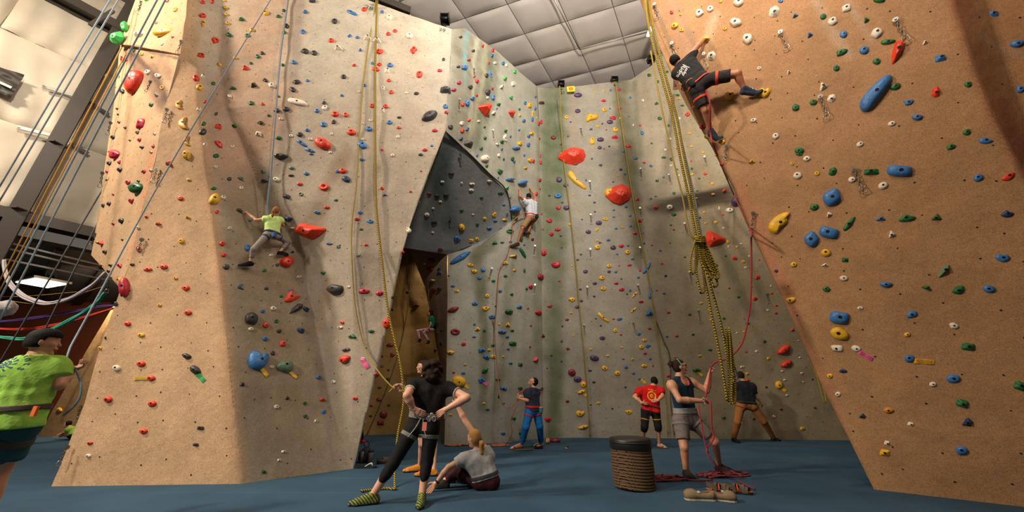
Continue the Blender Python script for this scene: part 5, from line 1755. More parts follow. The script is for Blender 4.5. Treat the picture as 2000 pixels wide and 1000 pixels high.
wall_text('28', 721, 17, 16, '')
wall_text('29', 864, 60, 13, '')
wall_text('31', 1099, 182, 10, '')
q_ = hit(1115, 173)
cdt = thing('notice_card', 'small yellow bordered card at the top of the grey back wall', 'sign', q_[0])
A = [PY(1107, 169, 11.72), PY(1122, 168, 11.72), PY(1123, 178, 11.72), PY(1108, 179, 11.72)]
o = mesh_obj('card', A + [p_ + Vector((0, .03, 0)) for p_ in A], [(0, 3, 2, 1), (4, 5, 6, 7), (0, 1, 5, 4), (1, 2, 6, 5), (2, 3, 7, 6), (3, 0, 4, 7)], mat('card_yellow', srgb(226, 222, 60), .6), cdt)
localise(o, q_[0])
cc = sum(A, Vector()) / 4
o = mesh_obj('card_print', [cc.lerp(p_, .6) - Vector((0, .008, 0)) for p_ in A], [(0, 3, 2, 1)], mat('card_orange', srgb(226, 130, 40), .6), cdt)
localise(o, q_[0])

# ---- rope anchors on top of the walls
for i, (x, y, Y_, s_, lb) in enumerate([(869, 36, 7.85, 1.15, 'black top rope anchor box above the tower near its right corner'), (1096, 164, 11.8, 1.15, 'black rope anchor box on top of the back wall, above the yellow card'),
                                        (1200, 156, 11.8, 1.15, 'black rope anchor box on top of the back wall, middle one'), (1272, 115, 10.9, 1.1, 'black rope anchor box on top of the back wall, beside the doubled rope'), (728, 2, 7.6, 1.2, 'dark rope anchor at the top of the tower above painted 28')]):
    b = PY(x, y, Y_)
    t = thing('rope_anchor', lb, 'anchor', b, 'anchor boxes on the wall tops')
    MB().box((-.11 * s_, 0, 0), (.02, .24, .20 * s_)).box((.11 * s_, 0, 0), (.02, .24, .20 * s_)).box((0, .05, .09 * s_), (.24 * s_, .3, .02)).box((0, .14, -.02), (.24 * s_, .02, .2)).build('bracket', mat('anchor_black', srgb(40, 36, 34), .5, .3), t)
    MB().tube([(-.12 * s_, 0, 0), (.12 * s_, 0, 0)], .05, 12).build('roller', M_CHD, t, True)
    MB().box((0, .3, -.25), (.08, .5, .06)).build('mount_arm', M_CHD, t)

# ---- slung silks at the left
def sling(lab, pts, w_, m, n=4):
    P3 = smooth_path([PY(*p_) for p_ in pts], 8)
    mb = MB()
    for k_ in range(n):
        o_ = Vector((0, (k_ % 2) * .05 - .02, (k_ - n / 2) * w_ * .5))
        rs = [w_ * (.45 + .1 * math.sin(i * .7 + k_)) for i in range(len(P3))]
        mb.tube([p_ + o_ * (.5 + .5 * math.sin(math.pi * i / (len(P3) - 1))) for i, p_ in enumerate(P3)], w_ * .5, 7, rs=rs)
    o = mb.build('aerial_silk', m, smooth=True)
    localise(o, P3[0])
    o.location = P3[0]
    tag(o, lab, 'silk')


sling('white aerial silk hanging in a deep loop at the left', [(8, 508, 8.6), (13, 540, 8.6), (35, 570, 8.6), (68, 587, 8.6), (100, 591, 8.6), (140, 580, 8.6), (180, 556, 8.6), (206, 531, 8.6)], .046, mat('silk_white', srgb(206, 196, 200), .7, bump=.3, bscale=30))
sling('purple aerial silk stretched across the brown wall', [(-10, 629, 8.8), (60, 622, 8.8), (130, 611, 8.8), (190, 600, 8.8), (224, 596, 8.8)], .04, mat('silk_purple', srgb(72, 44, 120), .7), 3)
sling('red aerial silk stretched across the brown wall', [(-10, 641, 8.7), (40, 643, 8.7), (90, 638, 8.7), (150, 624, 8.7), (222, 602, 8.7)], .035, mat('silk_red', srgb(222, 60, 36), .7), 3)
sling('teal aerial silk hooked to a chain on the tower', [(-10, 656, 8.0), (20, 660, 8.0), (50, 661, 8.0), (85, 651, 8.0), (120, 634, 8.0), (160, 612, 8.0), (190, 590, 8.0), (205, 571, 8.0)], .045, mat('silk_teal', srgb(70, 190, 160), .7), 3)
for pts, lb in (([(-10, 586, 9.2), (20, 588, 9.2), (90, 592, 9.2), (200, 560, 9.2)], 'thin pale cord crossing behind the white silk, lower one'), ([(-10, 580, 9.3), (60, 578, 9.3), (150, 570, 9.3)], 'thin pale cord crossing behind the white silk, upper one')):
    rope(lb, pts, 'gld', 1.4, name='cord')
# white lantern like bundle
b = PY(12, 602, 8.2)
t = thing('hanging_bundle', 'crumpled white bundle hanging from a cord at the left edge', 'bundle', b)
bm = bmesh.new()
bmesh.ops.create_icosphere(bm, subdivisions=3, radius=.17)
for v in bm.verts:
    v.co *= 1 + .16 * math.sin(v.co.x * 31 + v.co.z * 17) * math.sin(v.co.y * 27)
    v.co.z *= 1.1
me = bpy.data.meshes.new('cloth_wrap')
bm.to_mesh(me)
bm.free()
me.materials.append(mat('silk_white', srgb(206, 196, 200), .7))
o = bpy.data.objects.new('cloth_wrap', me)
COL.objects.link(o)
o.parent = t
MB().tube([(0, 0, .15), (.02, 0, .6)], .012, 6).build('cord', RM['gld'], t)

# ---- floor gear
def pile(lab, cx, cy, rx, ry, m, rad, n=16, seed=1, hgt=.10):
    r = random.Random(seed)
    b = FL(cx, cy)
    pts = []
    a = 0
    for i in range(n * 7):
        a += r.uniform(.45, 1.1)
        f_ = r.uniform(.25, 1.0)
        pts.append(b + Vector((math.cos(a) * rx * f_, math.sin(a * 1.03) * ry * f_, rad + r.uniform(0, hgt) * (1 - f_ * .8))))
    mb = MB().tube(smooth_path(pts, 5), rad, 7)
    o = mb.build('rope_pile', RM[m], smooth=True)
    localise(o, b)
    o.location = b
    tag(o, lab, 'rope')


pile('tangled pile of maroon red rope on the mats at the tank top woman\'s feet', 1414, 931, .50, .22, 'dkr', .013, 11, 3)
pile('loose maroon red rope on the mats between basket and woman\'s feet', 1306, 938, .34, .16, 'dkr', .013, 6, 5)
rope('single stretch of maroon rope between the two rope piles', [FL(1330, 938) + Vector((0, 0, .02)), FL(1360, 941) + Vector((0, 0, .02)), FL(1392, 940) + Vector((0, 0, .02))], 'dkr', 3.0)
rope('maroon rope end trailing behind the orange sandals', [FL(1440, 940) + Vector((0, 0, .02)), FL(1452, 948) + Vector((0, 0, .02)), FL(1474, 958) + Vector((0, 0, .02))], 'dkr', 3.0)
pile('flat pile of rust orange rope along the foot of the wall left of seated woman', 893, 871, .40, .14, 'orn', .014, 6, 7, .05)
pile('flat pile of rust orange rope along the wall right of seated woman', 972, 871, .34, .13, 'orn', .014, 6, 9, .05)
pile('small flat coil of brown green cord by the blue trousered man\'s feet', 1022, 880, .26, .08, 'brn', .012, 4, 11, .02)

# rope basket with a black lid
b = FL(1240, 953)
wall_r = .40 * .84
bk = thing('rope_basket', 'round woven rope basket with a black padded lid on the mats', 'basket', b)
top_z = .66
HB_ = top_z
r_b = 38.0 / 700 * proj(b + Vector((0, 0, .3)))[2]
M_BK = rope_mat('basket_braid', srgb(58, 42, 32), srgb(128, 98, 70), 24)
mb = MB()
for k_ in range(14):
    z = .03 + k_ * (HB_ - .16) / 13
    rr = r_b * (.93 + .05 * math.sin(k_ / 13 * math.pi))
    mb.tube([Vector((math.cos(a) * rr, math.sin(a) * rr, z + .012 * math.sin(a * 2))) for a in np.linspace(0, 6.283, 40)], .021, 7, cap=False)
mb.build('woven_coils', M_BK, bk, True)
MB().lathe((0, 0, 0), [(.001, .01), (r_b * .9, .01), (r_b * .93, .3), (r_b * .92, HB_ - .12)], 32).build('liner', mat('basket_liner', srgb(40, 32, 26), .9), bk, True)
MB().lathe((0, 0, 0), [(r_b * 1.0, HB_ - .16), (r_b * 1.05, HB_ - .14), (r_b * 1.06, HB_ - .03), (r_b * 1.02, HB_ - .005), (r_b * .8, HB_ + .005), (.001, HB_ + .012)], 36).build('lid', mat('lid_black_vinyl', srgb(30, 27, 26), .45, bump=.2, bscale=12), bk, True)
MB().tube([Vector((math.cos(a) * r_b * 1.06, math.sin(a) * r_b * 1.06, HB_ - .055)) for a in np.linspace(0, 6.283, 40)], .010, 6, cap=False).build('lid_seam', mat('lid_black_vinyl', srgb(30, 27, 26), .45), bk, True)

# shoes standing empty on the mats


def slipper(label, px, py, ang, ln, m_up, m_sole, m_in, style, group=None):
    b = FL(px, py)
    t = thing('shoe', label, 'shoe', b, group)
    R_ = Matrix.Rotation(math.radians(ang), 3, 'Z')
    prof = [(-.5, .15), (-.42, .165), (-.25, .155), (0, .145), (.2, .18), (.38, .175), (.47, .12), (.5, .04)]
    def loop(z, s=1.0):
        up_ = [Vector((x * ln, y * ln * s, z)) for x, y in prof]
        dn = [Vector((x * ln, -y * ln * s * .95, z)) for x, y in reversed(prof)]
        return [R_ @ v for v in up_ + dn]
    l0, l1 = loop(.004, 1.05), loop(.028, 1.08)
    N = len(l0)
    fs = [(i, (i + 1) % N, (i + 1) % N + N, i + N) for i in range(N)] + [tuple(reversed(range(N))), tuple(range(N, 2 * N))]
    mesh_obj('sole', l0 + l1, fs, m_sole, t)
    if style == 'slip':
        vs, fs = [], []
        hts = [.075, .08, .06, .055, .08, .07, .05, .035]
        rows_ = []
        for lev, (s, hz) in enumerate(((1.02, 0.0), (1.0, .55), (.82, 1.0), (.45, 1.15), (.05, 1.2))):
            row = []
            for k_, (x, y) in enumerate(prof):
                hz_ = hts[k_] * hz
                row.append(Vector((x * ln, y * ln * s, .028 + hz_)))
            rows_.append(row)
        # toe box closed, heel part open
        def addv(v):
            vs.append(R_ @ v)
            return len(vs) - 1
        for sgn in (1, -1):
            idx = [[addv(Vector((v.x, v.y * sgn, v.z))) for v in row] for row in rows_]
            for a_i in range(len(rows_) - 1):
                for k_ in range(len(prof) - 1):
                    if a_i >= 2 and k_ < 3:
                        continue
                    f_ = (idx[a_i][k_], idx[a_i][k_ + 1], idx[a_i + 1][k_ + 1], idx[a_i + 1][k_])
                    fs.append(f_ if sgn > 0 else tuple(reversed(f_)))
        # back of the heel
        n0 = len(vs)
        hv = [addv(Vector((-.5 * ln, y * ln * .15 * s_, z))) for s_, z in ((1.02, .028), (1.0, .069), (.82, .103)) for y in (1, -1)]
        fs += [(hv[0], hv[1], hv[3], hv[2]), (hv[2], hv[3], hv[5], hv[4])]
        o = mesh_obj('upper', vs, fs, m_up, t, True)
        so = o.modifiers.new('thick', 'SOLIDIFY')
        so.thickness = .006
        mesh_obj('insole', [v + Vector((0, 0, .004)) for v in loop(.030, .9)], [tuple(range(N))], m_in, t)
        MB().box(tuple(R_ @ Vector((.02 * ln, .12 * ln, .10))), (.03, .02, .02), R_).build('tab', mat('white_trim', srgb(215, 212, 206), .7), t)
    elif style == 'sandal':
        mesh_obj('insole', [v + Vector((0, 0, .004)) for v in loop(.030, .95)], [tuple(range(N))], m_in, t)
        def ribbon(mb, pts, wv, th=.006):
            pts = smooth_path(pts, 3)
            vs = []
            for i, p_ in enumerate(pts):
                tg = (pts[min(i + 1, len(pts) - 1)] - pts[max(i - 1, 0)]).normalized()
                nn = tg.cross(wv).normalized() * th
                vs += [R_ @ (p_ + wv + nn), R_ @ (p_ - wv + nn), R_ @ (p_ - wv - nn), R_ @ (p_ + wv - nn)]
            fs = [(4 * i + a_, 4 * i + (a_ + 1) % 4, 4 * i + 4 + (a_ + 1) % 4, 4 * i + 4 + a_) for i in range(len(pts) - 1) for a_ in range(4)]
            mb.add(vs, fs)
        mb = MB()
        for (x, hgt, w_, sk) in ((.30, .062, .030, .03), (.08, .088, .022, -.03), (-.12, .095, .018, .02)):
            ribbon(mb, [Vector((x * ln + sk * math.cos(a), math.cos(a) * .17 * ln, .02 + math.sin(a) * hgt)) for a in np.linspace(0, math.pi, 9)], Vector((w_, 0, 0)))
        ribbon(mb, [Vector((-.12 * ln - .34 * ln * math.sin(a), math.cos(a) * .16 * ln, .075 + .02 * math.sin(a))) for a in np.linspace(0, math.pi, 9)], Vector((0, 0, .026)))
        mb.build('straps', m_up, t)
        mb = MB()
        for x in (.20, -.02, -.3):
            pts = [Vector((x * ln, math.cos(a) * .155 * ln, .018 + math.sin(a) * (.085 if x > -.2 else .06))) for a in np.linspace(.3, math.pi - .3, 7)]
            mb.tube([R_ @ p_ for p_ in smooth_path(pts, 2)], .008, 5)
        mb.build('lining', m_in, t, True)
    else:
        mb = MB()
        for sg in (-1, 1):
            mb.tube([R_ @ v for v in smooth_path([Vector((.30 * ln, 0, .03)), Vector((.18 * ln, .10 * ln * sg, .075)), Vector((-.05 * ln, .15 * ln * sg, .03))], 4)], .009, 6)
        mb.build('straps', m_up, t, True)
    return t


MTAN = cloth_t = mat('tan_canvas', srgb(134, 112, 84), .9, bump=.3, bscale=120)
MCR = mat('cream_sole', srgb(196, 182, 156), .7)
MOR = mat('orange_lining', srgb(214, 92, 30), .7)
MBR = mat('brown_leather', srgb(84, 74, 60), .7)
MDK = mat('rubber_black', srgb(26, 26, 26), .7)
slipper('tan canvas slip on shoe with cream sole lying at the left', 1366, 977, 172, .36, MTAN, MCR, mat('insole_dark', srgb(70, 56, 44), .8), 'slip')
slipper('tan canvas slip on shoe touching the orange sandals, right one', 1414, 979, -22, .30, MTAN, MCR, mat('insole_dark', srgb(70, 56, 44), .8), 'slip')
slipper('brown strappy sandal with bright orange lining, left one', 1407, 962, -24, .34, MBR, MDK, MOR, 'sandal')
slipper('brown strappy sandal with orange insole, right one', 1443, 964, -20, .34, MBR, MDK, MOR, 'sandal')
slipper('black flip flop with white straps lying beside the tower foot', 716, 914, 4, .36, mat('white_trim', srgb(215, 212, 206), .7), MDK, MDK, 'flip')
slipper('dark shoe lying behind the flip flop', 749, 906, 15, .26, mat('dark_brown', srgb(70, 50, 44), .8), MDK, mat('dark_brown', srgb(70, 50, 44), .8), 'slip')
# travel cup and bottle
b = FL(722, 905)
t = thing('travel_cup', 'tall pale travel cup with black lid by the tower foot', 'cup', b)
MB().lathe((0, 0, 0), [(.001, .002), (.038, .002), (.05, .20)], 20).build('cup_body', mat('cup_pale', srgb(170, 160, 148), .4), t, True)
MB().lathe((0, 0, 0), [(.053, .195), (.054, .225), (.045, .235), (.001, .236)], 20).build('lid', MDK, t, True)
b = FL(712, 903)
t = thing('dark_bag', 'small dark drawstring bag slumped behind the flip flop and cup', 'bag', b)
bm = bmesh.new()
bmesh.ops.create_icosphere(bm, subdivisions=3, radius=.14)
for v in bm.verts:
    v.co.z = max(v.co.z * (1.25 if v.co.z > 0 else .8), -.10) + .10
    v.co *= 1 + .06 * math.sin(v.co.x * 40 + v.co.z * 30)
me = bpy.data.meshes.new('bag_body')
bm.to_mesh(me)
bm.free()
me.materials.append(mat('bag_dark', srgb(44, 44, 44), .8))
o = bpy.data.objects.new('bag_body', me)
COL.objects.link(o)
o.parent = t
MB().tube(smooth_path([(-.03, 0, .26), (-.06, 0, .34), (.0, 0, .38), (.05, 0, .33), (.03, 0, .26)], 4), .008, 6).build('drawstring', MDK, t, True)
MB().lathe((-.02, -.11, .10), [(.001, -.09), (.03, -.08), (.035, 0), (.03, .1), (.001, .11)], 12).build('pocket_bottle', mat('cup_grey', srgb(110, 106, 98), .4), t, True)
# things by the man in blue
slipper('black and orange climbing shoe standing by the wall behind blue trousered man', 1070, 866, 80, .26, mat('shoe_orange2', srgb(214, 140, 44), .7), MDK, MDK, 'slip')
for (px, py, s_, c_, lb) in ((1085, 864, .12, srgb(112, 34, 48), 'dark maroon chalk bag slumped against the back wall'), (1052, 876, .095, srgb(22, 22, 22), 'shiny black pouch on the mats near the blue trousered man')):
    b = FL(px, py)
    t = thing('chalk_bag', lb, 'bag', b)
    bm = bmesh.new()
    bmesh.ops.create_icosphere(bm, subdivisions=3, radius=s_)
    for v in bm.verts:
        v.co.z = max(v.co.z * .62, -s_ * .4) + s_ * .4
        v.co *= 1 + .05 * math.sin(v.co.x * 33 + v.co.z * 21)
        v.co.x *= 1.25
    me = bpy.data.meshes.new('bag_body')
    bm.to_mesh(me)
    bm.free()
    me.materials.append(mat('bag_%d' % int(px), c_, .45))
    me.polygons.foreach_set('use_smooth', [True] * len(me.polygons))
    o = bpy.data.objects.new('bag_body', me)
    COL.objects.link(o)
    o.parent = t
    MB().tube([Vector((math.cos(a) * s_ * .6, -s_ * .7, s_ * .5 + math.sin(a) * s_ * .35)) for a in np.linspace(0, 6.283, 14)], .010, 6, cap=False).build('rim', MDK if s_ > .1 else M_STEEL, t, True)
b = FL(1107, 876)
t = thing('belay_carabiner', 'tiny steel carabiner lying alone on the mats by back wall', 'carabiner', b)
MB().tube([Vector((math.cos(a) * .07, math.sin(a) * .05, .012)) for a in np.linspace(0, 6.283, 14)], .011, 6, cap=False).build('ring', M_STEEL, t, True)
MB().box((.02, 0, .03), (.07, .03, .03)).build('gate', MDK, t)
# ------------------------------------------------------------------ people: implicit surfaces polygonised with surface nets
EDG = []
for ax in range(3):
    o1, o2 = [a for a in range(3) if a != ax]
    for i in (0, 1):
        for j in (0, 1):
            c0 = [0, 0, 0]
            c0[o1], c0[o2] = i, j
            c1 = list(c0)
            c1[ax] = 1
            EDG.append((tuple(c0), tuple(c1)))


def surface_nets(D, org, h):
    nx, ny, nz = D.shape
    s = D < 0
    c = np.zeros((nx - 1, ny - 1, nz - 1), np.int8)
    for a in (0, 1):
        for b in (0, 1):
            for d in (0, 1):
                c += s[a:nx - 1 + a, b:ny - 1 + b, d:nz - 1 + d]
    act = (c > 0) & (c < 8)
    idx = np.argwhere(act)
    if len(idx) == 0:
        return [], []
    ids = -np.ones(act.shape, np.int64)
    ids[act] = np.arange(len(idx))
    acc = np.zeros((len(idx), 3))
    cnt = np.zeros(len(idx))
    for c0, c1 in EDG:
        d0 = D[idx[:, 0] + c0[0], idx[:, 1] + c0[1], idx[:, 2] + c0[2]]
        d1 = D[idx[:, 0] + c1[0], idx[:, 1] + c1[1], idx[:, 2] + c1[2]]
        m = (d0 < 0) != (d1 < 0)
        t = np.where(m, d0 / np.where(np.abs(d0 - d1) < 1e-12, 1, d0 - d1), 0)
        p = np.array(c0)[None] + (np.array(c1) - np.array(c0))[None] * t[:, None]
        acc += p * m[:, None]
        cnt += m
    V = (idx + acc / cnt[:, None]) * h + np.array(org)
    F_ = []
    for ax in range(3):
        o1, o2 = (ax + 1) % 3, (ax + 2) % 3
        sl0 = [slice(None)] * 3
        sl1 = [slice(None)] * 3
        sl0[ax] = slice(0, D.shape[ax] - 1)
        sl1[ax] = slice(1, D.shape[ax])
        a, b = s[tuple(sl0)], s[tuple(sl1)]
        e = np.argwhere(a != b)
        if len(e) == 0:
            continue
        ok = (e[:, o1] > 0) & (e[:, o2] > 0) & (e[:, o1] < D.shape[o1] - 1) & (e[:, o2] < D.shape[o2] - 1)
        e = e[ok]
        sg = a[e[:, 0], e[:, 1], e[:, 2]]
        q = []
        for (u, v) in ((-1, -1), (0, -1), (0, 0), (-1, 0)):
            ee = e.copy()
            ee[:, o1] += u
            ee[:, o2] += v
            q.append(ids[ee[:, 0], ee[:, 1], ee[:, 2]])
        q = np.stack(q, 1)
        q[~sg] = q[~sg][:, ::-1]
        F_.append(q)
    F_ = np.concatenate(F_) if F_ else np.zeros((0, 4), int)
    return V, F_


def A3(v):
    return np.array((v[0], v[1], v[2]), float)


class SDF:
    """smooth union of tapered capsules and ellipsoids"""

    def __init__(s, k=.02):
        s.p = []
        s.k = k

    def cone(s, a, b, ra, rb, k=None, flat=False, flat0=False, sq=None):
        s.p.append(('c', A3(a), A3(b), ra, rb, s.k if k is None else k, flat, flat0))
        return s

    def ell(s, c, ax, r, k=None):
        s.p.append(('e', A3(c), np.array([A3(x) for x in ax]), np.array(r, float), s.k if k is None else k))
        return s

    def mesh(s, h, post=None, inflate=0.0, pad=.02, noise=0.0):
        lo = np.full(3, 1e9)
        hi = -lo
        bb = []
        for q in s.p:
            if q[0] == 'c':
                r = max(q[3], q[4]) + inflate
                l = np.minimum(q[1], q[2]) - r
                u = np.maximum(q[1], q[2]) + r
            else:
                ext = np.sqrt(((q[2] * (q[3][:, None] + inflate)) ** 2).sum(0))
                l, u = q[1] - ext, q[1] + ext
            bb.append((l, u))
            lo = np.minimum(lo, l)
            hi = np.maximum(hi, u)
        lo -= pad + 2 * h
        hi += pad + 2 * h
        n = np.ceil((hi - lo) / h).astype(int) + 1
        ax = [lo[i] + h * np.arange(n[i]) for i in range(3)]
        D = np.full(tuple(n), .5, np.float32)
        for q, (l, u) in zip(s.p, bb):
            k = q[5] if q[0] == 'c' else q[4]
            e = k + 3 * h + .01
            i0 = np.maximum(0, np.floor((l - e - lo) / h).astype(int))
            i1 = np.minimum(n, np.ceil((u + e - lo) / h).astype(int) + 1)
            X = ax[0][i0[0]:i1[0]][:, None, None]
            Y = ax[1][i0[1]:i1[1]][None, :, None]
            Z = ax[2][i0[2]:i1[2]][None, None, :]
            if q[0] == 'c':
                a, b = q[1], q[2]
                d = b - a
                L2 = max((d * d).sum(), 1e-9)
                t = ((X - a[0]) * d[0] + (Y - a[1]) * d[1] + (Z - a[2]) * d[2]) / L2
                tc = np.clip(t, 0, 1)
                dist = np.sqrt((X - a[0] - tc * d[0]) ** 2 + (Y - a[1] - tc * d[1]) ** 2 + (Z - a[2] - tc * d[2]) ** 2)
                v = dist - (q[3] + (q[4] - q[3]) * tc) - inflate
                if q[6]:
                    v = np.maximum(v, (t - 1) * math.sqrt(L2))
                if q[7]:
                    v = np.maximum(v, -t * math.sqrt(L2))
            else:
                c, R, r = q[1], q[2], q[3] + inflate
                dx, dy, dz = X - c[0], Y - c[1], Z - c[2]
                u0 = (dx * R[0][0] + dy * R[0][1] + dz * R[0][2]) / r[0]
                u1 = (dx * R[1][0] + dy * R[1][1] + dz * R[1][2]) / r[1]
                u2 = (dx * R[2][0] + dy * R[2][1] + dz * R[2][2]) / r[2]
                kk = np.sqrt(u0 ** 2 + u1 ** 2 + u2 ** 2)
                k2 = np.sqrt((u0 / r[0]) ** 2 + (u1 / r[1]) ** 2 + (u2 / r[2]) ** 2) + 1e-9
                v = kk * (kk - 1) / k2
            S_ = D[i0[0]:i1[0], i0[1]:i1[1], i0[2]:i1[2]]
            hh = np.clip(.5 + .5 * (S_ - v) / k, 0, 1)
            D[i0[0]:i1[0], i0[1]:i1[1], i0[2]:i1[2]] = S_ + (v - S_) * hh - k * hh * (1 - hh)
        X, Y, Z = np.meshgrid(*ax, indexing='ij', sparse=True)
        if noise:
            D = D + noise * (np.sin(X * 43 + 2 * np.sin(Z * 17) + Y * 11) * np.sin(Z * 29 + X * 23 + 1.7 * np.sin(Y * 19)))
        if post is not None:
            D = post(D, X, Y, Z)
        return surface_nets(D, lo, h)


def plane_cut(pt, nrm):
    """keeps the side where (p-pt).n < 0"""
    pt, nrm = A3(pt), A3(Vector(nrm).normalized())
    return lambda D, X, Y, Z: np.maximum(D, (X - pt[0]) * nrm[0] + (Y - pt[1]) * nrm[1] + (Z - pt[2]) * nrm[2])


def chain_post(*fs):
    def g(D, X, Y, Z):
        for f in fs:
            if f:
                D = f(D, X, Y, Z)
        return D
    return g


def join(parts):
    V, F_ = [], []
    k = 0
    for v, f in parts:
        if len(v) == 0:
            continue
        V.append(np.array(v))
        F_ += [tuple(int(i) + k for i in q) for q in f]
        k += len(v)
    return (np.concatenate(V) if V else []), F_


def skin_obj(name, vf, m, root, smooth=True, parent=None):
    v, f = vf
    if len(v) == 0:
        return None
    base = np.array(root.location)
    o = mesh_obj(name, [tuple(p) for p in (np.array(v) - base)], [tuple(int(i) for i in q) for q in f], m, parent or root, smooth)
    return o


def cloth(name, col, bump=.25, rough=.85):
    return mat(name, col, rough, bump=bump, bscale=38, var=.06, cscale=9, spec=.25)


SKIN = mat('skin', srgb(206, 146, 112), .5, var=.05, cscale=14)
SKIN_D = mat('skin_tanned', srgb(184, 118, 82), .5, var=.05, cscale=14)
SKIN_P = mat('skin_pale', srgb(216, 160, 130), .5, var=.05, cscale=14)
M_EYE = mat('eye_white', (.8, .8, .78, 1), .3)
M_IRIS = mat('iris', (.03, .02, .015, 1), .3)
M_LIP = mat('lips', srgb(168, 92, 80), .5)
HAIR_K = mat('hair_black', srgb(22, 18, 17), .7, bump=.35, bscale=140, spec=.15)
HAIR_B = mat('hair_brown', srgb(44, 29, 21), .7, bump=.35, bscale=140, spec=.15)
HAIR_Y = mat('hair_blonde', srgb(176, 128, 72), .7, bump=.35, bscale=140, spec=.15)
HAIR_L = mat('hair_light_brown', srgb(146, 102, 62), .7, bump=.35, bscale=140, spec=.15)


def frame(fwd, up):
    u = Vector(up).normalized()
    f = Vector(fwd)
    f = (f - u * f.dot(u)).normalized()
    s = f.cross(u).normalized()
    return f, u, s


def calf(S_, H_, K_, A_, ct, q1, add=0.0):
    y = (A_ - K_).normalized()
    t = (K_ - H_).normalized()
    kn = t - y                      # points out of the front of a bent knee
    bk = -kn if kn.length > .25 else -Vector(ct)
    bk = bk - y * bk.dot(y)
    if bk.length < 1e-3:
        bk = y.orthogonal()
    bk.normalize()
    z = y.cross(bk)
    S_.ell(K_.lerp(A_, .30) + bk * .012 * q1, (z, y, bk), (.047 * q1 + add, .115 * q1 + add, .050 * q1 + add), k=.02)


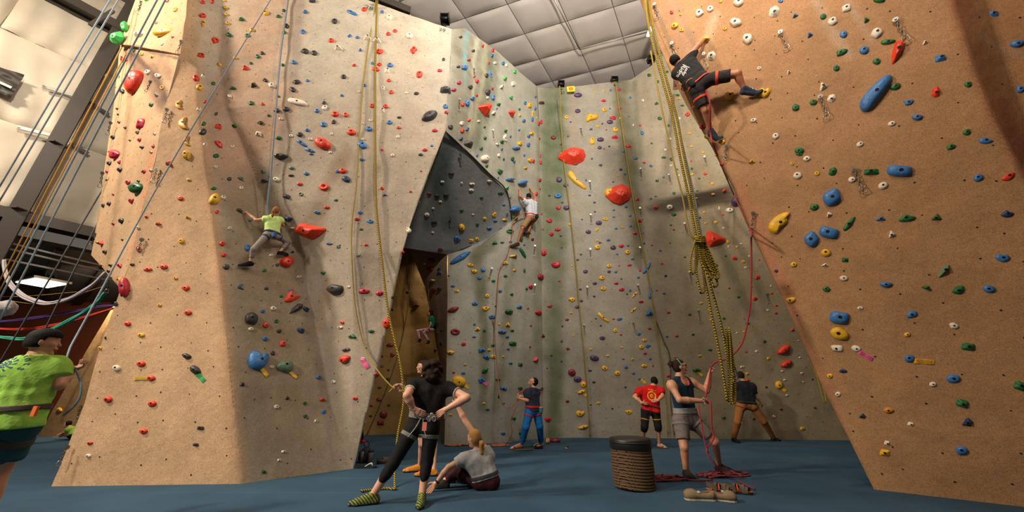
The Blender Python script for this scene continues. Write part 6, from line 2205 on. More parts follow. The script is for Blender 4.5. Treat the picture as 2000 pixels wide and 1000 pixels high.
def build_person(label, J, root_at, q=1.0, skin=SKIN, hair=HAIR_K, fwd=(0, -1, 0), hup=(0, 0, 1), chest=None, hands=None, shirt=None, legs=None,
                 hairstyle='short', shoes=None, harness=None, group=None, px=None, bw=1.0, limb=1.0, bare=False, sleeves=True, hem=None, footup=None, belt2=None, name='person'):
    """J: world joints. a = left in the picture, b = right in the picture"""
    root = thing(name, label, 'person', root_at, group)
    J = {k: Vector(v) for k, v in J.items()}
    dep = proj(J['neck'])[2]
    h = px or min(.022, max(.0085, dep * .00165))
    hh = max(.0045, h * .55)
    hc = J['head']
    f, u, s = frame(fwd, hup)
    up_t = (J['neck'] - (J['Ha'] + J['Hb']) / 2).normalized()
    lat = (J['Sb'] - J['Sa'])
    lat = (lat - up_t * lat.dot(up_t)).normalized()
    ct = Vector(chest) if chest is not None else lat.cross(up_t)   # chest direction
    ct = (ct - up_t * ct.dot(up_t)).normalized()
    pel = (J['Ha'] + J['Hb']) / 2
    lx = up_t.cross(ct).normalized()
    sm = (J['Sa'] + J['Sb']) / 2
    q1 = q * limb
    # ---- torso
    T = SDF(.045 * q)
    T.cone(J['Sa'] - up_t * .03 * q, J['Sb'] - up_t * .03 * q, .062 * q, .062 * q)
    for side in 'ab':
        S_, H_ = J['S' + side], J['H' + side]
        T.cone(S_.lerp(sm, .42) - up_t * .08 * q, H_.lerp(pel, .3) + up_t * .10 * q, .098 * q * bw, .090 * q * bw)
        T.cone(H_.lerp(pel, .25) + up_t * .08 * q, H_.lerp(pel, .1) - up_t * .02, .092 * q * bw, .098 * q * bw)
        T.ell(H_.lerp(pel, .12) - ct * .035 * q - up_t * .02 * q, (lx, up_t, ct), (.088 * q * bw, .095 * q, .085 * q))
    T.cone(sm - up_t * .04 * q, pel, .10 * q * bw, .10 * q * bw)
    T.cone(J['neck'] - up_t * .02, sm - up_t * .02 * q, .058 * q, .07 * q)
    for side in 'ab':
        T.cone(J['neck'] + up_t * .012 * q, J['S' + side] - (J['S' + side] - sm) * .12 - up_t * .002, .036 * q, .048 * q, k=.05)
    torso_prims = list(T.p)
    B = SDF(.03 * q)
    B.p = list(T.p)
    B.cone(J['neck'] - up_t * .02 * q, hc - u * .03 * q - f * .015 * q, .057 * q, .05 * q)
    for side in 'ab':
        S_, E_, W_ = J['S' + side], J['E' + side], J['W' + side]
        B.cone(S_, E_, .052 * q1, .041 * q1, k=.04)
        B.ell(S_.lerp(E_, .14), (lx, up_t, ct), (.055 * q1, .055 * q1, .055 * q1), k=.05)
        d = (W_ - E_)
        B.cone(E_, E_ + d * .35, .042 * q1, .045 * q1, k=.015)
        B.cone(E_ + d * .35, W_, .044 * q1, .027 * q1, k=.015)
        H_, K_, A_ = J['H' + side], J['K' + side], J['A' + side]
        B.cone(H_, K_, .086 * q1, .056 * q1, k=.03)
        B.cone(K_, A_, .053 * q1, .036 * q1, k=.02)
        calf(B, H_, K_, A_, ct, q1)
    parts = [B.mesh(h)]
    # ---- hands
    hd = hands or {}
    for side in 'ab':
        E_, W_ = J['E' + side], J['W' + side]
        spec = hd.get(side, {})
        d = Vector(spec.get('d', (W_ - E_))).normalized()
        pn = Vector(spec.get('n', ct))
        pn = (pn - d * pn.dot(d))
        pn = pn.normalized() if pn.length > .05 else d.orthogonal().normalized()
        sd = d.cross(pn).normalized() * (1 if side == 'a' else -1) * spec.get('flip', 1)
        curl = spec.get('curl', .5)
        z = q * 1.02
        Hm = SDF(.010)
        Hm.cone(W_ - d * .02, W_ + d * .015, .029 * z, .028 * z)
        for o_ in (-.026, -.009, .009, .026):
            Hm.cone(W_ + d * .01 + sd * o_ * .55 * z, W_ + d * .078 * z + sd * o_ * z, .017 * z, .0125 * z)
        for o_, ln in ((-.029, .058), (-.0095, .070), (.0105, .076), (.030, .068)):
            p = W_ + d * .078 * z + sd * o_ * z
            dd = d.copy()
            seg = ln * z
            for i_, (fr, rr) in enumerate(((.45, .0088), (.32, .0082), (.25, .0076))):
                ang = curl * (.85, 1.25, .9)[i_]
                ax_ = d.cross(pn).normalized()
                dd = Matrix.Rotation(ang, 3, ax_) @ dd
                p2 = p + dd * seg * fr * 1.15
                Hm.cone(p, p2, rr * z, rr * .94 * z, k=.004)
                p = p2
        tb = W_ + d * .025 * z + sd * .024 * z
        td = (d * .55 + sd * .8 + pn * .25 * (1 + curl)).normalized()
        p2 = tb + td * .042 * z
        Hm.cone(tb, p2, .015 * z, .0115 * z, k=.01)
        td2 = (td + d * .6 * (1 - curl * .5) - sd * curl * .9 + pn * .3).normalized()
        Hm.cone(p2, p2 + td2 * .034 * z, .011 * z, .0085 * z, k=.005)
        parts.append(Hm.mesh(hh, pad=.01))
    # ---- feet (bare skin below shoes too)
    fu = {}
    for side in 'ab':
        A_, T_ = J['A' + side], J['T' + side]
        K_ = J['K' + side]
        up_f = Vector(footup[side]) if footup and side in footup else Vector((0, 0, 1))
        fd = T_ - A_
        fd = (fd - up_f * fd.dot(up_f)).normalized()
        up_f.normalize()
        fu[side] = (fd, up_f, fd.cross(up_f))
    if not shoes or shoes.get('bare'):
        for side in 'ab':
            A_, T_ = J['A' + side], J['T' + side]
            fd, uf, fs_ = fu[side]
            sole = T_ - uf * .015 * q
            Fm = SDF(.02)
            heel = A_ - fd * .03 * q - uf * .045 * q
            ball = T_ - fd * .06 * q
            Fm.cone(A_, A_ - uf * .03 * q, .036 * q, .036 * q)
            Fm.cone(heel, ball, .034 * q, .026 * q)
            Fm.cone(A_, ball + uf * .01 * q, .034 * q, .022 * q)
            Fm.cone(ball - fs_ * .02 * q, ball + fs_ * .02 * q, .022 * q, .022 * q)
            for i_ in range(5):
                o_ = (i_ - 2) * .0175 * q
                Fm.cone(ball + fs_ * o_, ball + fs_ * o_ * 1.1 + fd * (.058 - .008 * abs(i_ - 1)) * q - uf * .006 * q, .011 * q, .009 * q, k=.006)
            parts.append(Fm.mesh(hh))
    # ---- head
    Hd = SDF(.014 * q)
    Hd.ell(hc + u * .018 * q, (s, f, u), (.076 * q, .097 * q, .092 * q))
    Hd.ell(hc + f * .018 * q - u * .045 * q, (s, f, u), (.056 * q, .070 * q, .072 * q), k=.03)
    Hd.cone(hc + f * .070 * q - u * .100 * q, hc + f * .03 * q - u * .095 * q, .022 * q, .035 * q)
    Hd.cone(hc + f * .090 * q + u * .010 * q, hc + f * .108 * q - u * .026 * q, .0075 * q, .0105 * q, k=.012)
    Hd.cone(hc + f * .080 * q + u * .03 * q - s * .032 * q, hc + f * .080 * q + u * .03 * q + s * .032 * q, .015 * q, .015 * q)
    for sg in (-1, 1):
        Hd.ell(hc + f * .062 * q - u * .024 * q + s * .036 * q * sg, (s, f, u), (.024 * q, .024 * q, .024 * q), k=.02)
        Hd.ell(hc + s * .079 * q * sg - u * .008 * q - f * .006 * q, (s, f, u), (.010 * q, .019 * q, .031 * q), k=.006)
        Hd.cone(hc + f * .094 * q - u * .058 * q, hc + f * .088 * q - u * .058 * q + s * .016 * q * sg, .010 * q, .008 * q, k=.01)
    Hd.cone(hc - u * .05 * q - f * .012 * q, J['neck'], .047 * q, .054 * q, k=.03)
    parts.append(Hd.mesh(hh))
    body = skin_obj('body', join(parts), skin, root)
    # face parts
    for sg in (-1, 1):
        e = SDF(.001)
        ec = hc + f * .0800 * q + u * .010 * q + s * .031 * q * sg
        e.ell(ec, (s, f, u), (.0145 * q, .009 * q, .009 * q))
        eo = skin_obj('eye', e.mesh(max(.003, hh * .6), pad=.004), M_EYE, root)
        if eo:
            e = SDF(.001).ell(ec + f * .005 * q, (s, f, u), (.0065 * q, .0055 * q, .0065 * q))
            skin_obj('iris', e.mesh(.0025, pad=.003), M_IRIS, root, parent=eo)
        e = SDF(.004).cone(ec + u * .021 * q - s * .018 * q + f * .004 * q, ec + u * .021 * q + s * .018 * q + f * .004 * q, .0045 * q, .0035 * q)
        skin_obj('eyebrow', e.mesh(.003, pad=.004), hair, root)
    e = SDF(.003).ell(hc + f * .0945 * q - u * .063 * q, (s, f, u), (.020 * q, .008 * q, .005 * q)).ell(hc + f * .0925 * q - u * .072 * q, (s, f, u), (.019 * q, .009 * q, .006 * q))
    skin_obj('lips', e.mesh(.0035, pad=.004), M_LIP, root)
    # ---- hair
    if hairstyle:
        Hr = SDF(.02)
        Hr.ell(hc + u * .024 * q - f * .010 * q, (s, f, u), (.086 * q, .102 * q, .098 * q))
        fc, uc = A3(f), A3(u)
        H0 = A3(hc)
        line = .052 if hairstyle != 'fringe' else .04
        ext = None

        def facecut(D, X, Y, Z):
            a = (X - H0[0]) * fc[0] + (Y - H0[1]) * fc[1] + (Z - H0[2]) * fc[2]
            b = (X - H0[0]) * uc[0] + (Y - H0[1]) * uc[1] + (Z - H0[2]) * uc[2]
            face = np.maximum(.012 * q - a + np.clip(b, -.1, .1) * .35, b - line * q)
            lowc = -.055 * q if hairstyle in ('short', 'fringe', 'cap') else -.35
            D = np.maximum(D, -face)
            return np.maximum(D, lowc - b)
        if hairstyle == 'short':
            Hr.ell(hc - f * .03 * q - u * .02 * q, (s, f, u), (.080 * q, .078 * q, .078 * q))
        if hairstyle == 'fringe':
            Hr.ell(hc + u * .05 * q + f * .01 * q, (s, f, u), (.084 * q, .104 * q, .075 * q))
            Hr.ell(hc - f * .03 * q - u * .02 * q, (s, f, u), (.084 * q, .082 * q, .078 * q))
        if hairstyle == 'curly':
            r_ = random.Random(5)
            for _ in range(60):
                th = r_.uniform(0, 6.283)
                zz = r_.uniform(-1, 1)
                v = s * math.cos(th) * math.sqrt(1 - zz * zz) * .105 * q + f * (math.sin(th) * math.sqrt(1 - zz * zz) * .105 - .02) * q + u * (zz * .115 - .02) * q
                if v.dot(f) > .055 * q and v.dot(u) < .05 * q:
                    continue
                Hr.ell(hc + v, (s, f, u), (.034 * q, .034 * q, .03 * q), k=.012)
            Hr.ell(hc - f * .03 * q - u * .06 * q, (s, f, u), (.10 * q, .085 * q, .11 * q))
        if hairstyle in ('pony', 'bun'):
            Hr.ell(hc - f * .03 * q - u * .02 * q, (s, f, u), (.082 * q, .080 * q, .080 * q))
        body_h = Hr.mesh(hh, post=facecut)
        hp = [body_h]
        if hairstyle == 'pony':
            P_ = SDF(.02)
            b0 = hc - f * .10 * q - u * .03 * q
            P_.cone(b0, b0 - f * .035 * q - u * .05 * q, .024 * q, .036 * q)
            P_.cone(b0 - f * .035 * q - u * .05 * q, b0 - f * .02 * q - u * .17 * q, .036 * q, .030 * q)
            P_.cone(b0 - f * .02 * q - u * .17 * q, b0 - f * .01 * q - u * .23 * q, .028 * q, .008 * q)
            hp.append(P_.mesh(hh, noise=.003))
        if hairstyle == 'bun':
            P_ = SDF(.015)
            b0 = hc - f * .13 * q + u * .055 * q
            r_ = random.Random(3)
            P_.ell(b0, (s, f, u), (.045 * q, .04 * q, .045 * q))
            for _ in range(16):
                v = Vector((r_.gauss(0, 1), r_.gauss(0, 1), r_.gauss(0, 1))).normalized() * .045 * q
                P_.cone(b0 + v * .5, b0 + v * 1.35, .014 * q, .006 * q)
            hp.append(P_.mesh(hh))
        ho = skin_obj('hair', join(hp), hair, root)
        if hairstyle in ('pony', 'bun') and ho:
            b0 = hc - f * (.10 if hairstyle == 'pony' else .095) * q + u * (-.03 if hairstyle == 'pony' else .045) * q
            e = SDF(.004).cone(b0 + f * .004, b0 - f * .012, .027 * q, .027 * q)
            skin_obj('hair_tie', e.mesh(hh), mat('hair_tie', srgb(60, 40, 40), .7), root, parent=ho)
    # ---- shirt
    wst = pel + up_t * .10 * q
    if shirt:
        C_ = SDF(.04 * q)
        C_.p = list(torso_prims)
        sl = shirt.get('sleeve', .6)
        if sl:
            for side in 'ab':
                S_, E_ = J['S' + side], J['E' + side]
                C_.cone(S_, S_.lerp(E_, sl), .057 * q1, (.055 - .006 * sl) * q1, k=.055, flat=True)
                C_.ell(S_.lerp(E_, .14), (lx, up_t, ct), (.055 * q1, .055 * q1, .055 * q1), k=.05)
        lo = shirt.get('hem', .0)
        if lo < legs.get('top', .12) - .0 and lo < .05:
            shirt = dict(shirt, loose=max(shirt.get('loose', .01), legs.get('loose', .008) + .010))
        cuts = [plane_cut(pel + up_t * lo * q, -up_t), plane_cut(J['neck'] - up_t * shirt.get('drop', -.014) * q, u * .3 + up_t)]
        if shirt.get('tank'):
            # scooped neck and arm openings
            sc = J['neck'] - up_t * .06 * q + ct * .09 * q
            scn = A3(sc)

            def scoop(D, X, Y, Z, c=scn, r=.085 * q):
                return np.maximum(D, r - np.sqrt((X - c[0]) ** 2 + (Y - c[1]) ** 2 + (Z - c[2]) ** 2))
            cuts.append(scoop)
            sc2 = A3(J['neck'] - up_t * .02 * q - ct * .06 * q)
            cuts.append(lambda D, X, Y, Z, c=sc2, r=.07 * q: np.maximum(D, r - np.sqrt((X - c[0]) ** 2 + (Y - c[1]) ** 2 + (Z - c[2]) ** 2)))
            for side in 'ab':
                c2 = A3(J['S' + side] + (J['S' + side] - sm) * .18 - up_t * .01)
                cuts.append(lambda D, X, Y, Z, c=c2, r=.098 * q: np.maximum(D, r - np.sqrt((X - c[0]) ** 2 + (Y - c[1]) ** 2 + (Z - c[2]) ** 2)))
        so = skin_obj('shirt', C_.mesh(h, post=chain_post(*cuts), inflate=shirt.get('loose', .010), noise=shirt.get('fold', .0035)), shirt['m'], root)
        if shirt.get('trim') and sl:
            for side in 'ab':
                S_, E_ = J['S' + side], J['E' + side]
                e = S_.lerp(E_, sl)
                d = (E_ - S_).normalized()
                rr_ = (.055 - .006 * sl) * q1 + shirt.get('loose', .010) + .003
                R_ = SDF(.004).cone(e - d * .007, e + d * .004, rr_, rr_, flat=True, flat0=True)
                c3, dn = A3(e), A3(d)
                skin_obj('sleeve_trim', R_.mesh(.006), shirt['trim'], root, parent=so)
    # ---- trousers / shorts
    LG = None
    if legs:
        Lg = SDF(.03 * q)
        Lg.p = [p for p in torso_prims]
        fr = legs['to']      # 0..1 thigh, 1..2 shin
        wd = legs.get('wide', 1.0)
        lo_ = legs.get('loose', .008)
        for side in 'ab':
            H_, K_, A_ = J['H' + side], J['K' + side], J['A' + side]
            if fr <= 1:
                Lg.cone(H_, H_.lerp(K_, fr), .088 * q1, (.088 - .030 * fr) * q1 * wd, k=.03, flat=True)
            else:
                Lg.cone(H_, K_, .088 * q1, .060 * q1 * wd, k=.03)
                t_ = fr - 1
                Lg.cone(K_, K_.lerp(A_, t_), .059 * q1 * wd, (.056 - .016 * t_) * q1 * wd, k=.02, flat=True)
                if t_ > .35:
                    calf(Lg, H_, K_, A_, ct, q1, .002)
        wl_ = pel + up_t * legs.get('top', .12) * q
        LG = skin_obj('trousers' if fr > 1.1 else 'shorts', Lg.mesh(h, post=plane_cut(wl_, up_t), inflate=lo_, noise=legs.get('fold', .003)), legs['m'], root)
    # ---- harness: belt and leg loops wrapped on the clothed surface
    if harness:
        Hn = SDF(.045 * q)
        Hn.p = list(torso_prims)
        wz = pel + up_t * harness.get('h', .10) * q
        th = harness.get('w', .03)
        vf = Hn.mesh(h * .8, post=chain_post(plane_cut(wz + up_t * th, up_t), plane_cut(wz - up_t * th, -up_t)), inflate=max((shirt or {}).get('loose', .01), (legs or {}).get('loose', .01)) + harness.get('t', .010))
        hb = skin_obj('harness_belt', vf, harness['m'], root)
        for side in 'ab':
            H_, K_ = J['H' + side], J['K' + side]
            if 'nolegs' in harness:
                break
            d = (K_ - H_).normalized()
            c = H_ + d * harness.get('l', .12) * q
            R_ = SDF(.03 * q)
            R_.p = list(torso_prims)
            wd_ = (legs or {}).get('wide', 1.0)
            fr_ = (legs or {}).get('to', 1.0)
            if fr_ <= 1:
                R_.cone(H_, H_.lerp(K_, fr_), .088 * q1, (.088 - .030 * fr_) * q1 * wd_, k=.03)
            else:
                R_.cone(H_, K_, .088 * q1, .060 * q1 * wd_, k=.03)
            cc = A3(c)
            tw = harness.get('lw', .022)
            vf = R_.mesh(h * .8, post=chain_post(plane_cut(c + d * tw, d), plane_cut(c - d * tw, -d), lambda D, X, Y, Z, c=cc, r=.135 * q1: np.maximum(D, np.sqrt((X - c[0]) ** 2 + (Y - c[1]) ** 2 + (Z - c[2]) ** 2) - r)), inflate=(legs or {}).get('loose', .01) + .008)
            skin_obj('harness_leg_loop', vf, harness.get('lm', harness['m']), root)
            mbb = MB()
            out = (-ct) * .105 * q + lat * (.02 if side == 'a' else -.02)
            mbb.tube(smooth_path([wz + out + lat * (-.03 if side == 'a' else .03), (wz + c) / 2 + out * 1.15, c + out * .95], 5), .007, 6)
            so_ = mbb.build('harness_strap', harness.get('sm', harness['m']), hb, True)
            localise(so_, root.location)
        # gear loop carabiner
        g0 = wz - ct * .0 + lat * (.13 * q * harness.get('gs', 1)) - up_t * .05
        mbb = MB()
        pts = [g0 + up_t * .03 * math.cos(a) * 1.3 + ct * .02 * math.sin(a) for a in np.linspace(0, 6.283, 12)]
        mbb.tube(pts, .005, 6, cap=False)
        cb_ = mbb.build('carabiner', M_STEEL, hb, True)
        localise(cb_, root.location)
        if harness.get('bag'):
            bag = SDF(.02)
            c = wz + Vector(harness['bagat']) if 'bagat' in harness else wz - ct * .14 * q - up_t * .06 * q
            bag.cone(c + up_t * .035 * q, c - up_t * .055 * q, .062 * q, .055 * q, flat0=True)
            bo_ = skin_obj('chalk_bag', bag.mesh(h * .8), harness['bag'], root)
            rim = SDF(.006).cone(c + up_t * .045 * q, c + up_t * .030 * q, .066 * q, .066 * q, flat=True, flat0=True)
            skin_obj('bag_rim', rim.mesh(h * .8), harness.get('rim', harness['bag']), root, parent=bo_)
    # ---- shoes
    if shoes:
        for side in 'ab':
            A_, T_ = J['A' + side], J['T' + side]
            fd, uf, fs_ = fu[side]
            heel = A_ - fd * .032 * q - uf * .055 * q
            ball = T_ - fd * .065 * q
            solez = T_ - uf * .028 * q
            G = SDF(.015)
            if shoes.get('bare'):
                # flip flop: sole and straps only
                G.cone(heel - uf * .02 * q, ball - uf * .02 * q, .045 * q, .05 * q)
                G.cone(ball - uf * .02 * q, T_ - uf * .015 * q, .048 * q, .04 * q)
                vf = G.mesh(hh, post=chain_post(plane_cut(solez, -uf), plane_cut(solez + uf * .016 * q, uf)))
                so_ = skin_obj('flip_flop', vf, shoes['m'], root)
                mbb = MB()
                st = ball + fd * .02 * q + uf * .02 * q
                for sg in (-1, 1):
                    mbb.tube(smooth_path([st, ball - fd * .03 * q + fs_ * .035 * sg * q + uf * .022 * q, ball - fd * .08 * q + fs_ * .045 * sg * q - uf * .02 * q], 4), .006, 6)
                x = mbb.build('strap', shoes['m'], so_, True)
                localise(x, root.location)
                continue
            G.cone(A_ + uf * shoes.get('high', .0) * q, heel, .040 * q, .042 * q, flat0=False)
            G.cone(heel, ball, .040 * q, .043 * q)
            G.cone(A_ - uf * .02 * q + fd * .01 * q, ball + uf * .012 * q, .042 * q, .030 * q)
            G.cone(ball, T_, .043 * q, .024 * q)
            top = plane_cut(A_ + uf * shoes.get('cut', .01) * q, uf - fd * .25)
            vf = G.mesh(hh, post=chain_post(plane_cut(solez, -uf), top), inflate=.003)
            so_ = skin_obj('shoe', vf, shoes['m'], root)
            vf = G.mesh(hh, post=chain_post(plane_cut(solez, -uf), plane_cut(solez + uf * .020 * q, uf)), inflate=.007)
            skin_obj('sole', vf, shoes['sole'], root, parent=so_)
            if shoes.get('lace'):
                mbb = MB()
                for t_ in (.15, .35, .55, .75):
                    c = (A_ + fd * .01).lerp(T_ - fd * .02, t_)
                    c = c + uf * (.020 - .012 * t_) * q
                    mbb.tube([c - fs_ * .034 * q - uf * .012, c + uf * .016, c + fs_ * .034 * q - uf * .012], .005 * q, 5)
                x = mbb.build('laces', shoes['lace'], so_, True)
                localise(x, root.location)
    PEOPLE[label] = dict(root=root, J=J, ct=ct, up=up_t, lat=lat, pel=pel, f=f, u=u, s=s, q=q, body=body)
    return PEOPLE[label]


PEOPLE = {}


def on_surface(ob, root, vf, m, name, parent, org, ux, uy, nrm, off=.004):
    """lay flat shapes (text, print) on a clothed surface by casting along -nrm"""
    me = ob.data
    me.calc_loop_triangles()
    bv = BVHTree.FromPolygons([v.co for v in me.vertices], [tuple(p.vertices) for p in me.polygons])
    rl = Vector(root.location)
    vs = []
    for v in vf[0]:
        p = Vector(org) + Vector(ux) * v[0] + Vector(uy) * v[1]
        loc, n_, i_, d_ = bv.ray_cast(p - rl + Vector(nrm) * .5, -Vector(nrm))
        if loc is None:
            loc, n_, i_, d_ = bv.find_nearest(p - rl)
        vs.append(loc + Vector(nrm) * off)
    o = mesh_obj(name, vs, vf[1], m, parent)
    return o


def subdiv_tris(vs, fs, mx):
    bm = bmesh.new()
    vv = [bm.verts.new(v) for v in vs]
    for f in fs:
        try:
            bm.faces.new([vv[i] for i in f])
        except Exception:
            pass
    bmesh.ops.triangulate(bm, faces=bm.faces)
    for _ in range(5):
        e = [e for e in bm.edges if e.calc_length() > mx]
        if not e:
            break
        bmesh.ops.subdivide_edges(bm, edges=e, cuts=1)
        bmesh.ops.triangulate(bm, faces=bm.faces)
    bm.verts.index_update()
    r = [v.co.copy() for v in bm.verts], [tuple(v.index for v in f.verts) for f in bm.faces]
    bm.free()
    return r


def ring_shape(r0, r1, n=28, cx=0, cy=0, sy=1.0):
    vs, fs = [], []
    for k in range(n):
        a = 2 * math.pi * k / n
        vs.append(Vector((cx + r0 * math.cos(a), cy + r0 * math.sin(a) * sy, 0)))
        vs.append(Vector((cx + r1 * math.cos(a), cy + r1 * math.sin(a) * sy, 0)))
    for k in range(n):
        a, b = 2 * k, 2 * ((k + 1) % n)
        fs.append((a, b, b + 1, a + 1))
    return vs, fs


def FO(px, py, up):
    return FL(px, py) + Vector((0, 0, up))


def WP(px, py, off):
    """point in front of the climbing wall seen at a pixel, off metres nearer the camera"""
    q_ = hit(px, py)
    d = ray(px, py).normalized()
    return CAM + d * (q_[3] - off)


# 1 woman in black ------------------------------------------------
Y0 = 5.3
p = lambda x, y, dy=0: PY(x, y, Y0 + dy)
J = dict(head=p(844, 721, -.02), neck=p(841, 742), Sa=p(806, 753, -.02), Sb=p(874, 757, .04), Ea=p(795, 772, -.24), Eb=p(912, 777, -.12), Wa=p(807, 798, -.15), Wb=p(872, 799, -.10),
         Ha=p(808, 834, .05), Hb=p(843, 834, .05), Ka=p(768, 905, -.05), Kb=p(834, 902, .04), Aa=FO(727, 985, .11), Ab=FO(823, 984, .11), Ta=FO(684, 989, .03), Tb=FO(819, 996, .03))
BLK = cloth('black_cloth', srgb(24, 22, 23))
GRW = mat('grey_webbing', srgb(120, 116, 110), .8, bump=.3, bscale=90)
WHT = mat('white_trim', srgb(215, 212, 206), .7)
wb_ = build_person('woman in black top and cropped black leggings, hands on hips, grey harness, back turned', J, (p(815, 900).x, Y0, 0), q=1.12, skin=SKIN_P, hair=HAIR_B,
                   fwd=(-.35, 1, .05), hands={'a': dict(d=(.72, .05, -.35), n=(.2, .9, .1), curl=.18, flip=-1), 'b': dict(d=(-.75, .1, -.45), n=(0, 1, 0), curl=.3, flip=-1)}, chest=(0, 1, 0),
                   shirt=dict(m=BLK, sleeve=.5, hem=.10, fold=.002, trim=WHT), legs=dict(m=BLK, to=1.42, loose=.005, fold=.0012, top=.14), hairstyle='curly',
                   harness=dict(m=GRW, h=.135, w=.038, l=.10, lw=.024, sm=mat('pale_strap', srgb(170, 165, 158), .7)), limb=1.1, bw=.92,
                   shoes=dict(m=rope_mat('shoe_lime_grey', srgb(58, 58, 50), srgb(128, 138, 58), 13), sole=mat('rubber_black', srgb(26, 26, 26), .7), lace=mat('lime_lace', srgb(178, 190, 60), .7)))
# harness tag and buckle
r_ = wb_['root']
bkp = wb_['pel'] + wb_['up'] * .13 + Vector((.02, -.16, 0))
t_ = MB().box(p(829, 833, -.24), (.055, .006, .10)).build('harness_tag', mat('pink_tag', srgb(220, 120, 110), .7), r_)
localise(t_, r_.location)
t_ = MB()
for (x, y) in ((843, 812), (848, 818), (838, 818)):
    c = p(x, y, -.235)
    t_.tube([c + Vector((math.cos(a) * .022, 0, math.sin(a) * .032)) for a in np.linspace(0, 6.283, 10)], .006, 6, cap=False)
t_ = t_.build('belay_carabiner', M_STEEL, r_, True)
localise(t_, r_.location)

# 2 man behind her -----------------------------------------------
Y0 = 7.1
p = lambda x, y, dy=0: PY(x, y, Y0 + dy)
J = dict(head=p(826, 716), neck=p(831, 736, .02), Sa=p(812, 747, -.05), Sb=p(850, 747, .05), Ea=p(800, 765, -.2), Eb=p(812, 775, -.05), Wa=p(783, 752, -.28), Wb=p(789, 764, -.22),
         Ha=p(822, 815), Hb=p(846, 815), Ka=p(824, 868, -.06), Kb=p(848, 868, .02), Aa=FO(819, 921, .10), Ab=FO(846, 930, .10), Ta=FO(789, 923, .03), Tb=FO(812, 931, .03))
build_person('man with brown curly hair facing left behind the woman in black, holding the yellow rope', J, (p(833, 880).x, Y0, 0), q=1.0, skin=SKIN_P, hair=HAIR_B,
             fwd=(-1, -.25, .05), hup=(0, 0, 1), chest=(-1, -.3, 0), hands={'a': dict(d=(-1, -.1, .0), n=(0, -.4, -1), curl=.75), 'b': dict(d=(-1, -.1, .1), n=(0, -.5, 1), curl=.8)},
             shirt=dict(m=BLK, sleeve=.9, hem=-.02), legs=dict(m=BLK, to=.7, loose=.012), hairstyle='curly',
             shoes=dict(m=cloth('shoe_orange', srgb(222, 138, 48)), sole=mat('rubber_black', srgb(26, 26, 26), .7), lace=mat('red_lace', srgb(190, 60, 40), .7)))

# 3 seated blonde woman ------------------------------------------
Y0 = 6.0
p = lambda x, y, dy=0: PY(x, y, Y0 + dy)
J = dict(head=p(926, 855, -.02), neck=p(936, 877), Sa=p(911, 893, -.03), Sb=p(954, 889, .02), Ea=p(876, 913, -.10), Eb=p(909, 822, .12), Wa=p(852, 943, -.14), Wb=p(892, 790, .10),
         Ha=PY(936, 947, 5.98), Hb=PY(959, 947, 6.0), Ka=p(893, 922, .10), Kb=p(906, 930, .35), Aa=p(868, 947, .06), Ab=p(880, 947, .38), Ta=p(846, 950, .02), Tb=p(858, 947, .36))
for k_ in ('Aa', 'Ab', 'Ta', 'Tb'):
    J[k_].z = .10 if k_[0] == 'A' else .035
for k_ in ('Ha', 'Hb'):
    J[k_].z = max(J[k_].z, .115)
MAR = cloth('maroon_cloth', srgb(62, 26, 34))
build_person('blonde woman in grey shirt sitting on the mats, one arm raised pointing upward', J, (p(950, 950).x, Y0, 0), q=1.02, skin=SKIN_P, hair=HAIR_Y,
             fwd=(-.75, .45, .45), hup=(-.1, 0, 1), chest=(-.7, .6, .1), hands={'a': dict(d=(-.6, -.2, -.7), n=(-.3, -.6, -.3), curl=.25), 'b': dict(d=(-.3, .0, 1), n=(-.8, -.3, .1), curl=.45)},
             shirt=dict(m=cloth('grey_shirt', srgb(168, 166, 166)), sleeve=.62, hem=.015, fold=.004, loose=.024), legs=dict(m=MAR, to=1.9, loose=.014, wide=1.15, top=.36), hairstyle='pony', limb=1.0, bw=1.05,
             harness=dict(m=mat('navy_webbing', srgb(50, 54, 62), .8), h=.06, w=.022, nolegs=1),
             shoes=dict(m=cloth('shoe_dark', srgb(50, 46, 44)), sole=mat('rubber_black', srgb(26, 26, 26), .7)))
pr = PEOPLE['blonde woman in grey shirt sitting on the mats, one arm raised pointing upward']
c = pr['J']['Wa']
d = (pr['J']['Wa'] - pr['J']['Ea']).normalized()
R_ = SDF(.004).cone(c - d * .03, c - d * .005, .036, .035, flat=True, flat0=True)
skin_obj('wrist_band', R_.mesh(.006), mat('rubber_black', srgb(26, 26, 26), .7), pr['root'])

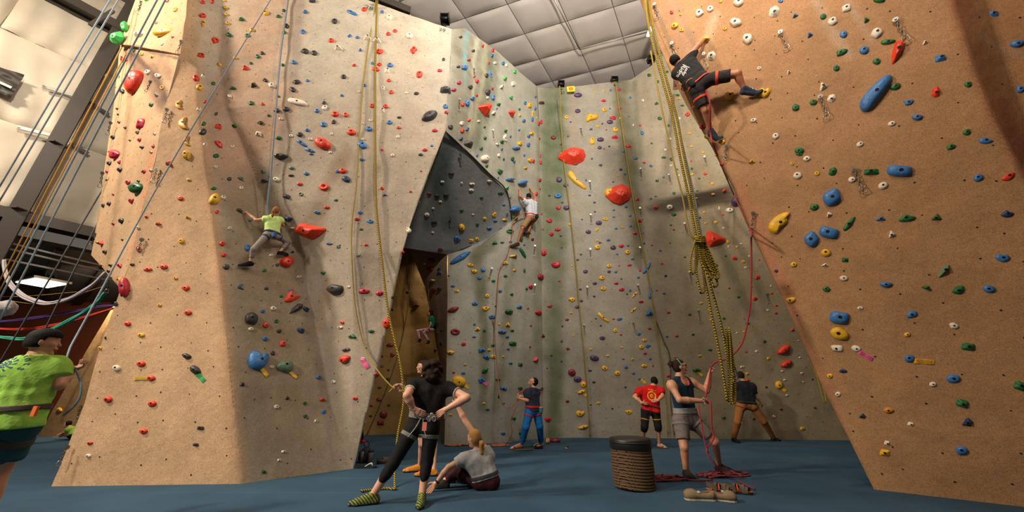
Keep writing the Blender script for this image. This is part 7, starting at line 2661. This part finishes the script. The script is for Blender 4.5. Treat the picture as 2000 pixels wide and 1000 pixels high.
# 4 woman in tank top ----------------------------------------------
Y0 = 6.75
p = lambda x, y, dy=0: PY(x, y, Y0 + dy)
J = dict(head=p(1327, 716, -.02), neck=p(1327, 736), Sa=p(1310, 750, -.08), Sb=p(1349, 745, .08), Ea=p(1327, 781, -.22), Eb=p(1380, 763, .02), Wa=p(1372, 783, -.20), Wb=p(1386, 731, -.06),
         Ha=p(1329, 822, -.03), Hb=p(1354, 822, .06), Ka=p(1336, 873, -.12), Kb=p(1396, 862, -.02), Aa=FO(1342, 933, .11), Ab=FO(1407, 921, .11), Ta=FO(1356, 939, .03), Tb=FO(1433, 924, .03))
TEAL = cloth('navy_tank', srgb(26, 50, 66))
tw = build_person('woman in navy tank top, grey shorts and glasses belaying with a red rope, looking up', J, (p(1340, 880).x, Y0, 0), q=1.08, skin=SKIN, hair=HAIR_B,
                  fwd=(1, -.22, .16), hup=(-.10, 0, 1), chest=(.75, -.66, 0), hands={'a': dict(d=(1, -.05, .05), n=(0, .6, -.3), curl=1.05), 'b': dict(d=(.25, -.1, 1), n=(.7, -.3, .1), curl=.8)},
                  shirt=dict(m=TEAL, sleeve=0, hem=.06, tank=1, fold=.0015, loose=.006), legs=dict(m=cloth('grey_shorts', srgb(116, 104, 98)), to=.72, loose=.020, wide=1.15, top=.13, fold=.005), hairstyle='bun', limb=1.12, bw=.85,
                  harness=dict(m=mat('pale_grey_belt', srgb(150, 146, 140), .8), h=.15, w=.045, l=.05, lm=GRW, lw=.02),
                  shoes=dict(m=cloth('shoe_black_red', srgb(40, 36, 36)), sole=mat('rubber_black', srgb(26, 26, 26), .7), lace=mat('red_lace2', srgb(214, 60, 44), .7)))
r_ = tw['root']
f, u, s, q = tw['f'], tw['u'], tw['s'], tw['q']
hc = tw['J']['head']
mb = MB()
mk = mat('glasses_black', srgb(20, 18, 18), .3)
for sg in (-1, 1):
    c = hc + f * .102 * q + u * .012 * q + s * .033 * q * sg
    mb.tube([c + s * .024 * q * math.cos(a) + u * .016 * q * math.sin(a) for a in np.linspace(0, 6.283, 12)], .0035, 6, cap=False)
    mb.tube([c + s * sg * .024 * q, hc + s * sg * .082 * q + u * .014 * q], .0032, 6)
mb.tube([hc + f * .106 * q + u * .016 * q - s * .01, hc + f * .106 * q + u * .016 * q + s * .01], .0032, 6)
o = mb.build('glasses', mk, r_, True)
localise(o, r_.location)
# headband
mb = MB()
pts = [hc + f * .02 * q + (s * math.cos(a) * .096 + u * (math.sin(a) * .118 + .012) - f * .035 * abs(math.sin(a))) * q for a in np.linspace(-.5, 3.64, 16)]
mb.tube(pts, .009, 6)
o = mb.build('headband', mat('teal_band', srgb(96, 150, 136), .7), r_, True)
localise(o, r_.location)
# red straps of the top: necklines
up_t, ct, lat = tw['up'], tw['ct'], tw['lat']
mb = MB()
nk = tw['J']['neck']
pts = [nk + lat * .075 * q * sg_ + up_t * z_ * q + ct * y_ * q for sg_, z_, y_ in ((-1, -.02, -.02), (-.95, -.05, .06), (-.6, -.11, .098), (0, -.135, .108), (.6, -.11, .098), (.95, -.05, .06), (1, -.02, -.02))]
mb.tube(smooth_path(pts, 5), .011, 6)
o = mb.build('neck_trim', mat('coral_trim', srgb(214, 62, 70), .7), r_, True)
localise(o, r_.location)
# belay device and carabiner
mb = MB()
c = p(1377, 784, -.23)
mb.tube([c + Vector((math.cos(a) * .028 - .03, 0, math.sin(a) * .045)) for a in np.linspace(0, 6.283, 12)], .007, 6, cap=False)
mb.box(c + Vector((.02, 0, .02)), (.06, .04, .05))
o = mb.build('belay_device', M_STEEL, r_)
localise(o, r_.location)

# 5 man in red ---------------------------------------------------
Y0 = 10.0
p = lambda x, y, dy=0: PY(x, y, Y0 + dy)
J = dict(head=p(1278, 745, .06), neck=p(1275, 754), Sa=p(1250, 763), Sb=p(1290, 761), Ea=p(1239, 775, -.12), Eb=p(1294, 773, -.12), Wa=p(1254, 787, -.22), Wb=p(1285, 782, -.22),
         Ha=p(1261, 802), Hb=p(1280, 802), Ka=p(1259, 832), Kb=p(1285, 832), Aa=FO(1255, 873, .10), Ab=FO(1289, 875, .10), Ta=FO(1262, 877, .03), Tb=FO(1304, 876, .03))
RED = cloth('red_shirt', srgb(206, 22, 24))
YEL = mat('shirt_print_yellow', srgb(240, 176, 30), .8)
mr_ = build_person('man in red shirt with yellow emblem and black cropped trousers, hands behind back', J, (p(1270, 850).x, Y0, 0), q=1.02, skin=SKIN, hair=HAIR_K,
                   fwd=(.35, 1, -.35), chest=(0, 1, 0), hands={'a': dict(d=(1, 0, -.15), n=(0, .9, 0), curl=.2), 'b': dict(d=(-1, 0, -.1), n=(0, .9, 0), curl=.2)},
                   shirt=dict(m=RED, sleeve=.7, hem=-.02, loose=.014), legs=dict(m=BLK, to=1.25, loose=.016, wide=1.12, top=.05), hairstyle='short', shoes=dict(bare=1, m=mat('brown_flipflop', srgb(80, 56, 44), .8)),
                   harness=dict(m=mat('black_webbing', srgb(36, 32, 32), .8), h=.10, w=.022, l=.20, lw=.012, lm=mat('orange_trim', srgb(226, 140, 30), .7)), limb=1.1)
sh = [o for o in mr_['root'].children if o.name.startswith('shirt')][0]
uz = mr_['up']
org = mr_['J']['neck'] - uz * .26 - mr_['lat'] * .05
g_ = lambda vf: subdiv_tris(vf[0], vf[1], .03)
on_surface(sh, mr_['root'], g_(ring_shape(.085, .115, 24)), YEL, 'emblem_ring', sh, org, mr_['lat'], uz, (0, -1, 0))
on_surface(sh, mr_['root'], g_(ring_shape(.02, .045, 10, 0, 0)), YEL, 'emblem_mark', sh, org, mr_['lat'], uz, (0, -1, 0))
tv = text_mesh('~x~', .12)
on_surface(sh, mr_['root'], g_(tv), YEL, 'emblem_text', sh, org + uz * .15, mr_['lat'], uz, (0, -1, 0))

# 6 man in rust trousers -----------------------------------------
Y0 = 11.2
p = lambda x, y, dy=0: PY(x, y, Y0 + dy)
J = dict(head=p(1447, 734, .02), neck=p(1452, 745), Sa=p(1438, 754, .0), Sb=p(1469, 754), Ea=p(1434, 771, .1), Eb=p(1475, 773, .0), Wa=p(1444, 782, .25), Wb=p(1485, 785, .05),
         Ha=p(1446, 792), Hb=p(1470, 792), Ka=p(1440, 824, -.03), Kb=p(1491, 822, .03), Aa=FO(1434, 863, .10), Ab=FO(1512, 862, .10), Ta=FO(1444, 866, .03), Tb=FO(1524, 862, .03))
build_person('man in dark polo shirt and rust brown trousers standing by the hanging yellow ropes', J, (p(1465, 850).x, Y0, 0), q=1.08, skin=SKIN, hair=HAIR_B,
             fwd=(.5, 1, .25), chest=(.1, 1, 0), hands={'b': dict(d=(.5, .2, -1), n=(0, .9, 0), curl=.3)},
             shirt=dict(m=cloth('dark_polo', srgb(30, 34, 42)), sleeve=.8, hem=.03, loose=.014), legs=dict(m=cloth('rust_trousers', srgb(150, 96, 50)), to=1.96, loose=.016, wide=1.1, top=.10, fold=.004), hairstyle='short',
             harness=dict(m=mat('brown_webbing', srgb(60, 40, 30), .8), h=.08, w=.02, l=.06, lw=.010), shoes=dict(m=BLK, sole=mat('rubber_black', srgb(26, 26, 26), .7)), limb=1.12)

# 7 man in blue trousers -------------------------------------------
Y0 = 10.0
p = lambda x, y, dy=0: PY(x, y, Y0 + dy)
J = dict(head=p(1042, 746), neck=p(1042, 758), Sa=p(1030, 766, -.12), Sb=p(1048, 766, .12), Ea=p(1030, 782, -.16), Eb=p(1040, 782, .14), Wa=p(1017, 779, -.16), Wb=p(1018, 774, .05),
         Ha=p(1034, 803, -.07), Hb=p(1047, 802, .07), Ka=p(1027, 834, -.08), Kb=p(1054, 832, .1), Aa=FO(1019, 875, .10), Ab=FO(1057, 872, .10), Ta=FO(997, 878, .03), Tb=FO(1041, 873, .03))
build_person('man in navy shirt and bright blue trousers with red harness, looking up and belaying', J, (p(1040, 850).x, Y0, 0), q=1.04, skin=SKIN, hair=HAIR_K,
             fwd=(-1, -.1, 1.1), hup=(.8, 0, .8), chest=(-1, -.15, 0), hands={'a': dict(d=(-1, 0, .1), n=(0, .5, .4), curl=.9), 'b': dict(d=(-1, 0, .1), n=(0, -.5, .4), curl=.9)},
             shirt=dict(m=cloth('navy_shirt', srgb(48, 50, 66)), sleeve=.75, hem=-.02, loose=.012), legs=dict(m=cloth('blue_trousers', srgb(26, 108, 176)), to=1.93, loose=.014, wide=1.18, top=.06, fold=.004), hairstyle='short',
             harness=dict(m=mat('red_webbing', srgb(196, 30, 44), .8), h=.09, w=.028, l=.10, lw=.022, bag=mat('chalk_bag_teal', srgb(60, 120, 140), .8), rim=mat('rim_yellow', srgb(200, 210, 60), .8), bagat=(.20, .0, -.05)),
             shoes=dict(bare=1, m=mat('brown_flipflop', srgb(80, 56, 44), .8)), limb=1.1)

# 8 green shirt man ----------------------------------------------
Y0 = 3.4
p = lambda x, y, dy=0: PY(x, y, Y0 + dy)
J = dict(head=p(84, 668, .0), neck=p(72, 697, .0), Sa=p(30, 722, -.04), Sb=p(106, 716, .10), Ea=p(14, 775, .25), Eb=p(116, 752, .10), Wa=p(70, 760, .42), Wb=p(143, 722, .22),
         Ha=p(10, 825, .0), Hb=p(48, 825, .06), Ka=p(-28, 925, .05), Kb=p(6, 915, .12), Aa=p(-70, 1030, .0), Ab=p(-30, 1020, .1), Ta=p(-40, 1060, .1), Tb=p(0, 1050, .2))
for k_ in ('Aa', 'Ab', 'Ta', 'Tb'):
    J[k_].z = .10 if k_[0] == 'A' else .03
LIME = cloth('lime_shirt', srgb(160, 208, 84))
gm = build_person('dark haired man in lime green printed shirt at far left, belaying and looking up', J, (p(30, 900).x, Y0, 0), q=1.0, skin=SKIN, hair=HAIR_K,
                  fwd=(.8, .85, .12), hup=(-.05, 0, 1), chest=(.45, 1, 0), hands={'b': dict(d=(.8, .3, .5), n=(-.2, -.5, .6), curl=.95), 'a': dict(d=(1, .3, .1), n=(0, -.5, .6), curl=.9)},
                  shirt=dict(m=LIME, sleeve=.62, hem=-.05, loose=.034, fold=.005), legs=dict(m=cloth('teal_shorts', srgb(40, 82, 84)), to=.80, loose=.018, wide=1.2, top=.10, fold=.006), hairstyle='fringe',
                  harness=dict(m=mat('brown_grey_belt', srgb(74, 62, 56), .8), h=.115, w=.024, l=.16, lw=.03), limb=1.0, bw=1.0,
                  shoes=dict(m=BLK, sole=mat('rubber_black', srgb(26, 26, 26), .7)))
sh = [o for o in gm['root'].children if o.name.startswith('shirt')][0]
BLUI = mat('shirt_print_blue', srgb(44, 86, 130), .8)
nrm = Vector((-.25, -1, 0)).normalized()
ux = Vector((1, -.25, .0)).normalized()
uy = gm['up']
uy = (uy - nrm * uy.dot(nrm)).normalized()
ux = nrm.cross(uy) * -1
if ux.x < 0:
    ux = -ux
org = p(22, 712, -.1)
tilt_ = Matrix.Rotation(math.radians(14), 3, nrm * -1)
ux2, uy2 = tilt_ @ ux, tilt_ @ uy
# ray burst
bs = MB()
for k in range(11):
    a = 2 * math.pi * k / 11 + .2
    for (r0, r1, w_) in ((.018, .034, .006), (.042, .066, .008)):
        c0, c1 = Vector((math.cos(a) * r0, math.sin(a) * r0, 0)), Vector((math.cos(a + .12) * r1, math.sin(a + .12) * r1, 0))
        n_ = Vector((-math.sin(a), math.cos(a), 0)) * w_
        bs.add([c0 - n_ * .4, c0 + n_ * .4, c1 + n_, c1 - n_], [(0, 1, 2, 3)])
bs.add([Vector((math.cos(a) * .014, math.sin(a) * .014, 0)) for a in np.linspace(0, 5.5, 8)], [tuple(range(8))])
on_surface(sh, gm['root'], subdiv_tris([Vector(v) for v in bs.v], bs.f, .015), BLUI, 'sunburst_print', sh, org, ux2, uy2, nrm, .003)
# arc of letters around the burst
for ch, ang, rad in (('s', -8, .115), ('t', 14, .115), ('n', 34, .115), ('i', 52, .115), ('o', 72, .11), ('J', 96, .105)):
    a = math.radians(ang)
    tvs, tfs = text_mesh(ch, .062)
    R2 = Matrix.Rotation(a - math.pi / 2, 3, 'Z')
    tvs = [R2 @ v + Vector((math.cos(a) * rad, math.sin(a) * rad, 0)) for v in tvs]
    on_surface(sh, gm['root'], subdiv_tris(tvs, tfs, .015), BLUI, 'shirt_letter', sh, org, ux2, uy2, nrm, .003)
tvs, tfs = text_mesh('Tour Pilates', .026)
R2 = Matrix.Rotation(math.radians(18), 3, 'Z')
tvs = [R2 @ v + Vector((.02, -.10, 0)) for v in tvs]
on_surface(sh, gm['root'], subdiv_tris(tvs, tfs, .012), BLUI, 'shirt_text', sh, org, ux2, uy2, nrm, .003)
o = MB().box(p(68, 803, -.06), (.035, .02, .08)).build('harness_buckle_tag', mat('orange_tag', srgb(222, 100, 30), .7), gm['root'])
localise(o, gm['root'].location)

# 9 girl climbing ----------------------------------------------------
p = lambda x, y, off=.3: WP(x, y, off)
J = dict(head=p(540, 412, .42), neck=p(535, 422, .40), Sa=p(520, 428, .38), Sb=p(547, 430, .36), Ea=p(500, 430, .26), Eb=p(553, 440, .18), Wa=p(481, 415, .10), Wb=p(548, 428, .04),
         Ha=p(522, 459, .34), Hb=p(540, 460, .32), Ka=p(495, 487, .30), Kb=p(562, 474, .16), Aa=p(489, 511, .14), Ab=p(547, 491, .14), Ta=p(467, 518, .06), Tb=p(562, 497, .04))
gl = build_person('small girl with ponytail in lime sleeveless top and grey leggings climbing the tower wall', J, J['Ha'], q=.78, skin=SKIN_P, hair=HAIR_L,
                  fwd=(-.15, 1, .25), chest=(.1, 1, .1), hands={'a': dict(d=(-.8, .5, .4), n=(.1, .9, -.3), curl=.9), 'b': dict(d=(0, .9, .3), n=(0, .1, -1), curl=.9)},
                  shirt=dict(m=cloth('pale_lime_top', srgb(200, 226, 136)), sleeve=.16, hem=.04, loose=.014, fold=.004), legs=dict(m=cloth('grey_leggings', srgb(140, 128, 120)), to=1.7, loose=.006, top=.06), hairstyle='pony',
                  harness=dict(m=mat('navy_belt', srgb(36, 58, 104), .7), h=.06, w=.022, l=.10, lw=.016, bag=mat('chalk_bag_blue', srgb(52, 84, 124), .8), bagat=(.12, -.10, -.07)),
                  shoes=dict(m=BLK, sole=mat('rubber_black', srgb(26, 26, 26), .7)), limb=.95, bw=.85, footup={'a': (0, -.3, 1), 'b': (0, -.3, 1)})

# 10 white shirt climber ---------------------------------------------
J = dict(head=p(1032, 384, .45), neck=p(1036, 391, .45), Sa=p(1027, 396, .42), Sb=p(1046, 394, .42), Ea=p(1016, 384, .34), Eb=p(1042, 378, .40), Wa=p(1015, 371, .14), Wb=p(1036, 369, .14),
         Ha=p(1034, 425, .48), Hb=p(1044, 425, .48), Ka=p(1020, 446, .42), Kb=p(1036, 438, .12), Aa=p(1011, 474, .16), Ab=p(1032, 453, .22), Ta=p(995, 481, .04), Tb=p(1024, 456, .06))
build_person('man in white shirt and tan shorts with red harness climbing beside the dark overhang', J, J['Ha'], q=1.0, skin=SKIN_D, hair=HAIR_K,
             fwd=(-.5, .8, .5), chest=(-.3, 1, .1), hands={'a': dict(d=(-.1, .6, .8), n=(0, .7, -.5), curl=.9), 'b': dict(d=(-.2, .6, .8), n=(0, .7, -.5), curl=.9)},
             shirt=dict(m=cloth('white_shirt', srgb(206, 212, 222)), sleeve=.5, hem=.01, loose=.016), legs=dict(m=cloth('tan_shorts', srgb(150, 118, 84)), to=.95, loose=.018, wide=1.15, top=.06), hairstyle='short',
             harness=dict(m=mat('orange_red_webbing', srgb(214, 56, 30), .8), h=.08, w=.028, l=.10, lw=.022, bag=mat('chalk_bag_black', srgb(30, 28, 28), .9), bagat=(.17, -.1, -.06)),
             shoes=dict(m=cloth('shoe_brown_black', srgb(60, 46, 36)), sole=mat('rubber_black', srgb(26, 26, 26), .7), lace=WHT), limb=1.05, footup={'a': (0, -.3, 1), 'b': (0, -.3, 1)})

# 11 black shirt climber ---------------------------------------------
J = dict(head=p(1319, 119, .62), neck=p(1328, 126, .58), Sa=p(1322, 143, .56), Sb=p(1346, 112, .50), Ea=p(1317, 173, .42), Eb=p(1362, 91, .34), Wa=p(1334, 168, .12), Wb=p(1374, 78, .12),
         Ha=p(1360, 176, .50), Hb=p(1378, 157, .44), Ka=p(1378, 216, .40), Kb=p(1441, 144, .34), Aa=p(1387, 253, .20), Ab=p(1452, 171, .20), Ta=p(1409, 268, .06), Tb=p(1487, 177, .06))
bc = build_person('man in black shirt and dark shorts stretched across the tan right wall, climbing', J, J['Ha'], q=1.05, skin=SKIN_D, hair=HAIR_K,
                  fwd=(.6, .8, .2), hup=(-.5, 0, 1), chest=(.75, .65, .1), hands={'b': dict(d=(.5, .3, .6), n=(.5, .5, -.5), curl=.9), 'a': dict(d=(.6, .5, .3), n=(.5, .5, -.5), curl=.9)},
                  shirt=dict(m=cloth('charcoal_shirt', srgb(46, 44, 44)), sleeve=.62, hem=.03, loose=.020, fold=.006), legs=dict(m=cloth('charcoal_shorts', srgb(50, 44, 44)), to=.78, loose=.020, wide=1.15, top=.08, fold=.005), hairstyle='short',
                  harness=dict(m=mat('red_orange_belt', srgb(222, 74, 40), .8), h=.05, w=.016, l=.18, lw=.024, bag=mat('chalk_bag_black', srgb(30, 28, 28), .9), rim=mat('bag_orange', srgb(232, 130, 30), .7), bagat=(-.24, -.13, -.12)),
                  shoes=dict(m=cloth('shoe_blue_black', srgb(54, 62, 78)), sole=mat('rubber_black', srgb(26, 26, 26), .7), lace=WHT), limb=1.12, footup={'a': (-.5, -.5, 1), 'b': (-.5, -.5, 1)})
sh = [o for o in bc['root'].children if o.name.startswith('shirt')][0]
nrm = (CAM - bc['J']['neck']).normalized()
d1 = (PY(1316, 150, 6) - PY(1336, 116, 6)).normalized()
ux = (d1 - nrm * d1.dot(nrm)).normalized()
uy = nrm.cross(ux).normalized()
PRW = mat('print_off_white', srgb(226, 220, 214), .8)
cen = bc['J']['neck'].lerp(bc['pel'], .22).lerp(bc['J']['Sa'], .45)
for txt_, sz_, dx_, dy_ in (('Lucky', .072, -.03, .075), ('Ridge', .105, .0, .0)):
    tvs, tfs = text_mesh(txt_, sz_, .002)
    tvs = [v + Vector((dx_, dy_, 0)) for v in tvs]
    on_surface(sh, bc['root'], subdiv_tris(tvs, tfs, .02), PRW, 'shirt_print', sh, cen, ux, uy, nrm, .006)

# 12 child hanging in the cave ---------------------------------------
Y0 = 11.6
p = lambda x, y, dy=0: PY(x, y, Y0 + dy)
J = dict(head=p(840, 612), neck=p(843, 619), Sa=p(841, 623, -.08), Sb=p(848, 623, .08), Ea=p(841, 634, -.12), Eb=p(836, 616, .12), Wa=p(835, 643, -.16), Wb=p(839, 606, .1),
         Ha=p(841, 642, -.06), Hb=p(845, 642, .06), Ka=p(827, 650, -.10), Kb=p(815, 646, .1), Aa=p(837, 665, -.08), Ab=p(820, 662, .1), Ta=p(832, 672, -.12), Tb=p(815, 669, .06))
build_person('small child in green top and patterned pink leggings hanging on a rope in the cave', J, J['Ha'], q=.72, skin=SKIN, hair=HAIR_B, fwd=(-1, -.2, -.2), chest=(-1, -.2, 0),
             hands={'a': dict(curl=.5), 'b': dict(curl=.9)}, px=.016,
             shirt=dict(m=cloth('green_top', srgb(24, 122, 72)), sleeve=.3, hem=.0, loose=.01), legs=dict(m=mat('pink_patterned', srgb(196, 150, 160), .8, var=.6, cscale=16), to=1.9, loose=.008, top=.03), hairstyle='curly',
             shoes=dict(m=MAR, sole=WHT), harness=dict(m=BLK, h=.04, w=.02, l=.08, lw=.016), bw=.8, limb=.9)

# 13 child sitting at the far left --------------------------------------
Y0 = 12.0
p = lambda x, y, dy=0: PY(x, y, Y0 + dy)
J = dict(head=p(131, 832), neck=p(137, 839), Sa=p(133, 843, -.1), Sb=p(143, 843, .1), Ea=p(126, 848, -.15), Eb=p(142, 851, .1), Wa=p(118, 851, -.2), Wb=p(134, 853, .05),
         Ha=p(142, 856, -.1), Hb=p(146, 856, .1), Ka=p(124, 852, -.12), Kb=p(126, 851, .1), Aa=p(112, 856, -.12), Ab=p(112, 856, .12), Ta=p(105, 856, -.12), Tb=p(104, 856, .12))
dz = .10 - min(J['Aa'].z, J['Ha'].z)
for k_ in J:
    J[k_].z += dz + (.0)
build_person('child in green top sitting low on the mats behind the tower at far left', J, (J['Ha'].x, Y0, 0), q=.8, skin=SKIN, hair=HAIR_K, fwd=(-1, -.1, 0), chest=(-1, 0, 0), px=.018,
             shirt=dict(m=LIME, sleeve=.7, hem=.0), legs=dict(m=BLK, to=1.2, loose=.01, top=.05), hairstyle='short', shoes=dict(m=cloth('shoe_brown', srgb(110, 66, 44)), sole=WHT))

# 14 person behind the tower edge ---------------------------------------
Y0 = 11.0
p = lambda x, y, dy=0: PY(x, y, Y0 + dy)
J = dict(head=p(694, 782), neck=p(695, 792), Sa=p(685, 799), Sb=p(706, 799), Ea=p(682, 812), Eb=p(711, 812, .05), Wa=p(684, 824, -.1), Wb=p(712, 823, -.1),
         Ha=p(690, 828), Hb=p(702, 828), Ka=p(688, 846), Kb=p(705, 846), Aa=FO(690, 866, .09), Ab=FO(706, 866, .09), Ta=FO(694, 868, .03), Tb=FO(714, 867, .03))
build_person('person in pale pink top and red shoes mostly hidden behind the tower edge', J, (J['Ha'].x, Y0, 0), q=.86, skin=SKIN, hair=HAIR_B, fwd=(1, 0, 0), chest=(.3, -1, 0), px=.018,
             shirt=dict(m=cloth('pale_pink_top', srgb(206, 176, 200)), sleeve=.9, hem=.0), legs=dict(m=BLK, to=1.95, loose=.01, top=.05), hairstyle='short',
             shoes=dict(m=cloth('red_shoe', srgb(190, 40, 60)), sole=WHT))
